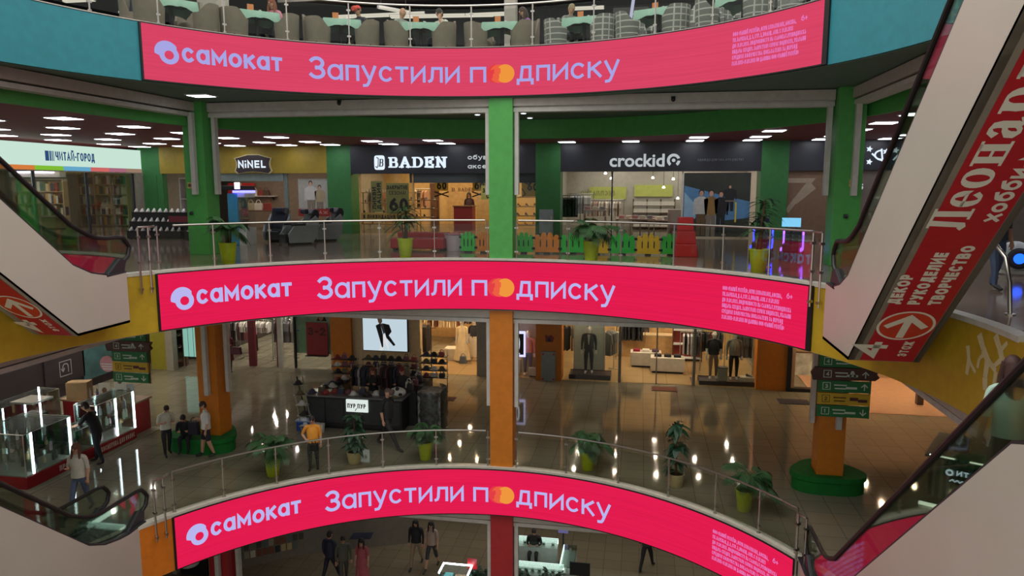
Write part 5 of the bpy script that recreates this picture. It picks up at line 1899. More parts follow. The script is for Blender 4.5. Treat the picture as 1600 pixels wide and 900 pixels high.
# shelving with white folded goods
xa, xb = fpx(997, 0, 22)[0], fpx(1064, 0, 22)[0]
t = thing('wall_shelving', 'dark shelving with rows of white boxes at the back of the children shop', 'shelving', ((xa + xb) / 2, 22.1, 0))
for k, pz in enumerate((316, 327, 338, 349)):
    z = fpx(1030, pz + 5, 22.1)[2]
    MB().box(xa, xb, 21.9, 22.35, z - .03, z).build('shelf', M_brown, t)
    for i in range(11):
        x = xa + (xb - xa) * (i + .5) / 11
        b = MB().box(-.08, .08, -.1, .1, 0, .17)
        o = b.build('storage_box', mat('white_goods', (226, 218, 206), .7), None)
        o.location = (x, 22.05, z)
        tag(o, 'white box on the %s shelf of the dark shelving' % ('top', 'second', 'third', 'lowest')[k], 'box', 'white boxes on the dark shelving')
for s in range(4):
    MB().box(xa + (xb - xa) * s / 3 - .03, xa + (xb - xa) * s / 3 + .03, 21.95, 22.35, 0, fpx(1030, 311, 22.1)[2]).build('upright', M_brown, t)
clothes_rail('clothes rail with dark garments at the left of the children shop', (fpx(890, 0, 18.3)[0], 18.3, 0), 1.0, 9, .75, [(44, 44, 48), (60, 60, 66), (50, 48, 46)], gl='dark garment on the left rail of the children shop', seed=21, h=1.5)
clothes_rail('clothes rail with pale grey garments in the children shop', (fpx(912, 0, 19.2)[0], 19.2, 0), 1.0, 10, .7, [(196, 192, 190), (214, 210, 206), (150, 160, 176), (226, 222, 214)], gl='pale garment on the second rail of the children shop', seed=22, h=1.55)
clothes_rail('clothes rail with beige garments in the middle of the children shop', (fpx(950, 0, 20.6)[0], 20.6, 0), 1.6, 12, .6, [(206, 186, 166), (220, 206, 190), (190, 150, 130), (230, 220, 206)], gl='beige garment on the middle rail of the children shop', seed=23, h=1.3)
for i, (px, y_, wd, h_) in enumerate(((935, 18.4, .9, .95), (990, 19, 1.0, .6), (1012, 18.5, 1.0, .62), (1040, 19.2, .9, .55))):
    t = table('display_table', 'pale display table on the floor of the children shop, %s from the left' % ('first', 'second', 'third', 'fourth')[i], (fpx(px, 0, y_)[0], y_, 0), wd, .6, h_, mat('pale_pink_table', (206, 176, 166), .5))
    for j in range(3):
        b = MB().box(-.11, .11, -.12, .12, 0, .12).build('folded_clothes', mat(('folded_rose', 'folded_cream', 'folded_grey')[j], ((206, 150, 150), (226, 214, 196), (160, 156, 160))[j], .9), None, bevel=.02)
        b.location = (t.location.x + (j - 1) * .28, y_, h_)
        tag(b, '%s stack of folded clothes on the %s display table of the children shop' % (('rose', 'cream', 'grey')[j], ('first', 'second', 'third', 'fourth')[i]), 'clothes')
t = thing('pink_cabinet', 'pale pink display cabinet at the right window of the children shop', 'cabinet', (fpx(1066, 0, 17.6)[0], 17.6, 0))
MB().box(-.28, .28, -.2, .2, 0, 1.0).build('cabinet_body', MATS['pale_pink_table'], t, world=False, bevel=.01)
MB().box(-.2, .2, -.22, -.2, .12, .5).build('cabinet_door', mat('dusty_pink_door', (176, 130, 130), .5), t, world=False)
MB().box(-.06, .06, -.23, -.22, .2, .3).build('cabinet_handle', M_char, t, world=False)
# large photo print of four children
xa, xb, za, zb = fpx(1078, 0, YF - .04)[0], fpx(1186, 0, YF - .04)[0], .05, fpx(1130, 270, YF - .04)[2]
t = thing('photo_print', 'large dark photo print of four standing children in the right window', 'poster', ((xa + xb) / 2, YF - .04, za))
MB().box(xa, xb, YF - .05, YF - .03, za, zb).build('print_board', mat('dark_green_print', (52, 56, 46), .5, var=.3, scale=1.5), t)
m = MB()
f = fw(YF - .054)
FX = lambda px: fpx(px, 0, YF - .054)[0]
FZ = lambda py: fpx(1130, py, YF - .054)[2]
fpoly(m, f, [(FX(1079), FZ(290)), (FX(1140), FZ(305)), (FX(1186), FZ(315)), (FX(1186), FZ(340)), (FX(1140), FZ(345)), (FX(1079), FZ(338))], 8)
fpoly(m, fw(YF - .056), [(FX(1079), FZ(300)), (FX(1098), FZ(320)), (FX(1098), FZ(342)), (FX(1079), FZ(342))], 9)
fpoly(m, fw(YF - .056), [(FX(1120), FZ(330)), (FX(1140), FZ(330)), (FX(1140), FZ(352)), (FX(1120), FZ(352))], 9)
f = fw(YF - .06)
for px, top, bot, cloth, trou in ((1107, 297, 368, 3, 7), (1123, 297, 370, 10, 4), (1139, 299, 366, 6, 6)):
    figure(m, f, FX(px), FZ(bot), FZ(top) - FZ(bot), 0, 1, 2, cloth, trou, .17)
figure(m, f, FX(1153), FZ(330), FZ(289) - FZ(330), 0, 1, 2, 6, 6, .26)
fpoly(m, fw(YF - .064), [(FX(1146), FZ(315)), (FX(1165), FZ(315)), (FX(1165), FZ(313)), (FX(1146), FZ(313))], 4)
fpoly(m, fw(YF - .066), [(FX(1162), FZ(316)), (FX(1164.5), FZ(316)), (FX(1164.5), FZ(347)), (FX(1162), FZ(347))], 11)
m.build('printed_figures', PS + [mat('print_yellow', (226, 206, 60), .5)], t, flip=False)
# brown wall right of the green pillar, with a pale slanted sign
struct('wall_brown', MB().box(8.42, 10.9, YF, YF + .2, 0, 2.4), mat('brown_panel_wall', (124, 96, 74), .6), 'brown panelled wall between the green pillars')
t = thing('wall_graphic', 'pale slanted number shape on the brown wall', 'sign', (fpx(1262, 0, YF)[0], YF, 1.4))
m = MB()
f = fw(YF - .01)
ribbon(m, [(fpx(1242, 0, YF)[0], fpx(1260, 282, YF)[2]), (fpx(1283, 0, YF)[0], fpx(1260, 282, YF)[2]), (fpx(1248, 0, YF)[0], fpx(1260, 328, YF)[2])], f, .16, .16)
ribbon(m, [(fpx(1262, 0, YF)[0], fpx(1260, 312, YF)[2]), (fpx(1284, 0, YF)[0], fpx(1260, 294, YF)[2])], f, .22, .22)
m.build('graphic_shape', mat('pale_taupe_print', (164, 146, 126), .6), t, flip=False)
# wall right of the right column: dark shop front with a small lit sign
struct('wall_right_shop', MB().box(10.9, 17, YF, YF + .2, 0, 2.4), mat('grey_brown_wall', (110, 100, 90), .6))
t = thing('shop_sign', 'small dark sign with pale letters low on the wall behind the right escalator', 'sign', (fpx(1350, 0, YF)[0], YF - .05, 1.4))
xa, xb, za, zb = fpx(1335, 0, YF)[0], fpx(1362, 0, YF)[0], fpx(1350, 301, YF)[2], fpx(1350, 287, YF)[2]
MB().box(xa, xb, YF - .1, YF, za, zb).build('sign_plate', M_char, t)
m = MB()
strokes(m, '105', fw(YF - .105), xa + .14, za + .1, .2, .045, fit=.5)
m.build('sign_lettering', W_grey, t, flip=False)

# ------------------------------------------------------------------ things on the green floor
# shoe display tables in front of the dark green door
shoe_rack('black stepped display of white sneakers beside the left green column', (fpx(226, 0, 13.2)[0], 13.0, 0), 2.1, 3, [(206, 202, 196), (226, 224, 220), (230, 228, 224)], M_blk, slab_lab='black stepped sneaker display', z0=.3, dz=.32, n=9, sc=1.15)
shoe_rack('black stepped display of dark shoes right behind the left green column', (fpx(292, 0, 13.0)[0], 12.9, 0), .9, 3, [(70, 60, 60), (60, 50, 50), (150, 140, 136)], M_blk, slab_lab='black display next to the column', z0=.3, dz=.32, n=4, sc=1.1)
t = thing('price_board', 'dark red price board in the middle of the sneaker display', 'sign', (fpx(262, 0, 12.7)[0], 12.72, .62))
MB().box(-.5, .5, -.02, .02, 0, .2).build('board', mat('dark_red_board', (110, 34, 44), .6), t, world=False)
MB().box(-.45, .45, -.03, .0, -.03, 0).build('clip', M_char, t, world=False)
# massage chairs


def massage_chair(label, loc, rz):
    t = thing('massage_chair', label, 'massage chair', loc, rz)
    M_l = mat('black_leatherette', (38, 38, 44), .4)
    M_g = mat('grey_plastic_shell', (150, 152, 154), .35)
    MB().box(-.28, .28, -.4, .3, 0, .22).build('base', M_blk, t, world=False)
    MB().box(-.3, .3, -.45, .3, .2, .48).build('seat', M_l, t, world=False, bevel=.05)
    MB().prism([(.15, .4), (.42, .42), (.66, 1.1), (.6, 1.28), (.42, 1.3), (.3, 1.1)], 'x', -.31, .31).build('backrest', M_l, t, world=False, bevel=.05)
    MB().box(-.26, .26, -.75, -.48, .06, .42).build('leg_rest', M_l, t, world=False, bevel=.05)
    for s in (-1, 1):
        pts = [(-.6, .08), (-.64, .4), (-.4, .7), (.1, .78), (.45, 1.06), (.58, .9), (.5, .3), (.3, .06)]
        MB().prism(pts, 'x', s * .33, s * .41).build('side_shell', M_g, t, world=False, bevel=.02)
        MB().box(s * .37 - .05, s * .37 + .05, -.5, .05, .7, .78).build('armrest', M_l, t, world=False, bevel=.02)
    MB().box(-.22, .22, .1, .26, 1.12, 1.3).build('head_pillow', mat('navy_leatherette', (34, 38, 60), .4), t, world=False, bevel=.04)
    return t


for px, y_, lb, rz in ((418, 12.9, 'black massage chair without a light shell behind the railing, leftmost of three', .2), (455, 11.8, 'black massage chair with a grey side shell, middle of three', -.7), (497, 13.4, 'black massage chair with a grey side shell, rightmost, near the green pillar', -.7)):
    massage_chair(lb, (fpx(px, 0, y_)[0], y_, 0), rz).scale = (.86,) * 3
t = thing('red_banner', 'small red banner with words hung on the massage chairs below the couple poster', 'banner', (fpx(479, 0, 13.4)[0], 13.4, 0))
zc = fpx(479, 332, 13.4)[2]
MB().box(-.6, .6, -.01, .01, zc - .13, zc + .13).build('banner_cloth', mat('red_banner_cloth', (190, 60, 50), .6), t, world=False)
for s in (-1, 1):
    MB().tube([(s * .58, 0, 0), (s * .58, 0, zc + .15)], .012, 6).build('banner_pole', M_steel, t, world=False)
m = MB()
strokes(m, 'МАССАЖ', lambda u, v: (t.location.x + u, 13.385, v), -.5, zc - .06, .12, .03, fit=1.0)
m.build('banner_words', mat('pale_red_print', (226, 150, 140), .6), t, flip=False)
# claw machine with blue light
t = thing('claw_machine', 'slim vending machine with a blue side and a lit black canopy behind the left palm', 'machine', (fpx(361, 0, 11.2)[0], 11.2, 0))
M_bl = mat('sky_blue_panel', (70, 160, 196), .4)
MB().box(-.3, .05, -.3, .3, 0, 1.62).build('machine_body', M_bl, t, world=False, bevel=.02)
MB().box(.05, .3, -.3, .3, 0, .55).box(.05, .3, -.3, .3, 1.5, 1.62).build('lower_cabinet', M_white, t, world=False)
MB().box(.06, .29, -.28, .28, .55, 1.5).build('display_window', G_case, t, world=False)
MB().box(-.42, .28, -.42, .36, 1.72, 1.86).build('canopy', M_blk, t, world=False, bevel=.02)
MB().box(-.05, .3, -.4, .34, 1.64, 1.71).build('blue_lamp', glow('blue_violet_lamp', (110, 110, 255), 4), t, world=False)
MB().box(.05, .22, -.44, -.42, 1.76, 1.96).build('white_lamp', glow('small_white_lamp', (240, 240, 255), 3), t, world=False)
# play fence
FENC = {'green': mat('bright_green_plastic', (60, 190, 80), .4), 'orange': mat('orange_plastic', (222, 130, 40), .4), 'yellow': mat('yellow_plastic', (222, 178, 40), .4)}


def play_fence(label, xa, xb, y0, y1, color, z=.0):
    t = thing('play_fence_panel', label, 'fence panel', ((xa + xb) / 2, (y0 + y1) / 2, z), math.atan2(y1 - y0, xb - xa))
    W = math.hypot(xb - xa, y1 - y0) - .03
    H = .5
    n = 4
    mb = MB()
    for i in range(n):
        a, b = -W / 2 + W * i / n, -W / 2 + W * (i + 1) / n
        c = (a + b) / 2
        w_ = (b - a) / 2
        hh = H + (.06 if i in (1, 2) else 0)
        mb.prism([(a + .01, .1), (b - .01, .1), (b - .01, hh - .05), (c + w_ * .4, hh + .02), (c - w_ * .4, hh + .02), (a + .01, hh - .05)], 'y', -.03, .03)
    mb.build('picket_board', FENC[color], t, world=False)
    MB().box(-W / 2, W / 2, -.036, .036, .04, .16).box(-W / 2, W / 2, -.036, .036, .4, .46).build('cross_rail', FENC[color], t, world=False)
    for s in (-1, 0, 1):
        MB().cbox((s * W * .25, -.033, .28), (.03, .012, .16)).build('slot', M_blk, t, world=False) if True else None
    for s in (-1, 1):
        for z_ in (.14, .43):
            MB().box(s * W / 2 - .03, s * W / 2 + .03, -.05, .05, z_ - .03, z_ + .03).build('joint', M_blk, t, world=False)
    MB().cbox((0, 0, .02), (.16, .2, .04)).build('foot', M_blk, t, world=False)
    return t


YFc = 9.75
fxx = lambda px: fpx(px, 390, YFc)[0]
for a, b, c, lb in ((719, 744, 'green', 'green play fence panel, first left of the middle column'), (744, 768, 'orange', 'orange play fence panel partly behind the middle column'), (803, 834, 'green', 'green play fence panel touching the middle column on its right'), (834, 875, 'orange', 'orange play fence panel right of the middle column'), (875, 914, 'green', 'green play fence panel left of the palm'), (914, 952, 'yellow', 'yellow play fence panel behind the palm'), (952, 993, 'green', 'green play fence panel right of the palm'), (993, 1032, 'yellow', 'yellow play fence panel near the red steps'), (1032, 1066, 'green', 'green play fence panel touching the red steps')):
    play_fence(lb, fxx(a), fxx(b), YFc, YFc + (.12 if c == 'green' and a > 870 else 0), c)
t = thing('red_steps', 'tall red padded steps at the right end of the play fence', 'steps', (fpx(1083, 0, 9.9)[0], 9.9, 0))
M_rs = mat('red_padded_vinyl', (196, 28, 34), .45)
for k, (w_, z0, z1, d) in enumerate(((.31, 0, .33, .5), (.27, .33, .66, .4), (.22, .66, 1.02, .3))):
    MB().prism([(-w_, z0), (w_, z0), (w_ * .88, z1), (-w_ * .88, z1)], 'y', -d + k * .12, .3).build('step', M_rs, t, world=False, bevel=.02)
t = thing('red_sofa', 'long low red padded bench behind the lime potted plant', 'bench', (fpx(650, 0, 10.3)[0], 10.3, 0))
MB().box(-.8, .8, -.35, .3, .06, .36).build('seat', mat('deep_red_vinyl', (160, 30, 40), .5), t, world=False, bevel=.04)
MB().box(-.8, .8, .3, .45, .06, .5).build('backrest', MATS['deep_red_vinyl'], t, world=False, bevel=.04)
for s in (-1, 1):
    MB().box(s * .7 - .05, s * .7 + .05, -.25, .3, 0, .06).build('foot', M_blk, t, world=False)
t = thing('ball_tub', 'pale tub behind the railing left of the green fence panel', 'tub', (fpx(707, 0, 10.4)[0], 10.4, 0))
MB().lathe([(.26, 0), (.3, .45), (.33, .47), (.28, .46), (.25, .1)], n=20).build('tub', mat('pale_lilac_plastic', (196, 178, 190), .4), t, world=False, smooth=True)
MB().ball((.05, 0, .42), .12).ball((-.1, .05, .4), .11).build('ball', mat('rose_ball', (196, 120, 130), .4), t, world=False, smooth=True)
# children's rides with blue light at the right
B_led = glow('blue_ride_light', (50, 60, 255), 4)
P_led = glow('violet_ride_light', (150, 90, 255), 3)
for px, y_, lb, k in ((1208, 9.9, 'dark ride-on machine with blue lights behind the tall plant', 0), (1258, 9.3, 'dark ride-on seat with violet lights and a small screen, near the right column', 1)):
    t = thing('ride_machine', lb, 'ride', (fpx(px, 0, y_)[0], y_, 0), -.3)
    MB().box(-.26, .26, -.4, .4, 0, .2).build('base', M_blk, t, world=False, bevel=.03)
    MB().prism([(-.35, .2), (.3, .2), (.34, .75), (.2, .78), (.1, .42), (-.35, .4)], 'x', -.2, .2).build('seat', mat('dark_navy_plastic', (40, 44, 60), .4) if k == 0 else M_char, t, world=False, bevel=.03)
    for s in (-1, 1):
        MB().box(s * .235 - .015, s * .235 + .015, -.3, .28, .22, .3).box(s * .235 - .02, s * .235 + .02, .2, .28, .3, .7).build('light_strip', B_led if k == 0 else P_led, t, world=False)
    MB().tube([(0, -.3, .2), (0, -.36, .75)], .03, 8).build('steering_column', M_char, t, world=False)
    MB().tube([(.12 * math.cos(a), -.36 + .02 * math.sin(a), .78 + .12 * math.sin(a)) for a in [2 * PI * i / 16 for i in range(16)]], .015, 6, closed=True).build('steering_wheel', M_char, t, world=False)
    if k == 1:
        MB().box(-.22, .22, -.42, -.38, .84, 1.06).build('screen', glow('pale_blue_screen', (120, 190, 226), 1.2), t, world=False)
    else:
        MB().ball((0, .1, .98), .17, .17, .14).build('canopy', MATS['dark_navy_plastic'], t, world=False, smooth=True)
        MB().tube([(0, .3, .6), (0, .25, 1.0)], .03, 8).build('canopy_pole', M_char, t, world=False)
# fire call points on columns
for (x, y, z, lb) in ((-8.55, 7.8, 1.86, 'small square call point high on the left green column'), (8.1, 7.78, 1.9, 'small square call point high on the right green column')):
    t = thing('fire_call_point', lb, 'call point', (x, y, z))
    MB().box(-.07, .07, -.02, .02, -.08, .08).build('plate', mat('pale_gold_plate', (190, 170, 110), .5), t, world=False)
    MB().lathe([(.045, 0), (.045, .03)], n=16).build('button', M_brown, t, world=False).rotation_euler = (PI / 2, 0, 0)
for (x, y, z, lb) in ((-8.56, 7.8, 1.12, 'small dark round fitting on the left green column'), (8.0, 7.78, 1.15, 'small dark round fitting on the right green column')):
    t = thing('wall_fitting', lb, 'fitting', (x, y, z))
    MB().ball((0, -.02, 0), .05).build('knob', M_char, t, world=False, smooth=True)
    MB().box(-.05, .05, -.01, .02, -.05, .05).build('plate', M_dgreen, t, world=False)
# grey meter cabinet on the middle facade pillar
t = thing('wall_cabinet', 'grey metal cabinet on the green facade pillar behind the middle column', 'cabinet', (fpx(856, 0, YF - .12)[0], YF - .12, 0))
za, zb = fpx(856, 372, YF)[2], fpx(856, 327, YF)[2]
MB().box(-.26, .26, -.1, 0, max(.1, za), zb).build('cabinet_door', mat('grey_metal_door', (140, 150, 148), .4), t, world=False, bevel=.01)
MB().box(.18, .21, -.13, -.1, .6, .75).build('cabinet_handle', M_steel, t, world=False)
for px, py, lb in ((530, 160, 'small dark dome camera on the grey beam left of the middle column'), (1052, 154, 'small dark dome camera on the grey beam right of the middle column')):
    q = fpx(px, py, 8.03)
    t = thing('dome_camera', lb, 'camera', q)
    MB().ball((0, -.02, -.02), .05, .05, .06).build('dome', M_blk, t, world=False, smooth=True)
    MB().box(-.05, .05, -.02, .04, .0, .05).build('mount', M_char, t, world=False)
# ------------------------------------------------------------------ café on the upper gallery
M_mint = mat('mint_tablecloth', (150, 188, 170), .8)
M_menu = mat('orange_menu_card', (206, 124, 70), .6)
M_dtab = mat('dark_table_leg', (40, 42, 48), .5)


def plaid(name, rgb, rgb2):
    m = mat(name, rgb, .85)
    nt = m.node_tree
    b = nt.nodes['Principled BSDF']
    tc = nt.nodes.new('ShaderNodeTexCoord')
    prev = None
    mixes = []
    for ax, sc in (('X', 7.0), ('Z', 7.0)):
        wv = nt.nodes.new('ShaderNodeTexWave')
        wv.bands_direction = ax
        wv.inputs['Scale'].default_value = sc * .32
        rp = nt.nodes.new('ShaderNodeValToRGB')
        rp.color_ramp.elements[0].position = .86
        rp.color_ramp.elements[1].position = .95
        nt.links.new(tc.outputs['Object'], wv.inputs['Vector'])
        nt.links.new(wv.outputs['Fac'], rp.inputs[0])
        mixes.append(rp)
    ad = nt.nodes.new('ShaderNodeMath')
    ad.operation = 'MAXIMUM'
    nt.links.new(mixes[0].outputs[0], ad.inputs[0])
    nt.links.new(mixes[1].outputs[0], ad.inputs[1])
    mx = nt.nodes.new('ShaderNodeMix')
    mx.data_type = 'RGBA'
    mx.inputs[6].default_value = lin(rgb) + (1,)
    mx.inputs[7].default_value = lin(rgb2) + (1,)
    nt.links.new(ad.outputs[0], mx.inputs[0])
    nt.links.new(mx.outputs[2], b.inputs['Base Color'])
    return m


M_plaid = plaid('grey_plaid_fabric', (124, 124, 120), (196, 196, 190))
M_taupe = mat('taupe_fabric', (132, 122, 108), .85)


def tub_chair(label, m, high=False, group=None):
    """upholstered tub chair: curved back falling into arms"""
    t = thing('tub_chair', label, 'chair', (0, 0, 0), 0, group)
    vs, fs = [], []
    n = 18
    hb = 1.02 if high else .72
    for i in range(n + 1):
        a = R_(-40 + 260 * i / n)           # open towards -y
        s = max(0, math.sin(a))
        z = .5 + (hb - .5) * (min(1, s * 1.7) ** .5 if s > 0 else 0) + (.0 if s > 0 else 0)
        for r, zz in ((.31, .1), (.33, z), (.27, z), (.25, .1)):
            vs.append((r * math.cos(a), r * .95 * math.sin(a), zz))
    for i in range(n):
        for j in range(4):
            fs.append((i * 4 + j, (i + 1) * 4 + j, (i + 1) * 4 + (j + 1) % 4, i * 4 + (j + 1) % 4))
    fs += [(0, 1, 2, 3), (n * 4 + 3, n * 4 + 2, n * 4 + 1, n * 4)]
    MB().add(vs, fs).build('curved_back', m, t, world=False, smooth=True)
    MB().lathe([(.23, .12), (.25, .2), (.25, .4), (.22, .46), (0, .47)], n=18).build('seat_cushion', m, t, world=False, smooth=True)
    for sx in (-1, 1):
        for sy in (-1, 1):
            MB().lathe([(.02, 0), (.025, .12)], (sx * .2, sy * .2, 0), 8).build('leg', M_dtab, t, world=False)
    return t


def cafe_table(label, loc, rz):
    t = thing('cafe_table', label, 'table', loc, rz)
    MB().box(-.42, .42, -.36, .36, .71, .74).build('table_top', M_dtab, t, world=False)
    MB().lathe([(.26, 0), (.27, .03), (.05, .05), (.045, .71)], n=16).build('pedestal', M_dtab, t, world=False, smooth=True)
    return t


def cloth(label, loc, rz, seed):
    rnd = random.Random(seed)
    t = thing('tablecloth', label, 'tablecloth', loc, rz)
    W, D = .46, .40
    vs, fs = [], []
    n = 40
    per = []
    for i in range(n):
        f = i / n * 4
        k, g = int(f), f - int(f)
        c = [(-W, -D), (W, -D), (W, D), (-W, D)]
        a, b = c[k], c[(k + 1) % 4]
        per.append((a[0] + (b[0] - a[0]) * g, a[1] + (b[1] - a[1]) * g))
    for x, y in per:
        vs.append((x * .97, y * .97, .762))
    for x, y in per:
        vs.append((x, y, .745))
    for i, (x, y) in enumerate(per):
        corner = 1 - min(1, min(abs(i - c * 10) if c * 10 <= n else 99 for c in range(5)) / 4)
        d = .14 + .1 * corner + .015 * math.sin(i * 1.7)
        o = 1 + .05 * math.sin(i * 1.9) + .05
        vs.append((x * o, y * o, .745 - d))
    fs.append(tuple(range(n)))
    for r in range(2):
        for i in range(n):
            j = (i + 1) % n
            fs.append((r * n + i, (r + 1) * n + i, (r + 1) * n + j, r * n + j))
    MB().add(vs, fs).build('cloth', M_mint, t, world=False, smooth=True)
    return t


LEFTW = ['first', 'second', 'third', 'fourth', 'fifth', 'sixth', 'seventh', 'eighth', 'ninth', 'tenth']
TABPX = [300, 420, 540, 655, 772, 890, 995, 1112, 1232]
CH = {}
rnd = random.Random(4)
for i, px in enumerate(TABPX):
    a = ring_angle(px, 55)
    r = 9.15
    loc = (r * math.cos(a), r * math.sin(a), ZT + .01)
    rz = a - PI / 2
    who = LEFTW[i] + ' from the left'
    cafe_table('dark pedestal café table under a mint cloth, %s' % who, loc, rz)
    cloth('mint green tablecloth on the café table, %s' % who, loc, rz, i)
    # menu card and napkin holder
    u = Vector((math.cos(a), math.sin(a), 0))
    s = Vector((-math.sin(a), math.cos(a), 0))
    t = thing('menu_card', 'upright orange menu card on the mint table, %s' % who, 'menu card', Vector(loc) + s * .12 + u * .05 + Vector((0, 0, .762)), rz)
    MB().box(-.075, .075, -.008, .008, 0, .23).build('card', M_menu, t, world=False)
    MB().box(-.06, .06, -.03, .03, 0, .015).build('foot', M_brown, t, world=False)
    t = thing('condiment_pot', 'small glass condiment pot on the mint table, %s' % who, 'pot', Vector(loc) - s * .1 + u * .02 + Vector((0, 0, .762)))
    MB().lathe([(.045, 0), (.05, .06), (.04, .09)], n=12).build('pot', mat('pale_ceramic', (206, 204, 196), .3), t, world=False, smooth=True)
    MB().lathe([(.042, .09), (.03, .11), (0, .115)], n=12).build('lid', M_steel, t, world=False)
    fabric = M_plaid if px > 830 else M_taupe
    # two chairs at the railing side, one on each flank, one across
    spots = [(-.6, -.42, 2.2, False, 'left of', 'railing side'), (.6, -.42, -2.2, False, 'right of', 'railing side'), (-.6, .62, .9, True, 'left of', 'far side'), (.6, .62, -.9, True, 'right of', 'far side')]
    for (ds, du, dr, hi, sd, wh) in spots:
        key = (hi, fabric.name)
        lab = '%s tub chair %s the café table %s, %s' % ('grey plaid' if fabric is M_plaid else 'taupe', sd, who, wh)
        p = Vector(loc) - s * ds + u * du
        # seat opening faces the table
        d = Vector(loc) - p
        rzc = math.atan2(d.y, d.x) + PI / 2
        if key not in CH:
            c = tub_chair(lab, fabric, hi, 'tub chairs of the café')
            CH[key] = c
            c.location = p
            c.rotation_euler = (0, 0, rzc)
        else:
            dup(CH[key], p, rzc, lab)
# guests


def guest(ti, sd, label, **k):
    a = ring_angle(TABPX[ti], 55)
    u, s = Vector((math.cos(a), math.sin(a))), Vector((-math.sin(a), math.cos(a)))
    p = u * 9.15 - s * (sd * .58) + u * .56
    d = u * 9.15 - p
    person('person', label, (p.x, p.y, ZT + .03), math.atan2(d.y, d.x) + PI / 2, pose='sit', lean=.15, h=1.72, **k)


guest(0, -1, 'café guest in dark blue jacket at the far left of the gallery', shirt=(48, 56, 80), sleeve=1.0, trousers=(60, 66, 84), arms=('reach', 'reach'))
guest(1, 1, 'café guest with reddish hair in a pink top, right of the second table', shirt=(206, 130, 150), hair=(130, 66, 40), female=True, long_hair=True, arms=('reach', 'fwd'))
guest(2, 1, 'café guest in a dark top with a red cap, right of the third café table', shirt=(40, 42, 52), sleeve=1.0, cap=(206, 66, 50), arms=('reach', 'down'))
guest(3, -1, 'bald café guest in a pale grey sweater leaning over the fourth table', shirt=(150, 156, 148), sleeve=1.0, hair=None, arms=('reach', 'reach'), trousers=(70, 76, 84))
guest(3, 1, 'café guest in a white shirt, hand at the face, right of the fourth table', shirt=(214, 212, 204), sleeve=.6, arms=('reach', 'face'), trousers=(56, 76, 96))
guest(4, 1, 'café guest in a purple top right of the fifth table', shirt=(150, 90, 160), female=True, hair=(60, 34, 26), long_hair=True, arms=('reach', 'fwd'))
guest(5, -1, 'café guest with short pale hair in a grey patterned top near the sixth table', shirt=(132, 130, 124), hair=(150, 130, 100), arms=('reach', 'fwd'))
# ceiling pieces of the café
L_cafe = glow('cafe_ceiling_tube', (236, 226, 212), 1.0)
for i, (px, py, y_, w_, ln, rz) in enumerate(((124, 2, 13, .18, 1.2, .0), (210, 20, 17, .2, 1.3, .0), (596, 25, 18, .3, 3.6, 0), (690, 26, 18, .3, 4.0, .1), (615, 17, 12, .1, 1.1, .9), (760, 24, 18, .3, 1.6, 0), (918, 14, 17, .2, 1.2, 0))):
    q = aty(px, py, y_)
    t = thing('ceiling_light', 'long pale light bar hanging over the café, %s from the left' % ('first', 'second', 'third', 'fifth', 'fourth', 'sixth', 'seventh')[i], 'ceiling light', q, rz)
    MB().box(-ln / 2, ln / 2, -w_ / 2, w_ / 2, 0, .08).build('housing', M_pfr, t, world=False)
    MB().box(-ln / 2 + .02, ln / 2 - .02, -w_ / 2 + .02, w_ / 2 - .02, -.015, 0).box(-ln / 2 + .02, ln / 2 - .02, -w_ / 2 - .006, -w_ / 2, .0, .07).build('diffuser', L_cafe, t, world=False)
    for s in (-1, 1):
        MB().tube([(s * ln * .4, 0, .08), (s * ln * .4, 0, 8.9 - q.z)], .008, 5).build('hanging_rod', M_char, t, world=False)
struct('beam_cafe', MB().box(-9, 1, 14, 14.6, 8.05, 8.9), mat('pale_grey_duct', (120, 118, 114), .6), 'pale ceiling beam of the café')
struct('column_cafe_left', MB().box(-12.2, -11.4, 13, 13.8, ZT, 8.9), mat('taupe_column', (104, 94, 84), .6), 'taupe column behind the café tables on the left')
struct('column_cafe_middle', MB().box(-.95, -.6, 13, 13.4, ZT, 8.9), mat('pale_column', (150, 148, 142), .5), 'pale column behind the café tables in the middle')
# wall sign with white strokes seen under the railing
q = aty(988, 20, 14)
t = thing('wall_sign', 'dark stand with white brush strokes behind the café chairs, right part', 'sign', (q.x, 14, ZT + .01))
MB().box(-.6, .5, 0, .1, 0, 2.2).build('sign_board', mat('black_sign_board', (30, 30, 34), .5), t, world=False)
m = MB()
f = lambda u, v: (q.x + u, 13.99, v)
zq = q.z
ribbon(m, [(-.12, zq - .75), (.02, zq + .35)], f, .1, .1)
ribbon(m, [(-.14, zq - .3), (.0, zq - .62), (.12, zq - .26), (.34, zq - .4)], f, .1, .1)
ribbon(m, [(.14, zq - .3), (.14, zq - .66)], f, .09, .09)
m.build('brush_strokes', glow('white_sign_strokes', (206, 206, 240), .9), t, flip=False)
area('cafe_lamps', (0, 12.5, 8.7), 18, 4, 700, (1, .9, .8))
# ------------------------------------------------------------------ orange storey: shops
def opx(px, py, y):
    p = aty(px, py, y)
    return (p.x, y, p.z)


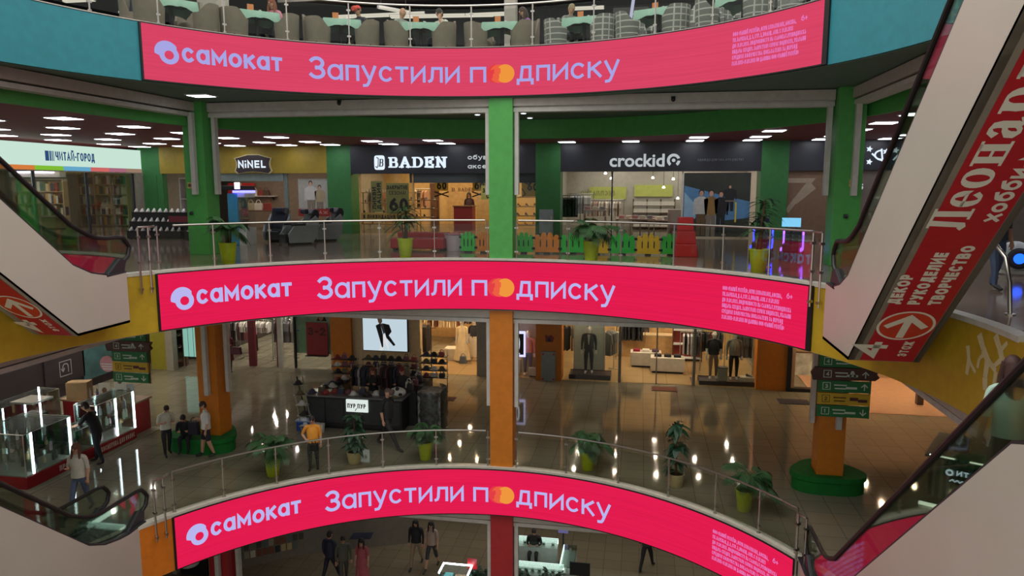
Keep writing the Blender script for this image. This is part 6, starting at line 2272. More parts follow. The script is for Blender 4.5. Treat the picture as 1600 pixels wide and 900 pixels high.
OX = lambda px, y=YF: aty(px, 560, y).x
OZ = lambda py, y=YF, px=800: aty(px, py, y).z
M_tilew = tiles('warm_shop_floor_tiles', (176, 146, 100), (168, 138, 94), .9, .2, .5)
M_mir = mat('pale_grey_panel', (168, 164, 152), .5)
M_pod = mat('dark_maroon_podium', (52, 36, 38), .4)
M_dk = mat('dark_shop_wall', (70, 62, 56), .6)
struct('floor_shop_lower_warm', MB().box(-5.1, 8, YF + .02, 25, ZO - .02, ZO + .012), M_tilew)
for nm, a, b in (('west', 520, 552), ('middle', 838, 878), ('east', 1182, 1229)):
    struct('column_facade_orange_' + nm, MB().box(OX(a), OX(b), YF - .15, YF + .6, ZO, -1.7), M_orange, 'orange clad facade pillar, %s' % {'west': 'left of the suit advert', 'middle': 'with a grey cabinet, right of the middle column', 'east': 'right of the two mannequins'}[nm])
struct('wall_lower_advert', MB().box(OX(552), OX(657), YF, YF + .3, ZO, -1.7).box(OX(552), OX(657), YF - .04, YF, ZO, ZO + .1), M_cream, 'cream wall panel around the suit advert')
struct('wall_lower_pier', MB().box(OX(745), OX(766), YF, YF + .3, ZO, -1.7), M_mir, 'pale grey pier right of the shop entrance')
struct('wall_lower_window_back', MB().box(OX(803), OX(838), YF + .9, YF + 1.0, ZO, -1.7), M_mir)
for i, x in enumerate((-15.0, -8.4, -.2, 8.2)):
    struct('wall_party_lower_%d' % i, MB().box(x - .08, x + .08, YF + .6, 25, ZO, -1.7), M_dk if i < 2 else M_wall)
struct('wall_lower_backs', MB().box(-15, -8.4, 23.5, 23.6, ZO, -1.7), M_dk)
struct('wall_lower_back_warm', MB().box(-8.3, -.3, 24, 24.1, ZO, -1.7).box(-.1, 8.1, 22.5, 22.6, ZO, -1.7), M_bshop)
struct('wall_lower_lime', MB().box(OX(236, 15.8), OX(262, 15.8), 15.8, 16.0, ZO, -1.7), mat('lime_wall', (150, 140, 40), .6), 'yellow-green wall end left of the left orange column')
struct('wall_lower_pale', MB().box(OX(262, 15.8), OX(273, 15.8), 15.7, 16.0, ZO, -1.7), M_wall)
struct('wall_lower_east', MB().box(8.6, 16.9, YF + 2.4, YF + 2.5, ZO, -1.7).box(8.75, 9.0, YF - .1, YF + 1.2, ZO, -1.7), mat('apricot_wall', (206, 166, 128), .6), 'apricot wall of the shop at the right')
struct('floor_shop_lower_east', MB().box(9.6, 16.9, 14.6, 19.4, ZO - .02, ZO + .012), mat('apricot_lit_floor', (206, 160, 126), .3))  # warm pool of shop light laid into the floor colour
# ceiling spots of the orange storey: some show as floor glints, others are added fill
L_spot = glow('ceiling_spot', (255, 244, 226), 800)
L_warm = glow('ceiling_spot_warm', (255, 222, 176), 900)


def spot(lab, grp, m):
    t = thing('ceiling_spot', lab, 'ceiling light', (0, 0, -1.75), 0, grp)
    MB().lathe([(.1, -.02), (.1, 0)], n=12).build('spot_ring', M_pfr, t, world=False)
    MB().lathe([(.055, -.025), (.055, -.02)], n=12).build('diffuser', m, t, world=False)
    return t


def spots(pos, lab, grp, m):
    s0 = None
    for x, y in pos:
        if s0 is None:
            s0 = spot(lab, grp, m)
            s0.location = (x, y, -1.75)
        else:
            dup(s0, (x, y, -1.75))


qs = [Vector((x, y, 0)) for x in (-16, -14.3) for y in (2.5, 4.6, 6.7, 8.8, 10.9, 13)] + [atz(px, py, 2 * ZO + 1.775) for px, py in ((287, 637), (351, 605), (351, 619), (407, 604), (408, 608), (426, 601), (428, 622), (456, 607), (432, 660), (448, 648), (300, 634), (655, 640), (695, 640), (710, 636), (722, 657), (730, 655), (733, 620), (825, 638), (825, 652), (867, 632), (866, 645), (1035, 635), (1034, 650), (1091, 638), (1094, 646), (1098, 658), (1122, 671), (1062, 688), (1105, 690), (1130, 700), (1135, 712), (1357, 708), (1355, 715), (1415, 662), (1430, 728), (960, 686), (250, 610), (215, 640), (235, 700), (180, 770), (560, 700), (620, 690), (700, 700), (1200, 660), (1260, 690), (1300, 660), (1180, 640), (900, 625), (960, 625), (150, 690), (90, 700), (30, 650), (330, 590), (480, 620), (780, 640))]  # the two fixed rows are unseen spots, added to brighten the left floor
spots([(q.x, q.y) for q in qs if q.y < 16.8 or q.x < -9], 'small round ceiling spot of the orange storey, some seen as glints, some added for light', 'ceiling spots of the orange storey', L_spot)
spots([(x, y) for x in (-14, -12.4, -10.8, -9.4) for y in (17.6, 19.6, 21.6)], 'small round ceiling spot inside the left shop of the orange storey', 'ceiling spots of the left shop', L_spot)
spots([(x, y) for x in (-7.2, -5.4, -4.2, -3, -1.4) for y in (17.8, 19.6, 21.6)], 'small round warm ceiling spot inside the warm lit shop', 'ceiling spots of the warm lit shop', L_warm)
spots([(x, y) for x in (1, 2.6, 4.2, 5.8, 7.3) for y in (17.5, 19.4, 21.4)], 'small round ceiling spot inside the right shop of the orange storey', 'ceiling spots of the right shop', glow('ceiling_spot_mild', (255, 236, 206), 750))
spots([(x, y) for x in (10.3, 12, 13.7, 15.4) for y in (16.2, 18)], 'small round warm ceiling spot over the apricot shop floor', 'ceiling spots of the apricot shop', L_warm)
# suit advert light box
xa, xb, za, zb = OX(570), OX(638), OZ(555), OZ(502)
t = thing('advert_light_box', 'lit advert light box of a man in an open dark jacket on the cream wall', 'light box', ((xa + xb) / 2, YF, za))
MB().box(xa - .03, xb + .03, YF - .1, YF, za - .03, zb + .03).build('box_frame', M_char, t)
MB().box(xa, xb, YF - .115, YF - .1, za, zb).build('lit_face', glow('lit_pale_blue_face', (196, 214, 224), .95), t)
m = MB()
f = fw(YF - .12)
X_ = lambda px: OX(px)
Z_ = lambda py: OZ(py)
fpoly(m, f, [(X_(600), Z_(529)), (X_(607), Z_(529)), (X_(610), Z_(555)), (X_(603), Z_(541)), (X_(600), Z_(555)), (X_(595), Z_(555))], 0)
fpoly(m, fw(YF - .122), [(X_(590), Z_(515)), (X_(597), Z_(511)), (X_(601), Z_(529)), (X_(601), Z_(549)), (X_(599), Z_(550)), (X_(594), Z_(530))], 1)
fpoly(m, fw(YF - .122), [(X_(601), Z_(511)), (X_(611), Z_(513)), (X_(614.5), Z_(524)), (X_(610), Z_(530)), (X_(620), Z_(545)), (X_(617), Z_(547)), (X_(606), Z_(534)), (X_(604), Z_(526))], 1)
fpoly(m, fw(YF - .124), [(X_(597), Z_(512)), (X_(601), Z_(511)), (X_(604), Z_(526)), (X_(602), Z_(529))], 2)
disc(m, fw(YF - .126), X_(597), Z_(507), .09, .12, 3)
disc(m, fw(YF - .125), X_(596.5), Z_(504.5), .09, .09, 1)
m.build('printed_figure', [glow('lit_white_print', (226, 228, 230), .9), mat('lit_black_print', (34, 34, 42), .5), mat('lit_check_print', (110, 110, 116), .5), mat('lit_skin_print', (196, 152, 130), .5)], t, flip=False)
# '0' light box
xa, xb, za, zb = OX(799), OX(820), OZ(555), OZ(518)
t = thing('shop_sign', 'lit black sign with a tall white zero right of the middle column', 'sign', ((xa + xb) / 2, YF, za))
MB().box(xa - .03, xb + .03, YF - .1, YF + .0, za - .03, zb + .03).build('sign_frame', glow('lilac_white_edge', (206, 206, 255), 1.3), t)
MB().box(xa, xb - .03, YF - .11, YF - .1, za + .06, zb - .06).build('sign_face', M_blk, t)
m = MB()
f = fw(YF - .115)
strokes(m, '0', f, OX(805.5), OZ(548), OZ(523) - OZ(548), .065, fit=OX(813) - OX(805.5))
ribbon(m, [(OX(802), OZ(551)), (OX(812), OZ(551))], f, .05, .05)
m.build('sign_figure', W_sign, t, flip=False)
# window of left shop: poster woman + red 3-2 board
xa, xb, za, zb = OX(463), OX(520), OZ(566), OZ(490)
t = thing('window_poster', 'tall pale mint window poster of a woman, left of the orange facade pillar', 'poster', ((xa + xb) / 2, YF, za))
MB().box(xa, xb, YF + .05, YF + .08, za, zb).build('poster_board', mat('pale_mint_print', (170, 196, 176), .5, var=.3, scale=2), t)
m = MB()
f = fw(YF + .04)
fpoly(m, f, [(OX(470), za + .05), (OX(482), za + .05), (OX(484), OZ(520)), (OX(480), OZ(512)), (OX(474), OZ(515)), (OX(470), OZ(535))], 0)
fpoly(m, f, [(OX(496), OZ(512)), (OX(512), OZ(512)), (OX(508), OZ(503)), (OX(500), OZ(503))], 1)
disc(m, fw(YF + .038), OX(503), OZ(505), .11, .16, 2)
fpoly(m, f, [(OX(464), OZ(530)), (OX(470), OZ(530)), (OX(470), OZ(528)), (OX(464), OZ(528))], 3)
m.build('printed_figure', [mat('print_mint_coat', (140, 186, 150), .6), PS[2], PS[1], PS[8]], t, flip=False)
xa, xb, za, zb = OX(481), OX(514), OZ(567), OZ(514)
t = thing('sale_board', 'dark red sale board reading three minus two in front of the mint poster', 'sign', ((xa + xb) / 2, YF - .05, za))
MB().box(xa, xb, YF - .06, YF - .03, za, zb).build('board', mat('sale_board_red', (140, 34, 40), .5), t)
MB().box(xa, xb, YF - .25, YF + .0, za - .03, za).build('foot', M_char, t)
m = MB()
f = fw(YF - .065)
strokes(m, '3-2', f, OX(484), OZ(535), OZ(522) - OZ(535), .075, gap=.2, fit=OX(511) - OX(484))
m.build('printed_number', mat('dark_maroon_print', (76, 20, 28), .6), t, flip=False)
struct('window_8', MB().box(OX(463), OX(520), YF - .01, YF + .0, ZO + .05, -1.7), G_shop)
for i, (a, b, m_) in enumerate(((436.5, 443, M_rail), (461.5, 463.5, M_char), (391, 401, mat('maroon_frame', (110, 30, 44), .5)))):
    struct('trim_shop_post_%d' % i, MB().box(OX(a), OX(b), YF - .1, YF + .05, ZO, -1.7), m_)
struct('trim_shop_post_edge', MB().box(OX(434.5), OX(436.4), YF - .1, YF + .05, ZO, -1.7), MATS['maroon_frame'])
# mint lit curtain shape and dark shelf behind the left orange column
t = thing('light_screen', 'tall lit mint panel left of the left orange column', 'light panel', (OX(297, 16.4), 16.4, ZO))
za, zb = aty(297, 558, 16.4).z, aty(297, 500, 16.4).z
xa, xb = OX(288, 16.4), OX(312, 16.4)
MB().box(xa, xb, 16.4, 16.5, za, zb).build('panel_frame', M_char, t)
for i in range(3):
    a, b = xa + (xb - xa) * i / 3, xa + (xb - xa) * (i + 1) / 3
    MB().box(a + .02, b - .02, 16.37, 16.4, za + .03, zb).build('lit_strip', glow('mint_lit_strip', (150, 206, 190), .75), t)
for s in (xa + .05, xb - .05):
    MB().box(s - .02, s + .02, 16.4, 16.46, ZO, za).build('leg', M_char, t)
t = thing('shop_shelf', 'dark shelf unit with shoes left of the lit mint panel', 'shelf', (OX(280, 16.6), 16.6, ZO))
for z in (.1, .75, 1.25, 1.75):
    MB().box(-.22, .3, -.15, .15, z, z + .04).build('shelf_board', M_brown, t, world=False)
for s in (-.22, .3):
    MB().box(s - .02, s + .02, -.15, .15, 0, 1.9).build('side_panel', M_brown, t, world=False)
for k, z in enumerate((.79, 1.29)):
    for i in range(2):
        shoe((t.location.x - .08 + i * .22, 16.5, ZO + z), PI + .4, [(150, 70, 50), (70, 60, 56)][i], False, 'shoe on the %s board of the dark shelf unit' % ('middle', 'upper')[k], 'shoes on the dark shelf unit')
# clothes in the left shop
def crail(px, y_, wd, n, ln, cl, label, gl, seed, h=1.5, rz=0.0):
    return clothes_rail(label, (OX(px, y_), y_, ZO), wd, n, ln, cl, rz, h, gl, seed)


crail(402, 18.0, 1.5, 12, .45, [(214, 208, 200), (226, 222, 214), (190, 180, 170)], 'clothes rail with white tops in the left shop of the orange storey', 'white top on the rail in the left shop of the orange storey', 31, 1.75)
crail(376, 18.6, .9, 7, .8, [(50, 44, 44), (90, 40, 44), (180, 176, 170)], 'clothes rail with dark and red garments in the left shop', 'garment on the darker rail in the left shop', 32, 1.6)
crail(447, 18.5, 1.0, 9, .9, [(60, 60, 66), (110, 104, 96), (90, 86, 90)], 'clothes rail with grey coats behind the white post of the left shop', 'grey coat behind the white post of the left shop', 33, 1.7)
crail(455, 20.5, 1.4, 10, .7, [(190, 184, 176), (70, 70, 76), (150, 140, 130)], 'clothes rail with mixed tops at the back of the left shop', 'top on the back rail of the left shop', 34, 1.6)
t = table('display_table', 'display table with a dark red top in the left shop of the orange storey', (OX(380, 19.3), 19.3, ZO), 1.2, .7, .8, mat('dark_red_top', (96, 40, 46), .5), M_char)
person('person', 'woman in a long dark red coat with a bag, right of the left orange column', on(357, 583, ZO), .6, 1.72, (112, 34, 44), (30, 30, 34), hair=(206, 170, 150), female=True, sleeve=1.0, skirt=((108, 34, 44), .3, .02), arms=('down', 'fwd'), step=.08)
t = handbag('dark maroon shoulder bag beside the woman in the red coat', (on(371, 583, ZO)[0], on(371, 583, ZO)[1] - .05, ZO + .78), (70, 26, 40), .5, .3)
# middle shop: rails, mannequins, plinth
crail(690, 22.5, 2.2, 14, .8, [(214, 190, 150), (120, 60, 44), (226, 206, 170)], 'clothes rail with cream and brown garments deep in the warm lit shop', 'garment on the deep rail of the warm lit shop', 35, 1.7)
crail(664, 18.2, .5, 5, 1.1, [(40, 36, 40), (60, 50, 50)], 'short rail of dark coats at the left side of the warm lit entrance', 'dark coat at the left side of the warm lit entrance', 36, 1.8)
crail(735, 23, 1.4, 9, .7, [(60, 54, 56), (90, 80, 76)], 'clothes rail with dark garments behind the dress mannequin', 'dark garment behind the dress mannequin', 37, 1.7)
M_pl = mat('white_plinth', (206, 196, 176), .5)
t = thing('plinth', 'low white plinth left of the mannequin in the long dress', 'plinth', (OX(707, 19.5), 19.5, ZO + .012))
MB().box(-.33, .33, -.3, .3, 0, .5).build('plinth_block', M_pl, t, world=False, bevel=.01)
MB().box(-.3, .3, -.27, .27, .5, .52).build('plinth_top', M_pl, t, world=False)
WH = (232, 222, 206)


def mannequin(px, y_, label, z=.012, h=1.82, **k):
    kw = dict(shirt=WH, trousers=WH, shoes=(226, 222, 214), skin=(226, 220, 208), hair=None, head_down=0, mannequin=True, step=.03)
    kw.update(k)
    return person('mannequin', label, (OX(px, y_), y_, ZO + z), kw.pop('face', 0), h, cat='mannequin', **kw)


mannequin(722, 19.2, 'white mannequin in a long cream dress inside the warm lit entrance', female=True, skirt=((236, 214, 170), .05, .08), shirt=(236, 214, 170))
mannequin(741, 19.4, 'white mannequin in a dark top and white wide trousers, right of the long dress', female=True, shirt=(44, 44, 56), trousers=(230, 216, 190), skirt=((230, 216, 190), .1, -.01))
handbag('blue-grey bag standing at the feet of the mannequin in the long dress', (OX(724, 18.9), 18.85, ZO + .012), (96, 110, 130), .3, .3)
t = thing('floor_rack', 'black slim stand in the warm lit entrance, beside the cream wall', 'rack', (OX(674, 17.6), 17.6, ZO + .012))
MB().tube([(0, 0, 0), (0, 0, 1.75)], .02, 8).build('pole', M_blk, t, world=False)
MB().box(-.2, .2, -.2, .2, 0, .03).build('base', M_blk, t, world=False)
MB().tube([(-.2, 0, 1.7), (.2, 0, 1.72)], .014, 6).build('arm', M_blk, t, world=False)
mannequin(825, 17.45, 'mannequin in a pink patterned shirt and grey trousers left of the orange cabinet pillar', shirt=(196, 132, 110), trousers=(110, 108, 112), sleeve=1.0, h=1.78)
for px, py, lb in ((833, 583, 'small white box at the feet of the pink shirt mannequin'), (807, 575, 'white plinth under the lit zero sign')):
    q = OX(px, 17.4)
    t = thing('plinth', lb, 'plinth', (q, 17.3 if px > 820 else 17.5, ZO))
    hh = .35 if px > 820 else .65
    MB().box(-.16, .16, -.14, .14, .05, hh).build('plinth_block', M_pl, t, world=False, bevel=.01)
    MB().box(-.12, .12, -.1, .1, 0, .05).build('foot', M_char, t, world=False)
# grey cabinet on the middle orange pillar and a small picture above
t = thing('wall_cabinet', 'grey metal cabinet on the orange facade pillar right of the middle column', 'cabinet', (OX(858), YF - .15, OZ(591)))
H = OZ(545) - OZ(591)
MB().box(-.27, .27, -.1, 0, 0, H).build('cabinet_door', MATS['grey_metal_door'], t, world=False, bevel=.01)
for s in (-1, 1):
    for z in (.1, H - .1):
        MB().cbox((s * .2, -.11, z), (.06, .03, .06)).build('fixing', M_rs, t, world=False)
t = thing('wall_plate', 'small dark red emblem plate on the orange cabinet pillar', 'sign', (OX(859), YF - .15, OZ(526)))
MB().prism([(-.14, -.12), (.14, -.12), (.18, .05), (.06, .16), (-.04, .1), (-.16, .16)], 'y', -.03, 0).build('plate', mat('dull_red_plate', (130, 52, 40), .5), t, world=False)
MB().box(-.06, .06, -.04, -.03, -.1, .02).build('mark', M_char, t, world=False)
# right shop: window, entrance, podiums
for i, (a, b) in enumerate(((880, 968), (1086, 1180))):
    struct('window_%d' % (9 + i), MB().box(OX(a), OX(b), YF - .01, YF, ZO + .03, -1.7), G_shop, 'shop window pane with mannequins on the orange storey')
for i, px in enumerate((968.5, 1026, 1085)):
    struct('trim_door_post_%d' % i, MB().box(OX(px) - (.05 if i != 1 else .02), OX(px) + (.05 if i != 1 else .02), YF - .05, YF + .05, ZO, -1.7), mat('grey_door_post', (130, 126, 114), .4))
for i, (a, b) in enumerate(((970, 979), (1075, 1084))):
    t = thing('glass_door_leaf', 'open glass door leaf on the %s of the shop entrance' % ('left', 'right')[i], 'door', (OX(a if i == 0 else b), YF + .1, ZO))
    x = t.location.x
    MB().box(-.01, .01, 0, 1.0, .03, 2.3).build('glass_pane', G_shop, t, world=False)
    MB().box(-.03, .03, .85, .9, .9, 1.3).build('door_handle', M_steel, t, world=False)
    MB().box(-.03, .03, 0, 1.0, 0, .06).build('bottom_rail', M_steel, t, world=False)
t = thing('podium', 'dark maroon podium under the mannequin in the dark suit', 'podium', (OX(919), 17.5, ZO + .012))
MB().box(-.75, .85, -.35, .4, 0, .18).build('podium_block', M_pod, t, world=False, bevel=.01)
MB().box(-.75, .85, .4, .44, 0, .2).build('back_edge', M_pod, t, world=False)
t = thing('backdrop_panel', 'tall pale grey panel behind the mannequin in the dark suit', 'panel', (OX(920, 18.0), 18.0, ZO + .012))
MB().box(-.55, .55, 0, .06, 0, 2.7).build('panel_board', mat('pale_green_grey_panel', (176, 180, 164), .4), t, world=False)
MB().box(-.6, -.55, -.03, .08, 0, 2.75).box(.55, .6, -.03, .08, 0, 2.75).box(-.55, .55, -.03, .08, 2.7, 2.75).build('panel_frame', M_mir, t, world=False)
def shirt_front(t, h, col):
    MB().prism([(-.05 * h / 1.8, 1.5 * h / 1.8), (.05 * h / 1.8, 1.5 * h / 1.8), (.012, 1.12 * h / 1.8), (-.012, 1.12 * h / 1.8)], 'y', -.16 * h / 1.8, -.13 * h / 1.8).build('shirt_front', mat('shirt_%d' % col[0], col, .7), t, world=False)


shirt_front(mannequin(920, 17.45, 'mannequin in a dark suit and white shirt in front of the pale panel', z=.195, shirt=(52, 50, 52), trousers=(46, 44, 46), sleeve=1.0, h=1.86), 1.86, (206, 204, 200))
t = thing('podium', 'long dark maroon podium under the two mannequins at the right', 'podium', (OX(1138), 17.5, ZO + .012))
MB().box(-1.0, 1.05, -.35, .35, 0, .16).build('podium_block', M_pod, t, world=False, bevel=.01)
MB().box(-1.0, 1.05, .35, .38, 0, .18).build('back_edge', M_pod, t, world=False)
mannequin(1115, 17.5, 'mannequin in a black t-shirt and beige trousers on the long podium', z=.175, shirt=(34, 34, 40), trousers=(150, 118, 88), h=1.82)
shirt_front(mannequin(1147, 17.5, 'mannequin in a grey blazer and dark trousers on the long podium', z=.175, shirt=(136, 128, 112), trousers=(40, 36, 40), sleeve=1.0, h=1.84), 1.84, (196, 186, 170))
for px, y_, w_, h_, z0, lb in ((1130, 17.4, .17, .5, .172, 'narrow grey-green plinth between the two mannequins'), (1169, 17.4, .27, .16, .172, 'low white plinth with a dark shoe right of the grey blazer mannequin')):
    t = thing('plinth', lb, 'plinth', (OX(px, y_), y_, ZO + z0))
    MB().box(-w_, w_, -.15, .15, 0, h_ - .03).build('plinth_block', M_mir if px < 1150 else M_pl, t, world=False, bevel=.01)
    MB().box(-w_ - .01, w_ + .01, -.16, .16, h_ - .03, h_).build('plinth_top', M_char if px < 1150 else M_pl, t, world=False)
shoe((OX(1169, 17.4), 17.38, ZO + .172 + .16), PI + 1.2, (44, 40, 40), False, 'dark shoe on the low white plinth at the right window')
for (px, y_, w_, h_, lb, it) in ((1009, 19.7, .62, .42, 'white display block nearer the middle of the shop entrance', ((150, 40, 60, 'dark'), (226, 216, 200, 'cream'), (76, 50, 70, 'plum'))), (1043, 18.9, .66, .42, 'white display block at the right of the shop entrance', ((40, 38, 40, 'black'), (44, 40, 40, 'charcoal'), (36, 36, 38, 'dark grey')))):
    t = thing('display_block', lb, 'display table', (OX(px, y_), y_, ZO + .012))
    MB().box(-w_, w_, -.3, .3, .08, h_ + .2).build('block', M_pl, t, world=False, bevel=.01)
    MB().box(-w_ + .06, w_ - .06, -.25, .25, 0, .08).build('recessed_base', M_blk, t, world=False)
    for j, c in enumerate(it):
        b = MB().box(-.14, .14, -.13, .13, 0, .1).build('folded_clothes', mat('folded_%d_%d_%d' % c[:3], c[:3], .9), None, bevel=.02)
        b.location = (t.location.x + (j - 1) * .38, y_, ZO + .012 + h_ + .2)
        tag(b, '%s folded garment on the %s' % (c[3], lb), 'clothes')
t = thing('cash_desk', 'light wood cash desk at the back of the right shop', 'counter', (OX(1015, 21.5), 21.5, ZO + .012))
MB().box(-1.6, 1.2, -.25, .25, 0, .95).build('desk_body', M_wood, t, world=False)
MB().box(-1.65, 1.25, -.3, .3, .95, 1.0).build('desk_top', M_shelf, t, world=False)
person('person', 'shop assistant in a dark jacket behind the light wood cash desk of the right shop', (OX(1003, 22), 22.0, ZO + .012), 0, 1.7, (44, 40, 46), (40, 40, 44), sleeve=1.0)
crail(905, 19.5, 1.6, 9, 1.0, [(60, 58, 60), (80, 76, 74), (44, 44, 48)], 'clothes rail with dark coats behind the pale panel', 'dark coat behind the pale panel of the right shop', 38, 1.7)
crail(952, 18.6, .9, 8, .9, [(110, 106, 100), (70, 68, 68), (130, 124, 114)], 'clothes rail with grey jackets left of the shop entrance', 'grey jacket left of the shop entrance', 39, 1.7, 1.2)
crail(985, 21, 1.2, 8, .9, [(30, 30, 34), (44, 42, 46)], 'clothes rail with black coats at the back left of the right shop', 'black coat at the back left of the right shop', 40, 1.8)
crail(1078, 19.2, .8, 8, .8, [(34, 34, 38), (190, 186, 180), (60, 56, 56)], 'clothes rail with black and white garments right of the entrance', 'garment on the black and white rail right of the entrance', 41, 1.6)
crail(1108, 19.8, 1.2, 10, .8, [(40, 38, 40), (120, 40, 44), (60, 60, 62)], 'clothes rail behind the black t-shirt mannequin', 'garment behind the black t-shirt mannequin', 42, 1.6)
crail(1158, 19.0, .9, 8, .9, [(60, 56, 56), (90, 84, 80)], 'clothes rail behind the grey blazer mannequin', 'garment behind the grey blazer mannequin', 43, 1.7)
t = thing('wall_shelving', 'tall dark red shelving right of the entrance in the right shop', 'shelving', (OX(1073, 21), 21, ZO + .012))
for z in (.1, .7, 1.3, 1.9, 2.4):
    MB().box(-.6, .6, -.15, .15, z, z + .04).build('shelf', M_white, t, world=False)
MB().box(-.6, .6, .15, .18, 0, 2.45).build('back_panel', MATS['dark_red_panel'], t, world=False)
for s in (-1, 1):
    MB().box(s * .6 - .02, s * .6 + .02, -.15, .18, 0, 2.45).build('side_panel', M_brown, t, world=False)
# door mats
for px, py, w_, d_, c, lb in ((1038, 608, .45, .28, (112, 62, 44), 'brown door mat in front of the shop entrance'), (694, 623, .4, .22, (92, 56, 46), 'small brown mat on the polished floor right of the kiosk'), (1240, 628, .5, .3, (56, 52, 62), 'dark mat on the floor left of the right hanging sign')):
    q = on(px, py, ZO)
    t = thing('door_mat', lb, 'mat', q)
    MB().box(-w_, w_, -d_, d_, 0, .015).build('mat_pile', mat('mat_%d' % c[0], c, .95), t, world=False)
    MB().box(-w_ - .02, w_ + .02, -d_ - .02, d_ + .02, 0, .01).build('mat_border', M_blk, t, world=False)
# far right shop: framed picture on apricot wall, plinth, small stand
q = opx(1257, 560, YF - .1)
t = thing('wall_picture', 'large pale abstract picture on the apricot shop wall at the right', 'picture', (OX(1258, YF + 2.3), YF + 2.3, OZ(582, YF + 2.3)))
MB().box(-.55, .5, 0, .04, 0, 1.35).build('picture_frame', M_brown, t, world=False)
MB().box(-.5, .45, -.01, 0, .05, 1.3).build('picture_print', mat('pale_abstract_print', (196, 200, 190), .5, var=.35, scale=3), t, world=False)
struct('trim_dark_frame_east', MB().box(OX(1229), OX(1236), YF - .2, YF + .1, ZO, -1.7).box(OX(1236), OX(1300), YF - .2, YF + .1, ZO, ZO + .12), M_blk)
q = on(1436, 632, ZO)
t = thing('floor_stand', 'small dark stand on the bright floor right of the hanging sign', 'stand', q)
MB().box(-.1, .1, -.1, .1, 0, .5).build('stand_body', mat('grey_brown_stand', (96, 84, 80), .5), t, world=False)
MB().box(-.14, .14, -.14, .14, .5, .54).build('stand_top', M_char, t, world=False)

# ------------------------------------------------------------------ left wall of the orange storey
struct('wall_lower_dark_front', MB().box(-16.9, -16.6, 6.5, 15.8, ZO, -1.7), mat('dark_plum_wall', (44, 38, 44), .5), 'dark plum shop front along the left wall of the orange storey')
pp = lambda px, py: atx(px, py, -16.58)
t = thing('wall_sign', 'dark sign panel with a pale turning arrow in a rounded square on the left wall', 'sign', (-16.58, pp(100, 575).y, pp(100, 575).z))
c = pp(101, 575)
MB().box(-16.59, -16.55, c.y - .9, c.y + .9, c.z - .5, c.z + .7).build('sign_panel', MATS['dark_plum_wall'], t)
m = MB()
f = lambda u, v: (-16.54, c.y + u, c.z + v)
ribbon(m, [(-.26, -.26), (.26, -.26), (.26, .26), (-.26, .26), (-.26, -.26)], f, .03, .03)
ribbon(m, [(.12, -.14), (.12, .06)] + _el(0, .06, .12, .1, 0, 180, 12) + [(-.12, -.08)], f, .04, .04)
ribbon(m, [(-.19, .0), (-.12, -.1), (-.05, .0)], f, .035, .035)
m.build('arrow_symbol', mat('pale_grey_print', (150, 150, 156), .5), t, flip=False)
t = thing('wall_poster', 'dull teal poster on the left wall beside the hanging sign', 'poster', (-16.58, pp(152, 555).y, pp(152, 555).z))
c = pp(152, 556)
MB().box(-16.59, -16.55, c.y - .75, c.y + .75, c.z - .75, c.z + .75).build('poster_board', mat('dull_teal_print', (60, 96, 100), .6, var=.3, scale=2), t)
MB().box(-16.56, -16.53, c.y - .8, c.y + .8, c.z - .8, c.z - .75).build('poster_rail', M_char, t)
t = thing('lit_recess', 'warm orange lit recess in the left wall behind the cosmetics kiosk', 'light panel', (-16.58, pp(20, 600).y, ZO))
MB().box(-16.95, -16.9, 3.4, 6.2, ZO, -2.4).build('recess_wall', mat('orange_lit_wall', (150, 90, 46), .6), t)  # orange light inside the opening is put into the wall colour
MB().box(-16.9, -16.6, 6.2, 6.5, ZO, -1.7).build('recess_post', M_blk, t)
MB().box(-16.88, -16.84, 5.6, 6.0, -3.4, -2.7).build('lit_picture', glow('amber_lit_picture', (206, 130, 60), .7), t)
t = thing('round_sign', 'round pink and white sign disc beside the left hanging sign', 'sign', aty(169, 568, 7.6))
MB().lathe([(.23, 0), (.23, .04)], n=28).build('disc', mat('pink_white_disc', (220, 150, 156), .5), t, world=False).rotation_euler = (PI / 2, 0, 0)
m = MB()
fd = lambda u, v: (u, -.045, v)
for k in range(3):
    quad(m, fd, -.2 + .03 * k, -.02 - .07 * k, .2 - .03 * k, .01 - .07 * k)
m.build('printed_lines', M_white, t, world=False, flip=False)
MB().tube([(.2, 0, .1), (.2, 0, 3.9)], .01, 6).build('hanging_rod', M_char, t, world=False)

# ------------------------------------------------------------------ hanging direction signs


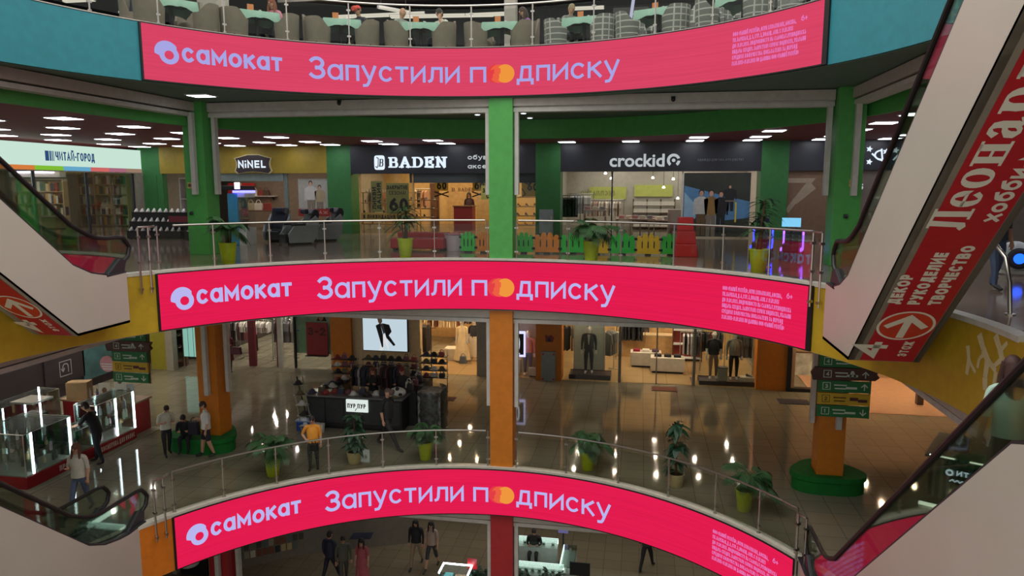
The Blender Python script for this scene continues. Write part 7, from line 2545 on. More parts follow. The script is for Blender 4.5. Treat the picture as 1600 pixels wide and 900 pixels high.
def hanging_sign(label, px, py, y, w_, sgn):
    c = aty(px, py, y)
    t = thing('hanging_direction_sign', label, 'sign', (c.x, y, c.z))
    M_g = mat('sign_green', (34, 112, 56), .5)
    M_y = mat('sign_yellow', (206, 166, 36), .5)
    M_b = mat('sign_brown', (84, 52, 40), .6, var=.25)
    M_p = mat('sign_pale_print', (196, 206, 190), .5)
    hb = .27
    rows = [('4', M_g, 2, w_, 0), ('4', M_b, 1, w_ * 1.22, .0), ('3', M_g, 0, w_, 0), ('2', M_y, -1, w_, 0), ('1', M_g, -2, w_, 0)]
    for num, m_, k, ww, dx in rows:
        z = k * (hb + .025)
        bd = MB().box(-ww / 2 + dx, ww / 2 + dx, -.03, .03, z - hb / 2, z + hb / 2)
        if m_ is M_b:
            bd = MB().prism([(-ww / 2, z - hb / 2 - .02), (ww / 2 - .05, z - hb / 2 + .01), (ww / 2 + .04, z - .05), (ww / 2 - .02, z + .03), (ww / 2 + .05, z + hb / 2), (-ww / 2 + .04, z + hb / 2 + .02), (-ww / 2 - .05, z + .02)], 'y', -.05, .04)
        b = bd.build('sign_board', m_, t, world=False)
        m = MB()
        f = lambda u, v: (u, -.033 if m_ is not M_b else -.053, v)
        x0 = -w_ / 2 + .1
        ribbon(m, [(x0, z - .075), (x0 + .16, z - .075), (x0 + .16, z + .085), (x0, z + .085), (x0, z - .075)], f, .014, .014)
        strokes(m, num, f, x0 + .05, z - .04, .09, .018)
        if m_ is not M_y or True:
            quad(m, f, x0 + .24, z + .02, x0 + .52, z + .05)
            quad(m, f, x0 + .26, z - .06, x0 + .5, z - .03)
        xr = w_ / 2 - .14
        if num != '2':
            s = -1 if num == '1' else 1
            ribbon(m, [(xr, z - .06 * s), (xr, z + .07 * s)], f, .025, .025)
            ribbon(m, [(xr - .06, z + .01 * s), (xr, z + .07 * s), (xr + .06, z + .01 * s)], f, .025, .025)
            quad(m, f, xr - .4, z - .05, xr - .16, z + .0)
        if m_ is M_b:
            fpoly(m, f, [(.08, z - .06), (.12, z + .09), (.17, z + .09), (.24, z - .06), (.19, z - .06), (.145, z + .03), (.12, z - .06)])
        m.build('printed_marks', M_p if m_ is not M_y else mat('sign_dark_print', (90, 66, 20), .6), b, world=False, flip=False)
        if m_ is M_y:
            m = MB()
            quad(m, f, xr - .3, z - .03, xr - .12, z + .05)
            quad(m, f, xr - .12, z - .06, xr + .08, z + .01)
            m.build('dark_label', mat('sign_maroon_print', (90, 40, 36), .6), b, world=False, flip=False)
    for s in (-1, 1):
        MB().box(s * w_ * .5 - .02, s * w_ * .5 + .02, .03, .05, -.75, .75).build('side_post', M_brown, t, world=False)
        MB().tube([(s * w_ * .4, .04, .7), (s * w_ * .4, .04, -1.3 - c.z)], .01, 6).build('hanging_rod', M_char, t, world=False)
    return t


hanging_sign('stack of green, brown and yellow direction boards hanging before the right orange column', 1319, 604, 7.3, 1.14, 1)
hanging_sign('stack of green, brown and yellow direction boards hanging at the left, above the cosmetics kiosk', 203, 557, 7.3, 1.08, -1)

# ------------------------------------------------------------------ green benches around the orange columns
M_bench = mat('green_bench_vinyl', (30, 110, 46), .85, spec=.2)


def wave_bench(label, cx, cy, w_, d_, hx, hy, h=.44):
    """wavy padded ring with a square hole for the column at (hx, hy)"""
    t = thing('round_bench', label, 'bench', (cx, cy, ZO))
    n = 48
    for nm, k, z0, z1 in (('bench_body', .95, 0, h - .12), ('seat_pad', 1.0, h - .12, h)):
        vs, fs = [], []
        for i in range(n):
            a = 2 * PI * i / n
            r = k * (1 + .1 * math.cos(3 * a + PI / 2))
            o = (w_ * .5 * r * math.cos(a), d_ * .5 * r * math.sin(a))
            q = .33 / max(abs(math.cos(a)), abs(math.sin(a)))
            p = (hx - cx + q * math.cos(a), hy - cy + q * math.sin(a))
            vs += [(o[0], o[1], z0), (o[0], o[1], z1), (p[0], p[1], z1), (p[0], p[1], z0)]
        for i in range(n):
            for j in range(4):
                fs.append((i * 4 + j, ((i + 1) % n) * 4 + j, ((i + 1) % n) * 4 + (j + 1) % 4, i * 4 + (j + 1) % 4))
        MB().add(vs, fs).build(nm, M_bench, t, world=False)
    return t


wave_bench('wavy green padded bench around the foot of the right orange column', 8.02, 8.15, 1.7, 1.35, 8.02, 8.1)
wave_bench('wavy green padded bench around the foot of the left orange column, three children beside it', -8.68, 8.02, 1.9, 1.5, -8.4, 8.12)

# ------------------------------------------------------------------ people on the orange storey
p = on(262, 711, ZO)
person('person', 'child in a white shirt with a dark strap looking down, left of the green bench', p, .9, 1.46, (206, 204, 186), (36, 36, 42), hair=(40, 32, 30), arms=('fwd', 'fwd'), head_down=1.6, lean=.1)
p = on(290, 708, ZO)
person('person', 'child in black clothes sitting on the green bench looking at a phone', (p[0], 7.55, ZO + .08), .35, 1.5, (30, 30, 34), (34, 34, 38), pose='sit', sleeve=1.0, arms=('fwd', 'fwd'), head_down=1.5, lean=.3, hair=(36, 30, 30))
p = on(328, 711, ZO)
person('person', 'boy in a white t-shirt and dark shorts standing in front of the green bench', (p[0], p[1] - .1, ZO), -.9, 1.56, (214, 212, 206), (34, 32, 44), leg=.45, shoes=(40, 40, 40), arms=('fwd', 'down'), hair=(50, 36, 34), head_down=.6)
handbag('black backpack held low beside the boy in the white t-shirt', (p[0] - .34, p[1] - .14, ZO + .62), (36, 32, 44), .3, .36)
p = on(484, 739, ZO)
person('person', 'child in a yellow-orange top and patterned dark trousers behind the glass railing', (p[0], p[1] + .25, ZO), .3, 1.45, (226, 150, 50), (58, 58, 60), hair=(36, 30, 30), arms=('hip', 'down'), step=.05)
handbag('small black shoulder bag on the child in the yellow top', (p[0] + .12, p[1] + .05, ZO + .6), (30, 28, 32), .2, .18)
p = on(607, 699, ZO)
person('person', 'man in black t-shirt and black trousers walking in front of the costume kiosk', p, 1.2, 1.72, (32, 32, 36), (38, 36, 38), arms=('down', 'back'), step=.35, hair=None, cap=(92, 72, 66))
p = on(127, 722, ZO)
person('person', 'man in a black t-shirt leaning on the cosmetics kiosk counter', (-10.75, 6.35, ZO), -1.45, 1.72, (26, 26, 32), (34, 36, 44), arms=('reach', 'reach'), lean=.3, head_down=.8)
p = on(128, 800, ZO)
person('person', 'woman in a white top and blue jeans near the lower left escalator', (p[0], p[1], ZO), .2, 1.64, (196, 190, 174), (84, 96, 120), female=True, hair=(92, 56, 40), long_hair=True, arms=('fwd', 'down'), step=.2)
# rider on the lower right escalator
c = atx(1588, 640, 7.2)
yy = c.y - .25
zz = -3.79 + .875 * (.62 - yy) - .25
person('person', 'person in a mint t-shirt riding up the lower right escalator', (7.02, yy, zz), 3.0, 1.66, (176, 206, 186), (52, 44, 52), female=True, hair=(70, 44, 36), long_hair=True, arms=('down', 'down'))
# person on the green storey at the right, mostly behind the upper escalator
p = atz(1552, 452, 0)
person('person', 'person in blue jeans standing behind the right escalator on the green storey', (p.x, p.y, 0), .4, 1.7, (60, 64, 72), (76, 92, 120), arms=('down', 'down'), step=.1)
c = atz(1583, 428, 0)
t = thing('ball_machine', 'round white machine with a glowing blue eye at the right edge', 'machine', (c.x, c.y, 0), -.2)
zc = aty(1583, 402, c.y).z
MB().lathe([(.3, 0), (.32, .03), (.22, .1), (.16, max(.15, zc - .3))], n=20).build('stand', M_mir, t, world=False, smooth=True)
MB().ball((0, 0, zc), .34, n=24, k=14).build('ball_housing', mat('white_ball_shell', (190, 196, 200), .3), t, world=False, smooth=True)
o = MB().lathe([(.2, 0), (.22, .02), (.17, .06), (.0, .07)], n=24).build('dark_ring', M_char, t, world=False)
o.location = (0, -.3, zc)
o.rotation_euler = (PI / 2, 0, 0)
o = MB().lathe([(.11, .0), (.1, .03), (0, .035)], n=20).build('blue_eye', glow('blue_eye', (30, 90, 255), 2.5), t, world=False)
o.location = (0, -.36, zc)
o.rotation_euler = (PI / 2, 0, 0)
# curved steel rail at the right edge and the side glass of the gallery
c = atz(1578, 492, 0)
t = thing('steel_hoop', 'curved steel handrail hoop at the right edge of the green storey', 'railing', (c.x, c.y, 0))
q1, q2 = atx(1560, 410, c.x), atx(1572, 440, c.x)
MB().tube([(0, 0, 0), (-.02, .05, .45), (-.03, .2, .8), (-.03, .5, .95), (-.03, 1.0, .97)], .03, 10).build('rail_tube', M_steel, t, world=False, smooth=True)
MB().lathe([(.07, 0), (.07, .02)], n=16).build('floor_flange', M_steel, t, world=False)
# pale running figures painted on the yellow fascia at the right
def on_fascia(px, py):
    a = ring_angle(px, py, RR - .035)
    d = ray(px, py)
    x, y = (RR - .034) * math.cos(a), (RR - .034) * math.sin(a)
    tt = math.hypot(x - CAMP.x, y - CAMP.y) / math.hypot(d.x, d.y)
    return (x, y, CAMP.z + d.z * tt)


m = MB()
for P, wv in (([(1512, 540), (1514, 562), (1510, 585)], .05), ([(1513, 560), (1520, 575), (1524, 582)], .035), ([(1530, 522), (1536, 545), (1543, 562), (1539, 590), (1539, 610)], .07), ([(1543, 562), (1556, 580), (1552, 604)], .05), ([(1541, 550), (1530, 560), (1527, 575)], .035), ([(1555, 523), (1562, 545), (1566, 562), (1572, 580), (1577, 595)], .07), ([(1563, 548), (1574, 535)], .035), ([(1566, 560), (1553, 572)], .04)):
    v = [Vector(on_fascia(*q)) for q in P]
    for a, b in zip(v[:-1], v[1:]):
        s = Vector((0, 0, 1)).cross((b - a).normalized())
        n_ = Vector((-a.x, -a.y, 0)).normalized()
        s = (b - a).normalized().cross(n_).normalized() * wv
        m.add([a - s, a + s, b + s * .8, b - s * .8], [(0, 1, 2, 3)])
gr = m.build('wall_graphic', mat('pale_painted_figures', (214, 200, 150), .6), None, flip=False)
tag(gr, 'pale abstract leaping figures painted on the yellow fascia at the right', 'painting')
# ------------------------------------------------------------------ cosmetics kiosk on the left
M_kred = mat('red_kiosk_base', (150, 24, 34), .35)
M_kdark = mat('dark_kiosk_inner', (56, 48, 50), .6)
L_tube = glow('white_case_tube', (226, 240, 250), 12)
BOTC = [(226, 226, 230), (90, 80, 120), (170, 200, 196), (150, 40, 60), (196, 170, 120), (40, 44, 54), (206, 214, 190), (226, 190, 200)]
BOT = {}


def bottle(loc, k, hh, label, group):
    key = (k, hh)
    if key not in BOT:
        c = BOTC[k]
        t = thing('bottle', 'x', 'bottle')
        MB().lathe([(.035, 0), (.038, .01), (.038, hh * .68), (.016, hh * .8)], n=10).build('bottle_body', mat('bottle_%d' % k, c, .3), t, world=False, smooth=True)
        MB().lathe([(.018, hh * .8), (.018, hh)], n=8).build('bottle_cap', M_char if k % 2 else M_white, t, world=False)
        BOT[key] = r = t
    else:
        r = copy_tree(BOT[key])
    r.location = loc
    tag(r, label, 'bottle', group)
    return r


def case(label, x0, x1, y0, y1, hgt, seed, lamp_at, lab, face='x', zb=.32, nb=14, text=None):
    """glass showcase on a red base; bottles inside are things of their own"""
    rnd = random.Random(seed)
    cx, cy = (x0 + x1) / 2, (y0 + y1) / 2
    t = thing('display_case', label, 'display case', (cx, cy, ZO))
    MB().box(x0, x1, y0, y1, ZO, ZO + zb).build('base', M_kred, t, bevel=.02)
    MB().box(x0 + .02, x1 - .02, y0 + .02, y1 - .02, ZO + zb, ZO + zb + .02).build('case_floor', M_mir, t)
    for z in (zb + .36, zb + .7):
        if z < hgt - .1:
            MB().box(x0 + .03, x1 - .03, y0 + .03, y1 - .03, ZO + z, ZO + z + .012).build('glass_shelf', G_case, t)
    b = MB()
    e = .006
    b.box(x0, x0 + e, y0, y1, ZO + zb, ZO + hgt).box(x1 - e, x1, y0, y1, ZO + zb, ZO + hgt).box(x0, x1, y0, y0 + e, ZO + zb, ZO + hgt).box(x0, x1, y1 - e, y1, ZO + zb, ZO + hgt)
    b.build('case_glass', G_case, t)
    MB().box(x0, x1, y0, y1, ZO + hgt, ZO + hgt + .025).build('case_top', G_case, t)
    fr = MB()
    for x in (x0, x1):
        for y in (y0, y1):
            fr.tube([(x, y, ZO + zb), (x, y, ZO + hgt)], .012, 6)
    for a_, b_ in (((x0, y0), (x1, y0)), ((x1, y0), (x1, y1)), ((x1, y1), (x0, y1)), ((x0, y1), (x0, y0))):
        fr.tube([(a_[0], a_[1], ZO + hgt), (b_[0], b_[1], ZO + hgt)], .012, 6)
    fr.build('case_frame', M_steel, t)
    for (lx, ly) in lamp_at:
        MB().box(lx - .018, lx + .018, ly - .018, ly + .018, ZO + zb + .02, ZO + hgt - .02).build('tube_lamp', L_tube, t)
    for k, z in enumerate((zb + .022, zb + .374, zb + .714)):
        if z > hgt - .2:
            continue
        for i in range(nb):
            x = x0 + .1 + (x1 - x0 - .2) * rnd.random()
            y = y0 + .1 + (y1 - y0 - .2) * (i + .5) / nb
            if face == 'y':
                x, y = x0 + .1 + (x1 - x0 - .2) * (i + .5) / nb, y0 + .1 + (y1 - y0 - .2) * rnd.random()
            bottle((x, y, ZO + z), rnd.randrange(8), rnd.choice((.2, .26, .3)), 'small bottle on the %s level of the %s' % (('lowest', 'middle', 'upper')[k], lab), 'bottles in the ' + lab)
    return t


kA = case('tall glass display case at the right end of the cosmetics kiosk, lettered red base', -11.75, -11.1, 6.75, 8.3, 1.45, 3, ((-11.12, 7.55), (-11.12, 6.8), (-11.12, 8.27)), 'right display case of the cosmetics kiosk', nb=9)
m = MB()
f = lambda u, v: (-11.092, 6.85 + u, ZO + v)
strokes(m, 'КОСМЕТИКА ДЛЯ ВОЛОС', f, 0, .1, .14, .035, gap=.2, fit=1.35)
m.build('base_lettering', mat('pale_pink_letters', (226, 196, 190), .5), kA, flip=False)
kB = case('wide glass display case of the cosmetics kiosk at its near end, red base', -12.6, -11.2, 4.5, 6.0, 1.4, 4, ((-11.22, 5.95), (-11.22, 4.75), (-12.5, 4.52)), 'near display case of the cosmetics kiosk', nb=12)
m = MB()
f = lambda u, v: (-11.192, 5.5 + u, ZO + v)
strokes(m, 'ПРОФ', f, 0, .1, .14, .035, gap=.2, fit=.42)
m.build('base_lettering', MATS['pale_pink_letters'], kB, flip=False)
case('low glass counter of the cosmetics kiosk behind the man in black', -11.75, -11.2, 6.02, 6.73, .95, 5, (), 'low counter of the cosmetics kiosk', nb=5)
case('far left glass case of the cosmetics kiosk', -14.2, -12.65, 4.5, 5.3, 1.4, 6, ((-12.7, 4.52), (-13.8, 4.52)), 'far left case of the cosmetics kiosk', 'y', nb=12)
case('back row glass case of the cosmetics kiosk', -14.3, -13.7, 6.4, 8.4, 1.35, 7, ((-13.72, 6.45),), 'back row case of the cosmetics kiosk', nb=9)
t = thing('back_counter', 'red back counter of the cosmetics kiosk with a brown desk top', 'counter', (-13.0, 8.9, ZO))
MB().box(-13.7, -11.3, 8.5, 9.2, ZO, ZO + .95).build('counter_body', M_kred, t)
MB().box(-13.75, -11.25, 8.45, 9.25, ZO + .95, ZO + 1.0).build('counter_top', mat('tan_counter_top', (150, 116, 86), .5), t)
t = thing('display_tower', 'square black lamp tower standing inside the cosmetics kiosk', 'display tower', (-12.9, 6.6, ZO))
MB().box(-.25, .25, -.25, .25, 0, 1.2).build('tower_body', M_blk, t, world=False)
MB().box(-.35, .35, -.35, .35, 1.55, 1.6).build('tower_canopy', M_steel, t, world=False)
for s in (-1, 1):
    MB().box(s * .24 - .015, s * .24 + .015, -.015, .015, 1.2, 1.95 if s > 0 else 1.55).build('tube_lamp', L_tube, t, world=False)
for i, (x, y, z, lb, c) in enumerate(((-11.45, 8.2, 1.475, 'white picture card with a dark head, on top of the right kiosk case', (206, 200, 184)), (-11.62, 8.75, 1.0, 'grey picture card on the back counter of the kiosk', (150, 150, 146)), (-12.4, 8.7, 1.0, 'white picture card leaning on the kiosk counter', (190, 184, 170)), (-13.3, 8.75, 1.0, 'cardboard box on the back counter of the kiosk', (150, 120, 84)))):
    t = thing('picture_card' if i < 3 else 'cardboard_box', lb, 'picture card' if i < 3 else 'box', (x, y, ZO + z), .3)
    if i < 3:
        MB().box(-.16, .16, -.01, .01, 0, .5).build('card', mat('card_%d' % c[0], c, .6), t, world=False)
        m = MB()
        disc(m, lambda u, v: (u, -.012, v), 0, .28, .07, .09)
        m.build('printed_head', M_brown, t, world=False, flip=False)
        MB().box(-.08, .08, -.04, .04, 0, .015).build('foot', M_char, t, world=False)
    else:
        MB().box(-.3, .3, -.2, .2, 0, .5).build('box_body', mat('cardboard', (150, 120, 84), .8), t, world=False)
        MB().box(-.31, .31, -.03, .03, .495, .505).build('packing_tape', M_wood, t, world=False)
for i, (x, y) in enumerate(((-13.0, 8.8), (-12.7, 8.75), (-12.05, 8.8), (-11.8, 8.65), (-12.2, 8.6))):
    bottle((x, y, ZO + 1.0), i, .3, 'bottle standing on the back counter of the kiosk, %s from the left' % LEFTW[i], None)
# the kiosk's own floor step with pale edge
struct('trim_kiosk_platform', MB().box(-14.4, -10.95, 4.3, 9.3, ZO, ZO + .02), mat('pale_platform', (140, 134, 112), .5), 'pale floor platform under the cosmetics kiosk')

# ------------------------------------------------------------------ costume kiosk in the middle
KX, KY = -4.85, 10.45
t = thing('kiosk_counter', 'dark costume kiosk counter with a lit white name plate', 'kiosk', (KX, KY, ZO))
M_kb = mat('black_kiosk_board', (40, 40, 42), .45)
MB().box(-1.75, 1.3, -.35, .3, .08, 1.0).build('front_counter', M_kb, t, world=False)
MB().box(-1.7, 1.25, -.3, .3, 0, .08).build('plinth', M_blk, t, world=False)
MB().box(-1.8, 1.35, -.4, .35, 1.0, 1.04).build('counter_top', mat('grey_counter_top', (110, 110, 112), .3), t, world=False)
MB().box(-1.8, -1.2, .35, 1.95, .0, 1.0).build('left_counter', M_kb, t, world=False)
MB().box(1.0, 1.6, .35, 1.95, .0, 1.1).build('right_counter', M_kb, t, world=False)
for i in range(5):
    MB().box(-1.72 + i * .6, -1.16 + i * .6, -.365, -.35, .2, .94).build('front_pane', mat('smoky_pane', (66, 68, 70), .15), t, world=False)
pa, pb = aty(541, 643, KY - .42), aty(574, 626, KY - .42)
MB().box(pa.x - KX, pb.x - KX, -.42, -.365, pa.z - ZO, pb.z - ZO).build('name_plate', glow('lit_white_plate', (222, 232, 226), 1.0), t, world=False)
m = MB()
f = lambda u, v: (u, KY - .424, v)
strokes(m, 'ПУР ПУР', f, pa.x + .04, pa.z + .12, .14, .028, gap=.22, fit=pb.x - pa.x - .1)
ribbon(m, [(pa.x + .34, pa.z + .12), (pa.x + .29, pa.z + .04)], f, .02, .02)
m.build('plate_lettering', M_ink, t, flip=False)
# shelves above
for nm, x, y, wd, tiers in (('left', -6.45, 12.75, .9, 3), ('back', -4.85, 12.9, 2.0, 3), ('right', -3.3, 12.75, .9, 4)):
    r = thing('shelf_rack', 'open metal shelf rack at the %s of the costume kiosk' % nm, 'rack', (x, y, ZO))
    for k in range(tiers):
        z = 1.04 + .24 * k
        MB().box(-wd / 2, wd / 2, -.14, .14, z, z + .02).build('shelf', M_char, r, world=False)
    for sx in (-1, 1):
        MB().tube([(sx * wd / 2, 0, 0), (sx * wd / 2, 0, 1.04 + .24 * tiers)], .015, 6).build('upright', M_steel, r, world=False)
HATC = [(60, 64, 84), (150, 60, 60), (206, 204, 200), (48, 46, 48), (100, 92, 70), (120, 70, 80)]


def hat(label, loc, c, group=None):
    t = thing('hat', label, 'hat', loc, 0, group)
    MB().ball((0, 0, .02), .1, .11, .12, 12, 6, 0, None, 0, PI / 2).build('crown', mat('hat_%d_%d_%d' % c, c, .8), t, world=False, smooth=True)
    MB().lathe([(.09, .01), (.16, .005), (.165, .015), (.09, .03)], n=16).build('brim', mat('hat_%d_%d_%d' % c, c, .8), t, world=False)
    return t


rk = random.Random(12)
n = 0
for nm, x0, y, wd, zs in (('left rack', -6.85, 12.75, .8, (1.06, 1.3, 1.54)), ('back rack', -5.8, 12.9, 1.9, (1.06, 1.3, 1.54)), ('right rack', -3.7, 12.75, .8, (1.06, 1.3, 1.54, 1.78))):
    for k, z in enumerate(zs):
        cnt = 3 if wd < 1 else 7
        for i in range(cnt):
            x = x0 + wd * (i + .5) / cnt
            ci = rk.randrange(6)
            col = ('blue-grey', 'red', 'white', 'black', 'olive', 'plum')[ci]
            lv = ('lowest', 'second', 'third', 'top')[k]
            if rk.random() < .6:
                hat('%s hat on the %s board of the %s of the costume kiosk' % (col, lv, nm), (x, y, ZO + z), HATC[ci], '%s goods, %s board, %s' % (col, lv, nm))
            else:
                handbag('%s bag on the %s board of the %s of the costume kiosk' % (col, lv, nm), (x, y, ZO + z), HATC[ci], .2, .14, '%s bags, %s board, %s' % (col, lv, nm))
# goods laid and hung all over the counters
ORD = LEFTW + ['eleventh', 'twelfth', 'thirteenth']
for i in range(13):
    x = KX - 1.65 + i * .225
    c = rk.randrange(6)
    col = ('blue-grey', 'red', 'white', 'black', 'olive', 'plum')[c]
    if i % 3 == 1:
        handbag('%s bag lying on the front counter of the costume kiosk, %s from the left' % (col, ORD[i]), (x, 10.42 + .08 * (i % 2), ZO + 1.04), HATC[c], .2, .16)
    else:
        hat('%s hat lying on the front counter of the costume kiosk, %s from the left' % (col, ORD[i]), (x, 10.3 + .14 * (i % 2), ZO + 1.04), HATC[c])
for i in range(6):
    hat('hat on the left side counter of the costume kiosk, %s from the front' % ORD[i], (KX - 1.5 + .12 * (i % 2), 10.95 + i * .24, ZO + 1.0), HATC[(3, 2, 0, 3, 1, 2)[i]])
    handbag('bag on the right side counter of the costume kiosk, %s from the front' % ORD[i], (KX + 1.3 - .12 * (i % 2), 10.95 + i * .24, ZO + 1.1), HATC[(3, 2, 5, 3, 0, 2)[i]], .22, .2)
clothes_rail('rail of dark costumes standing inside the costume kiosk', (KX + .35, 12.1, ZO), 1.1, 10, .75, [(44, 42, 48), (96, 60, 64), (150, 146, 140), (70, 74, 92)], gl='costume on the rail inside the costume kiosk', seed=77, h=1.6)
clothes_rail('rail of striped and dark tops at the left inside the costume kiosk', (KX - .75, 12.2, ZO), .8, 7, .6, [(44, 42, 48), (170, 166, 160), (60, 62, 74)], gl='top on the left rail inside the costume kiosk', seed=78, h=1.5)
# slanted display ladder with small goods
t = thing('display_ladder', 'slanted ladder display with small goods at the left end of the costume kiosk', 'display rack', (-6.75, 10.0, ZO), .25)
for s in (-1, 1):
    MB().tube([(s * .16 + .25, -.35, 0), (s * .16 - .1, .1, 1.6)], .02, 6).build('side_rail', mat('pale_wood_rail', (150, 146, 130), .5), t, world=False)
MB().tube([(.1, .5, 0), (-.1, .1, 1.6)], .02, 6).build('rear_strut', M_char, t, world=False)
for k in range(5):
    f_ = (k + .6) / 5.4
    MB().cbox((.25 - .35 * f_, -.35 + .45 * f_, 1.6 * f_), (.4, .16, .02)).build('rung_shelf', M_mir, t, world=False)
for k in range(5):
    f_ = (k + .6) / 5.4
    v = Matrix.Rotation(.25, 3, 'Z') @ Vector((.25 - .35 * f_, -.35 + .45 * f_, 1.6 * f_ + .012))
    hat('%s hat on the %s rung of the slanted ladder display' % (('white', 'black', 'white', 'olive', 'black')[k], ('lowest', 'second', 'third', 'fourth', 'top')[k]), (-6.75 + v.x, 10.0 + v.y, ZO + v.z), HATC[(2, 3, 2, 4, 3)[k]])
t = thing('storage_box', 'blue plastic box on the floor at the left of the costume kiosk', 'box', (-6.55, 9.85, ZO))
MB().box(-.22, .22, -.15, .15, 0, .3).build('box_body', mat('blue_plastic', (40, 76, 150), .4), t, world=False, bevel=.02)
MB().box(-.24, .24, -.17, .17, .3, .34).build('lid', mat('pale_blue_plastic', (130, 160, 200), .4), t, world=False)
t = thing('paper_bag', 'white paper bag on the floor right of the blue box', 'bag', (-6.05, 9.7, ZO))
MB().prism([(-.16, 0), (.14, 0), (.18, .28), (-.18, .3)], 'y', -.08, .08).build('bag_body', M_white, t, world=False)
MB().tube([(-.08, 0, .28), (-.05, 0, .38), (.05, 0, .38), (.08, 0, .28)], .008, 5).build('bag_handle', M_char, t, world=False)
# plastic wrapped right end
t = thing('wrapped_stack', 'stack wrapped in clear plastic film at the right end of the costume kiosk', 'goods', (-2.75, 10.55, ZO))
MB().box(-.35, .35, -.3, .4, 0, 1.25).build('stacked_goods', mat('grey_mixed_goods', (110, 108, 108), .6, var=.6, scale=9), t, world=False)
wv = MB()
vs, fs = [], []
for k in range(9):
    for i in range(24):
        a = 2 * PI * i / 24
        rr = .46 + .02 * math.sin(i * 3.1 + k * 1.7) + .02 * math.sin(k * 2.9)
        vs.append((rr * math.cos(a), rr * math.sin(a) + .05, .02 + k * .165))
for k in range(8):
    for i in range(24):
        j = (i + 1) % 24
        fs.append((k * 24 + i, k * 24 + j, (k + 1) * 24 + j, (k + 1) * 24 + i))
wv.add(vs, fs).build('plastic_film', glass('clear_film', (.8, .82, .82), 1.0, .15), t, world=False, smooth=True)
t = thing('striped_roll', 'white and black spotted fabric bundle on the kiosk counter near its right end', 'goods', (-3.75, 10.35, ZO + 1.04))
MB().ball((0, 0, .15), .26, .18, .15).build('bundle', mat('spotted_cloth', (200, 198, 194), .8, var=.0), t, world=False, smooth=True)
MB().ball((-.1, -.13, .2), .07, .06, .05).ball((.12, -.13, .12), .06, .06, .05).ball((.02, -.1, .27), .06).build('dark_spots', M_blk, t, world=False, smooth=True)
person('person', 'kiosk seller with long reddish hair and a black top behind the costume counter', (-4.95, 11.45, ZO), .1, 1.66, (26, 26, 30), (36, 36, 40), female=True, hair=(104, 50, 44), long_hair=True, sleeve=1.0, arms=('fwd', 'fwd'))
person('person', 'kiosk seller in black with dark red hair at the right of the costume kiosk', (-3.95, 11.4, ZO), -.3, 1.7, (30, 28, 34), (36, 36, 40), hair=(120, 30, 44), sleeve=1.0, arms=('fwd', 'down'))

# ------------------------------------------------------------------ slatted kiosk on the right
q = on(1448, 778, ZO)
t = thing('slatted_kiosk', 'dark slatted kiosk with small white sign letters and pale lamp strips at the right', 'kiosk', (q[0], q[1], ZO), -.5)
MB().box(0, 2.2, 0, .06, .1, 1.05).build('front_wall', mat('olive_black_board', (52, 54, 44), .5), t, world=False)
MB().box(0, .06, 0, 1.8, .1, 1.05).build('side_wall', MATS['olive_black_board'], t, world=False)
for i in range(14):
    x = .08 + i * .15
    MB().box(x, x + .06, -.03, .0, .08, 1.05).build('slat', mat('olive_slat', (116, 116, 86), .5), t, world=False)
MB().box(-.1, 2.3, -.1, 1.9, 1.05, 1.1).build('kiosk_top', mat('grey_green_top', (60, 68, 62), .6), t, world=False)
for k, (a, b) in enumerate(((0, .5), (.8, 1.4), (1.6, 2.2))):
    MB().box(a, b, -.12, -.09, 1.1, 1.13).build('lamp_strip', glow('pale_kiosk_lamp', (226, 232, 206), 1.6), t, world=False)
MB().box(-.1, 2.3, -.5, -.42, .0, .06).build('floor_lamp_strip', MATS['pale_kiosk_lamp'], t, world=False)
MB().box(.3, .95, -.06, -.03, .5, .95).build('sign_panel', M_blk, t, world=False)
m = MB()
f = lambda u, v: (u, -.065, v)
ringd(m, f, .42, .76, .04, .08)
strokes(m, 'ит', f, .56, .72, .12, .03, fit=.24)
ribbon(m, [(.44 + .05 * i, .56 + .05 * (i % 2)) for i in range(9)], f, .025, .025)
m.build('sign_lettering', W_sign, t, world=False, flip=False)
MB().box(.4, .7, .5, .8, 1.1, 1.42).build('coffee_machine', M_char, t, world=False, bevel=.02)
MB().box(1.1, 1.7, .6, 1.1, 1.1, 1.25).build('pastry_case', G_case, t, world=False)

# ------------------------------------------------------------------ red storey at the bottom
struct('wall_ground_west', MB().box(-16, -9, 15.0, 15.2, ZR, -7.25).box(-9, -1, 17.4, 17.6, ZR, -7.25), mat('dim_wall', (96, 88, 74), .6))
area('ground_lamps', (0, 13.5, -7.35), 26, 3, 240, (1, .95, .85))
area('ground_lamps_middle', (0, 3, -7.0), 8, 8, 20, (1, .95, .85))
t = thing('photo_wall', 'mosaic wall of many small photographs at the bottom left', 'wall panel', (-10, 12, ZR))
pA, pB = atz(352, 893, ZR), atz(476, 866, ZR)
d = (pB - pA)
d.z = 0
L = d.length
d.normalize()
ang_ = math.atan2(d.y, d.x)
t.location = (pA.x, pA.y, ZR)
t.rotation_euler = (0, 0, ang_)
MB().box(0, L, 0, .1, 0, 2.4).build('panel_board', mat('taupe_panel', (116, 108, 92), .6), t, world=False)
rp = random.Random(9)
PC = [mat('photo_tile_%d' % i, c, .5) for i, c in enumerate(((196, 190, 170), (70, 66, 60), (150, 140, 120), (44, 46, 50), (120, 70, 50), (176, 150, 110), (90, 100, 96)))]
for i in range(13):
    for j in range(7):
        if rp.random() < .92:
            w_ = L / 13
            MB().box(w_ * i + .02, w_ * (i + .9), -.02, 0, .3 + j * .29, .3 + j * .29 + .24).build('photograph', PC[rp.randrange(7)], t, world=False)
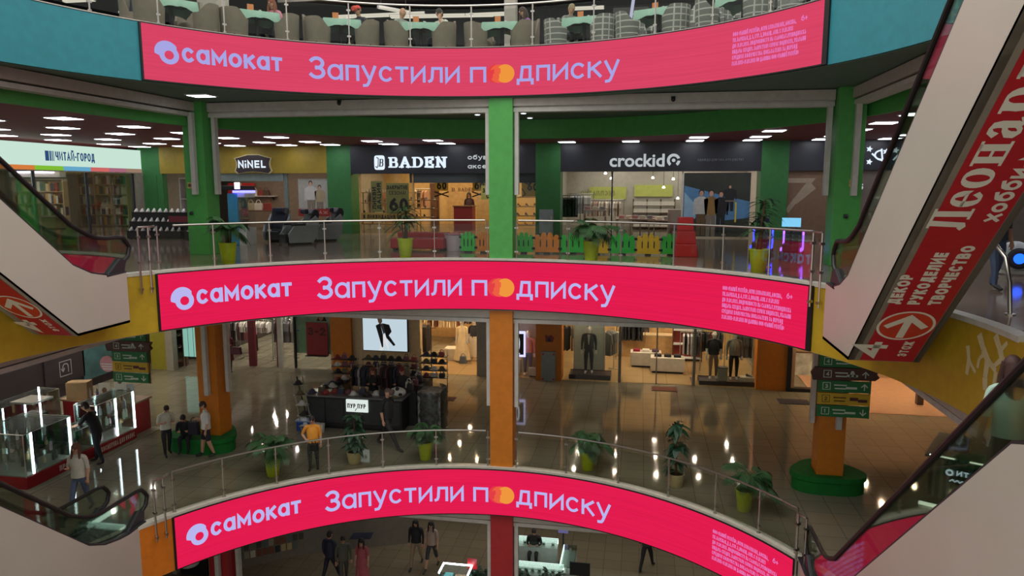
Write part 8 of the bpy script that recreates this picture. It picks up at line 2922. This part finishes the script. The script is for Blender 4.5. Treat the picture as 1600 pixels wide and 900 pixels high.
struct('wall_ground_beige', MB().prism([(pB.x, pB.y), (pB.x + 3.6, pB.y + 1.5), (pB.x + 3.6, pB.y + 1.7), (pB.x, pB.y + .2)], 'z', ZR, -7.6), MATS['beige_ceiling'], 'plain beige wall beside the photograph mosaic')
t = thing('dark_booth', 'dark rounded booth with a pale frame left of the photograph mosaic', 'booth', (pA.x - .9, pA.y - .1, ZR))
MB().prism([(-.5, 0), (.5, 0), (.5, 1.6), (.35, 1.85), (-.35, 1.85), (-.5, 1.6)], 'y', -.3, .3).build('booth_body', M_blk, t, world=False, bevel=.03)
MB().box(-.75, -.6, -.35, .3, 0, 2.2).box(.6, .75, -.35, .3, 0, 2.2).build('booth_frame', M_wall, t, world=False)
MB().lathe([(.3, .5), (.36, .6), (.3, .68)], (0, -.5, 0), 16).build('seat_cushion', M_white, t, world=False)
for px, py, h, lb, kw in ((517, 908, 1.74, 'person in dark blue clothes standing on the bottom floor, left one of two', dict(shirt=(44, 44, 66), trousers=(34, 34, 50), sleeve=1.0, hair=(40, 34, 32), face=2.9)),
                          (538, 912, 1.66, 'person in a grey-green jacket on the bottom floor beside the one in dark blue', dict(shirt=(92, 92, 78), trousers=(84, 80, 70), sleeve=1.0, hair=(44, 36, 34), face=.5)),
                          (567, 914, 1.62, 'person with long dark hair in a pink outfit on the bottom floor', dict(shirt=(176, 84, 92), trousers=(170, 84, 92), female=True, hair=(30, 24, 26), long_hair=True, face=.0, skirt=((176, 84, 92), .1, .03))),
                          (651, 884, 1.68, 'person in a black hooded top and pale trousers on the bottom floor', dict(shirt=(30, 28, 34), trousers=(150, 124, 100), sleeve=1.0, hair=(28, 24, 28), long_hair=True, face=.0)),
                          (675, 888, 1.7, 'person with long dark hair in a pale top, right of the black hooded top', dict(shirt=(176, 150, 136), trousers=(60, 56, 60), leg=.6, female=True, hair=(32, 26, 28), long_hair=True, face=-.1)),
                          (1010, 890, 1.7, 'person in dark clothes walking on the bottom floor under the screen', dict(shirt=(50, 44, 42), trousers=(30, 30, 34), sleeve=1.0, face=2.8))):
    q = atz(px, py, ZR)
    person('person', lb, (q.x, q.y, ZR), kw.pop('face'), h, step=.25, **kw)
q = atz(566, 908, ZR)
t = thing('flat_board', 'blue-grey flat board carried behind the person in pink', 'board', (q.x - .12, q.y + .3, ZR + 1.3), .2)
MB().prism([(-.4, 0), (.3, 0), (.42, .24), (-.24, .24)], 'y', -.01, .01).build('board', mat('blue_grey_board', (62, 70, 92), .5), t, world=False)
MB().box(-.05, .05, -.02, .02, -1.3, 0).build('carrying_pole', M_char, t, world=False)
# jewellery counters behind the red column
M_jw = mat('white_jewel_counter', (190, 200, 192), .4)


def jcounter(label, px, py, w_, d_, h_, rz, items, lab):
    q = atz(px, py, ZR + h_)
    t = thing('jewellery_counter', label, 'counter', (q.x, q.y, ZR), rz)
    MB().box(-w_ / 2, w_ / 2, -d_ / 2, d_ / 2, 0, h_ - .2).build('counter_body', M_jw, t, world=False)
    MB().box(-w_ / 2, w_ / 2, -d_ / 2, d_ / 2, h_ - .02, h_).build('glass_top', G_case, t, world=False)
    MB().box(-w_ / 2, w_ / 2, -d_ / 2 - .005, -d_ / 2 + .01, h_ - .2, h_).build('front_glass', G_case, t, world=False)
    MB().box(-w_ / 2, w_ / 2, d_ / 2 - .03, d_ / 2, h_ - .2, h_ - .02).build('lamp_strip', glow('cool_counter_lamp', (220, 240, 230), 2.0), t, world=False)
    M = Matrix.Translation(t.location) @ Matrix.Rotation(rz, 4, 'Z')
    for i in range(items):
        x = -w_ / 2 + w_ * (i + .5) / items
        b = MB().prism([(-.06, 0), (.06, 0), (.05, .11), (-.05, .11)], 'y', -.04, .02)
        b.add([(-.035, -.042, .03), (.035, -.042, .03), (.03, -.042, .08), (-.03, -.042, .08)], [(0, 1, 2, 3)], 1)
        o = b.build('jewellery_stand', [mat('white_velvet', (214, 218, 210), .9), M_char], None)
        o.location = M @ Vector((x, 0, h_ - .199))
        o.rotation_euler = (0, 0, rz)
        tag(o, 'white jewellery stand in the %s' % lab, 'jewellery stand', 'stands in the ' + lab)
    return t


jcounter('white jewellery counter right behind the red column, front row', 843, 884, 1.5, .5, .95, .0, 7, 'front row jewellery counter')
jcounter('white jewellery counter along the right side of the stall', 888, 868, 1.5, .45, .95, PI / 2, 6, 'right side jewellery counter')
jcounter('white jewellery counter along the back of the stall', 835, 842, 1.6, .4, .95, .0, 5, 'back jewellery counter')
q = atz(834, 858, ZR + .6)
person('person', 'seller in dark clothes sitting inside the jewellery stall', (q.x, q.y + .1, ZR + .1), .0, 1.66, (36, 30, 32), (36, 34, 38), pose='sit', sleeve=1.0, arms=('fwd', 'fwd'), head_down=1.0)
for px, py, w_, h_, lb, m_ in ((880, 827, .34, .26, 'small violet monitor on the back jewellery counter', glow('violet_monitor', (120, 116, 170), .6)), (906, 889, .62, .42, 'large black screen right of the jewellery stall, seen from behind', M_blk)):
    q = atz(px, py, ZR + 1.25)
    t = thing('monitor', lb, 'monitor', (q.x, q.y, ZR))
    MB().box(-w_ / 2, w_ / 2, -.02, .02, 1.25 - h_ / 2, 1.25 + h_ / 2).build('screen', m_, t, world=False)
    MB().box(-.03, .03, .02, .05, .0, 1.2).build('stand', M_char, t, world=False)
    MB().box(-.15, .15, -.1, .12, 0, .02).build('base', M_char, t, world=False)
struct('trim_ground_lamp_strip', MB().box(1.0, 6.3, 16.5, 16.6, -8.6, -8.45).box(1.0, 6.3, 16.5, 16.6, -8.9, -8.82), glow('pale_strip', (206, 206, 176), .8))
# lit glass case at the very bottom
q = atz(712, 893, ZR + 1.1)
t = thing('display_case', 'lit glass case with teal goods at the bottom edge, left of the red column', 'display case', (q.x, q.y, ZR))
MB().box(-.45, .45, -.3, .3, 0, .8).build('base', M_kdark, t, world=False)
MB().box(-.45, .45, -.3, .3, .8, 1.2).build('case_glass', G_case, t, world=False)
MB().box(-.47, -.43, -.3, .3, 1.16, 1.2).box(.43, .47, -.3, .3, 1.16, 1.2).box(-.47, .47, .27, .3, 1.16, 1.2).build('lamp_strip', L_tube, t, world=False)
MB().box(-.38, -.1, -.2, .2, .8, .95).build('teal_goods', mat('teal_goods', (50, 130, 126), .5), t, world=False, bevel=.03)
MB().box(-.05, .36, -.2, .2, .8, .92).build('brown_goods', mat('brown_goods', (130, 100, 70), .5, var=.5, scale=20), t, world=False, bevel=.03)
q = atz(738, 882, ZR + 1.2)
t = thing('price_sign', 'small red sign standing beside the lit glass case', 'sign', (q.x, q.y, ZR))
MB().box(-.15, .15, -.01, .01, 1.05, 1.4).build('sign_board', M_rs, t, world=False)
MB().box(-.02, .02, -.01, .01, 0, 1.05).build('sign_pole', M_char, t, world=False)
for i, (px, py, w_) in enumerate(((750, 893, .34), (812, 896, .34), (862, 899, .4))):
    q = atz(px, py, ZR + .9)
    t = thing('leafy_shrub', 'dark leafy potted shrub at the bottom edge, %s' % ('left of the red column', 'in front of the red column', 'in front of the jewellery stall')[i], 'potted plant', (q.x, q.y, ZR))
    MB().box(-w_, w_, -.2, .2, 0, .5).build('planter', M_char, t, world=False, bevel=.02)
    fo = MB()
    rr = random.Random(60 + i)
    for k in range(110):
        a, el = rr.uniform(0, 6.28), rr.uniform(-.2, 1.3)
        p = Vector((rr.uniform(-w_, w_) * .8, rr.uniform(-.2, .2), .5 + rr.uniform(0, .4)))
        blade(fo, p, (math.cos(a) * math.cos(el), math.sin(a) * math.cos(el), math.sin(el)), rr.uniform(.18, .3), .05, .4)
    fo.build('foliage', M_leaf2, t, world=False, flip=False)
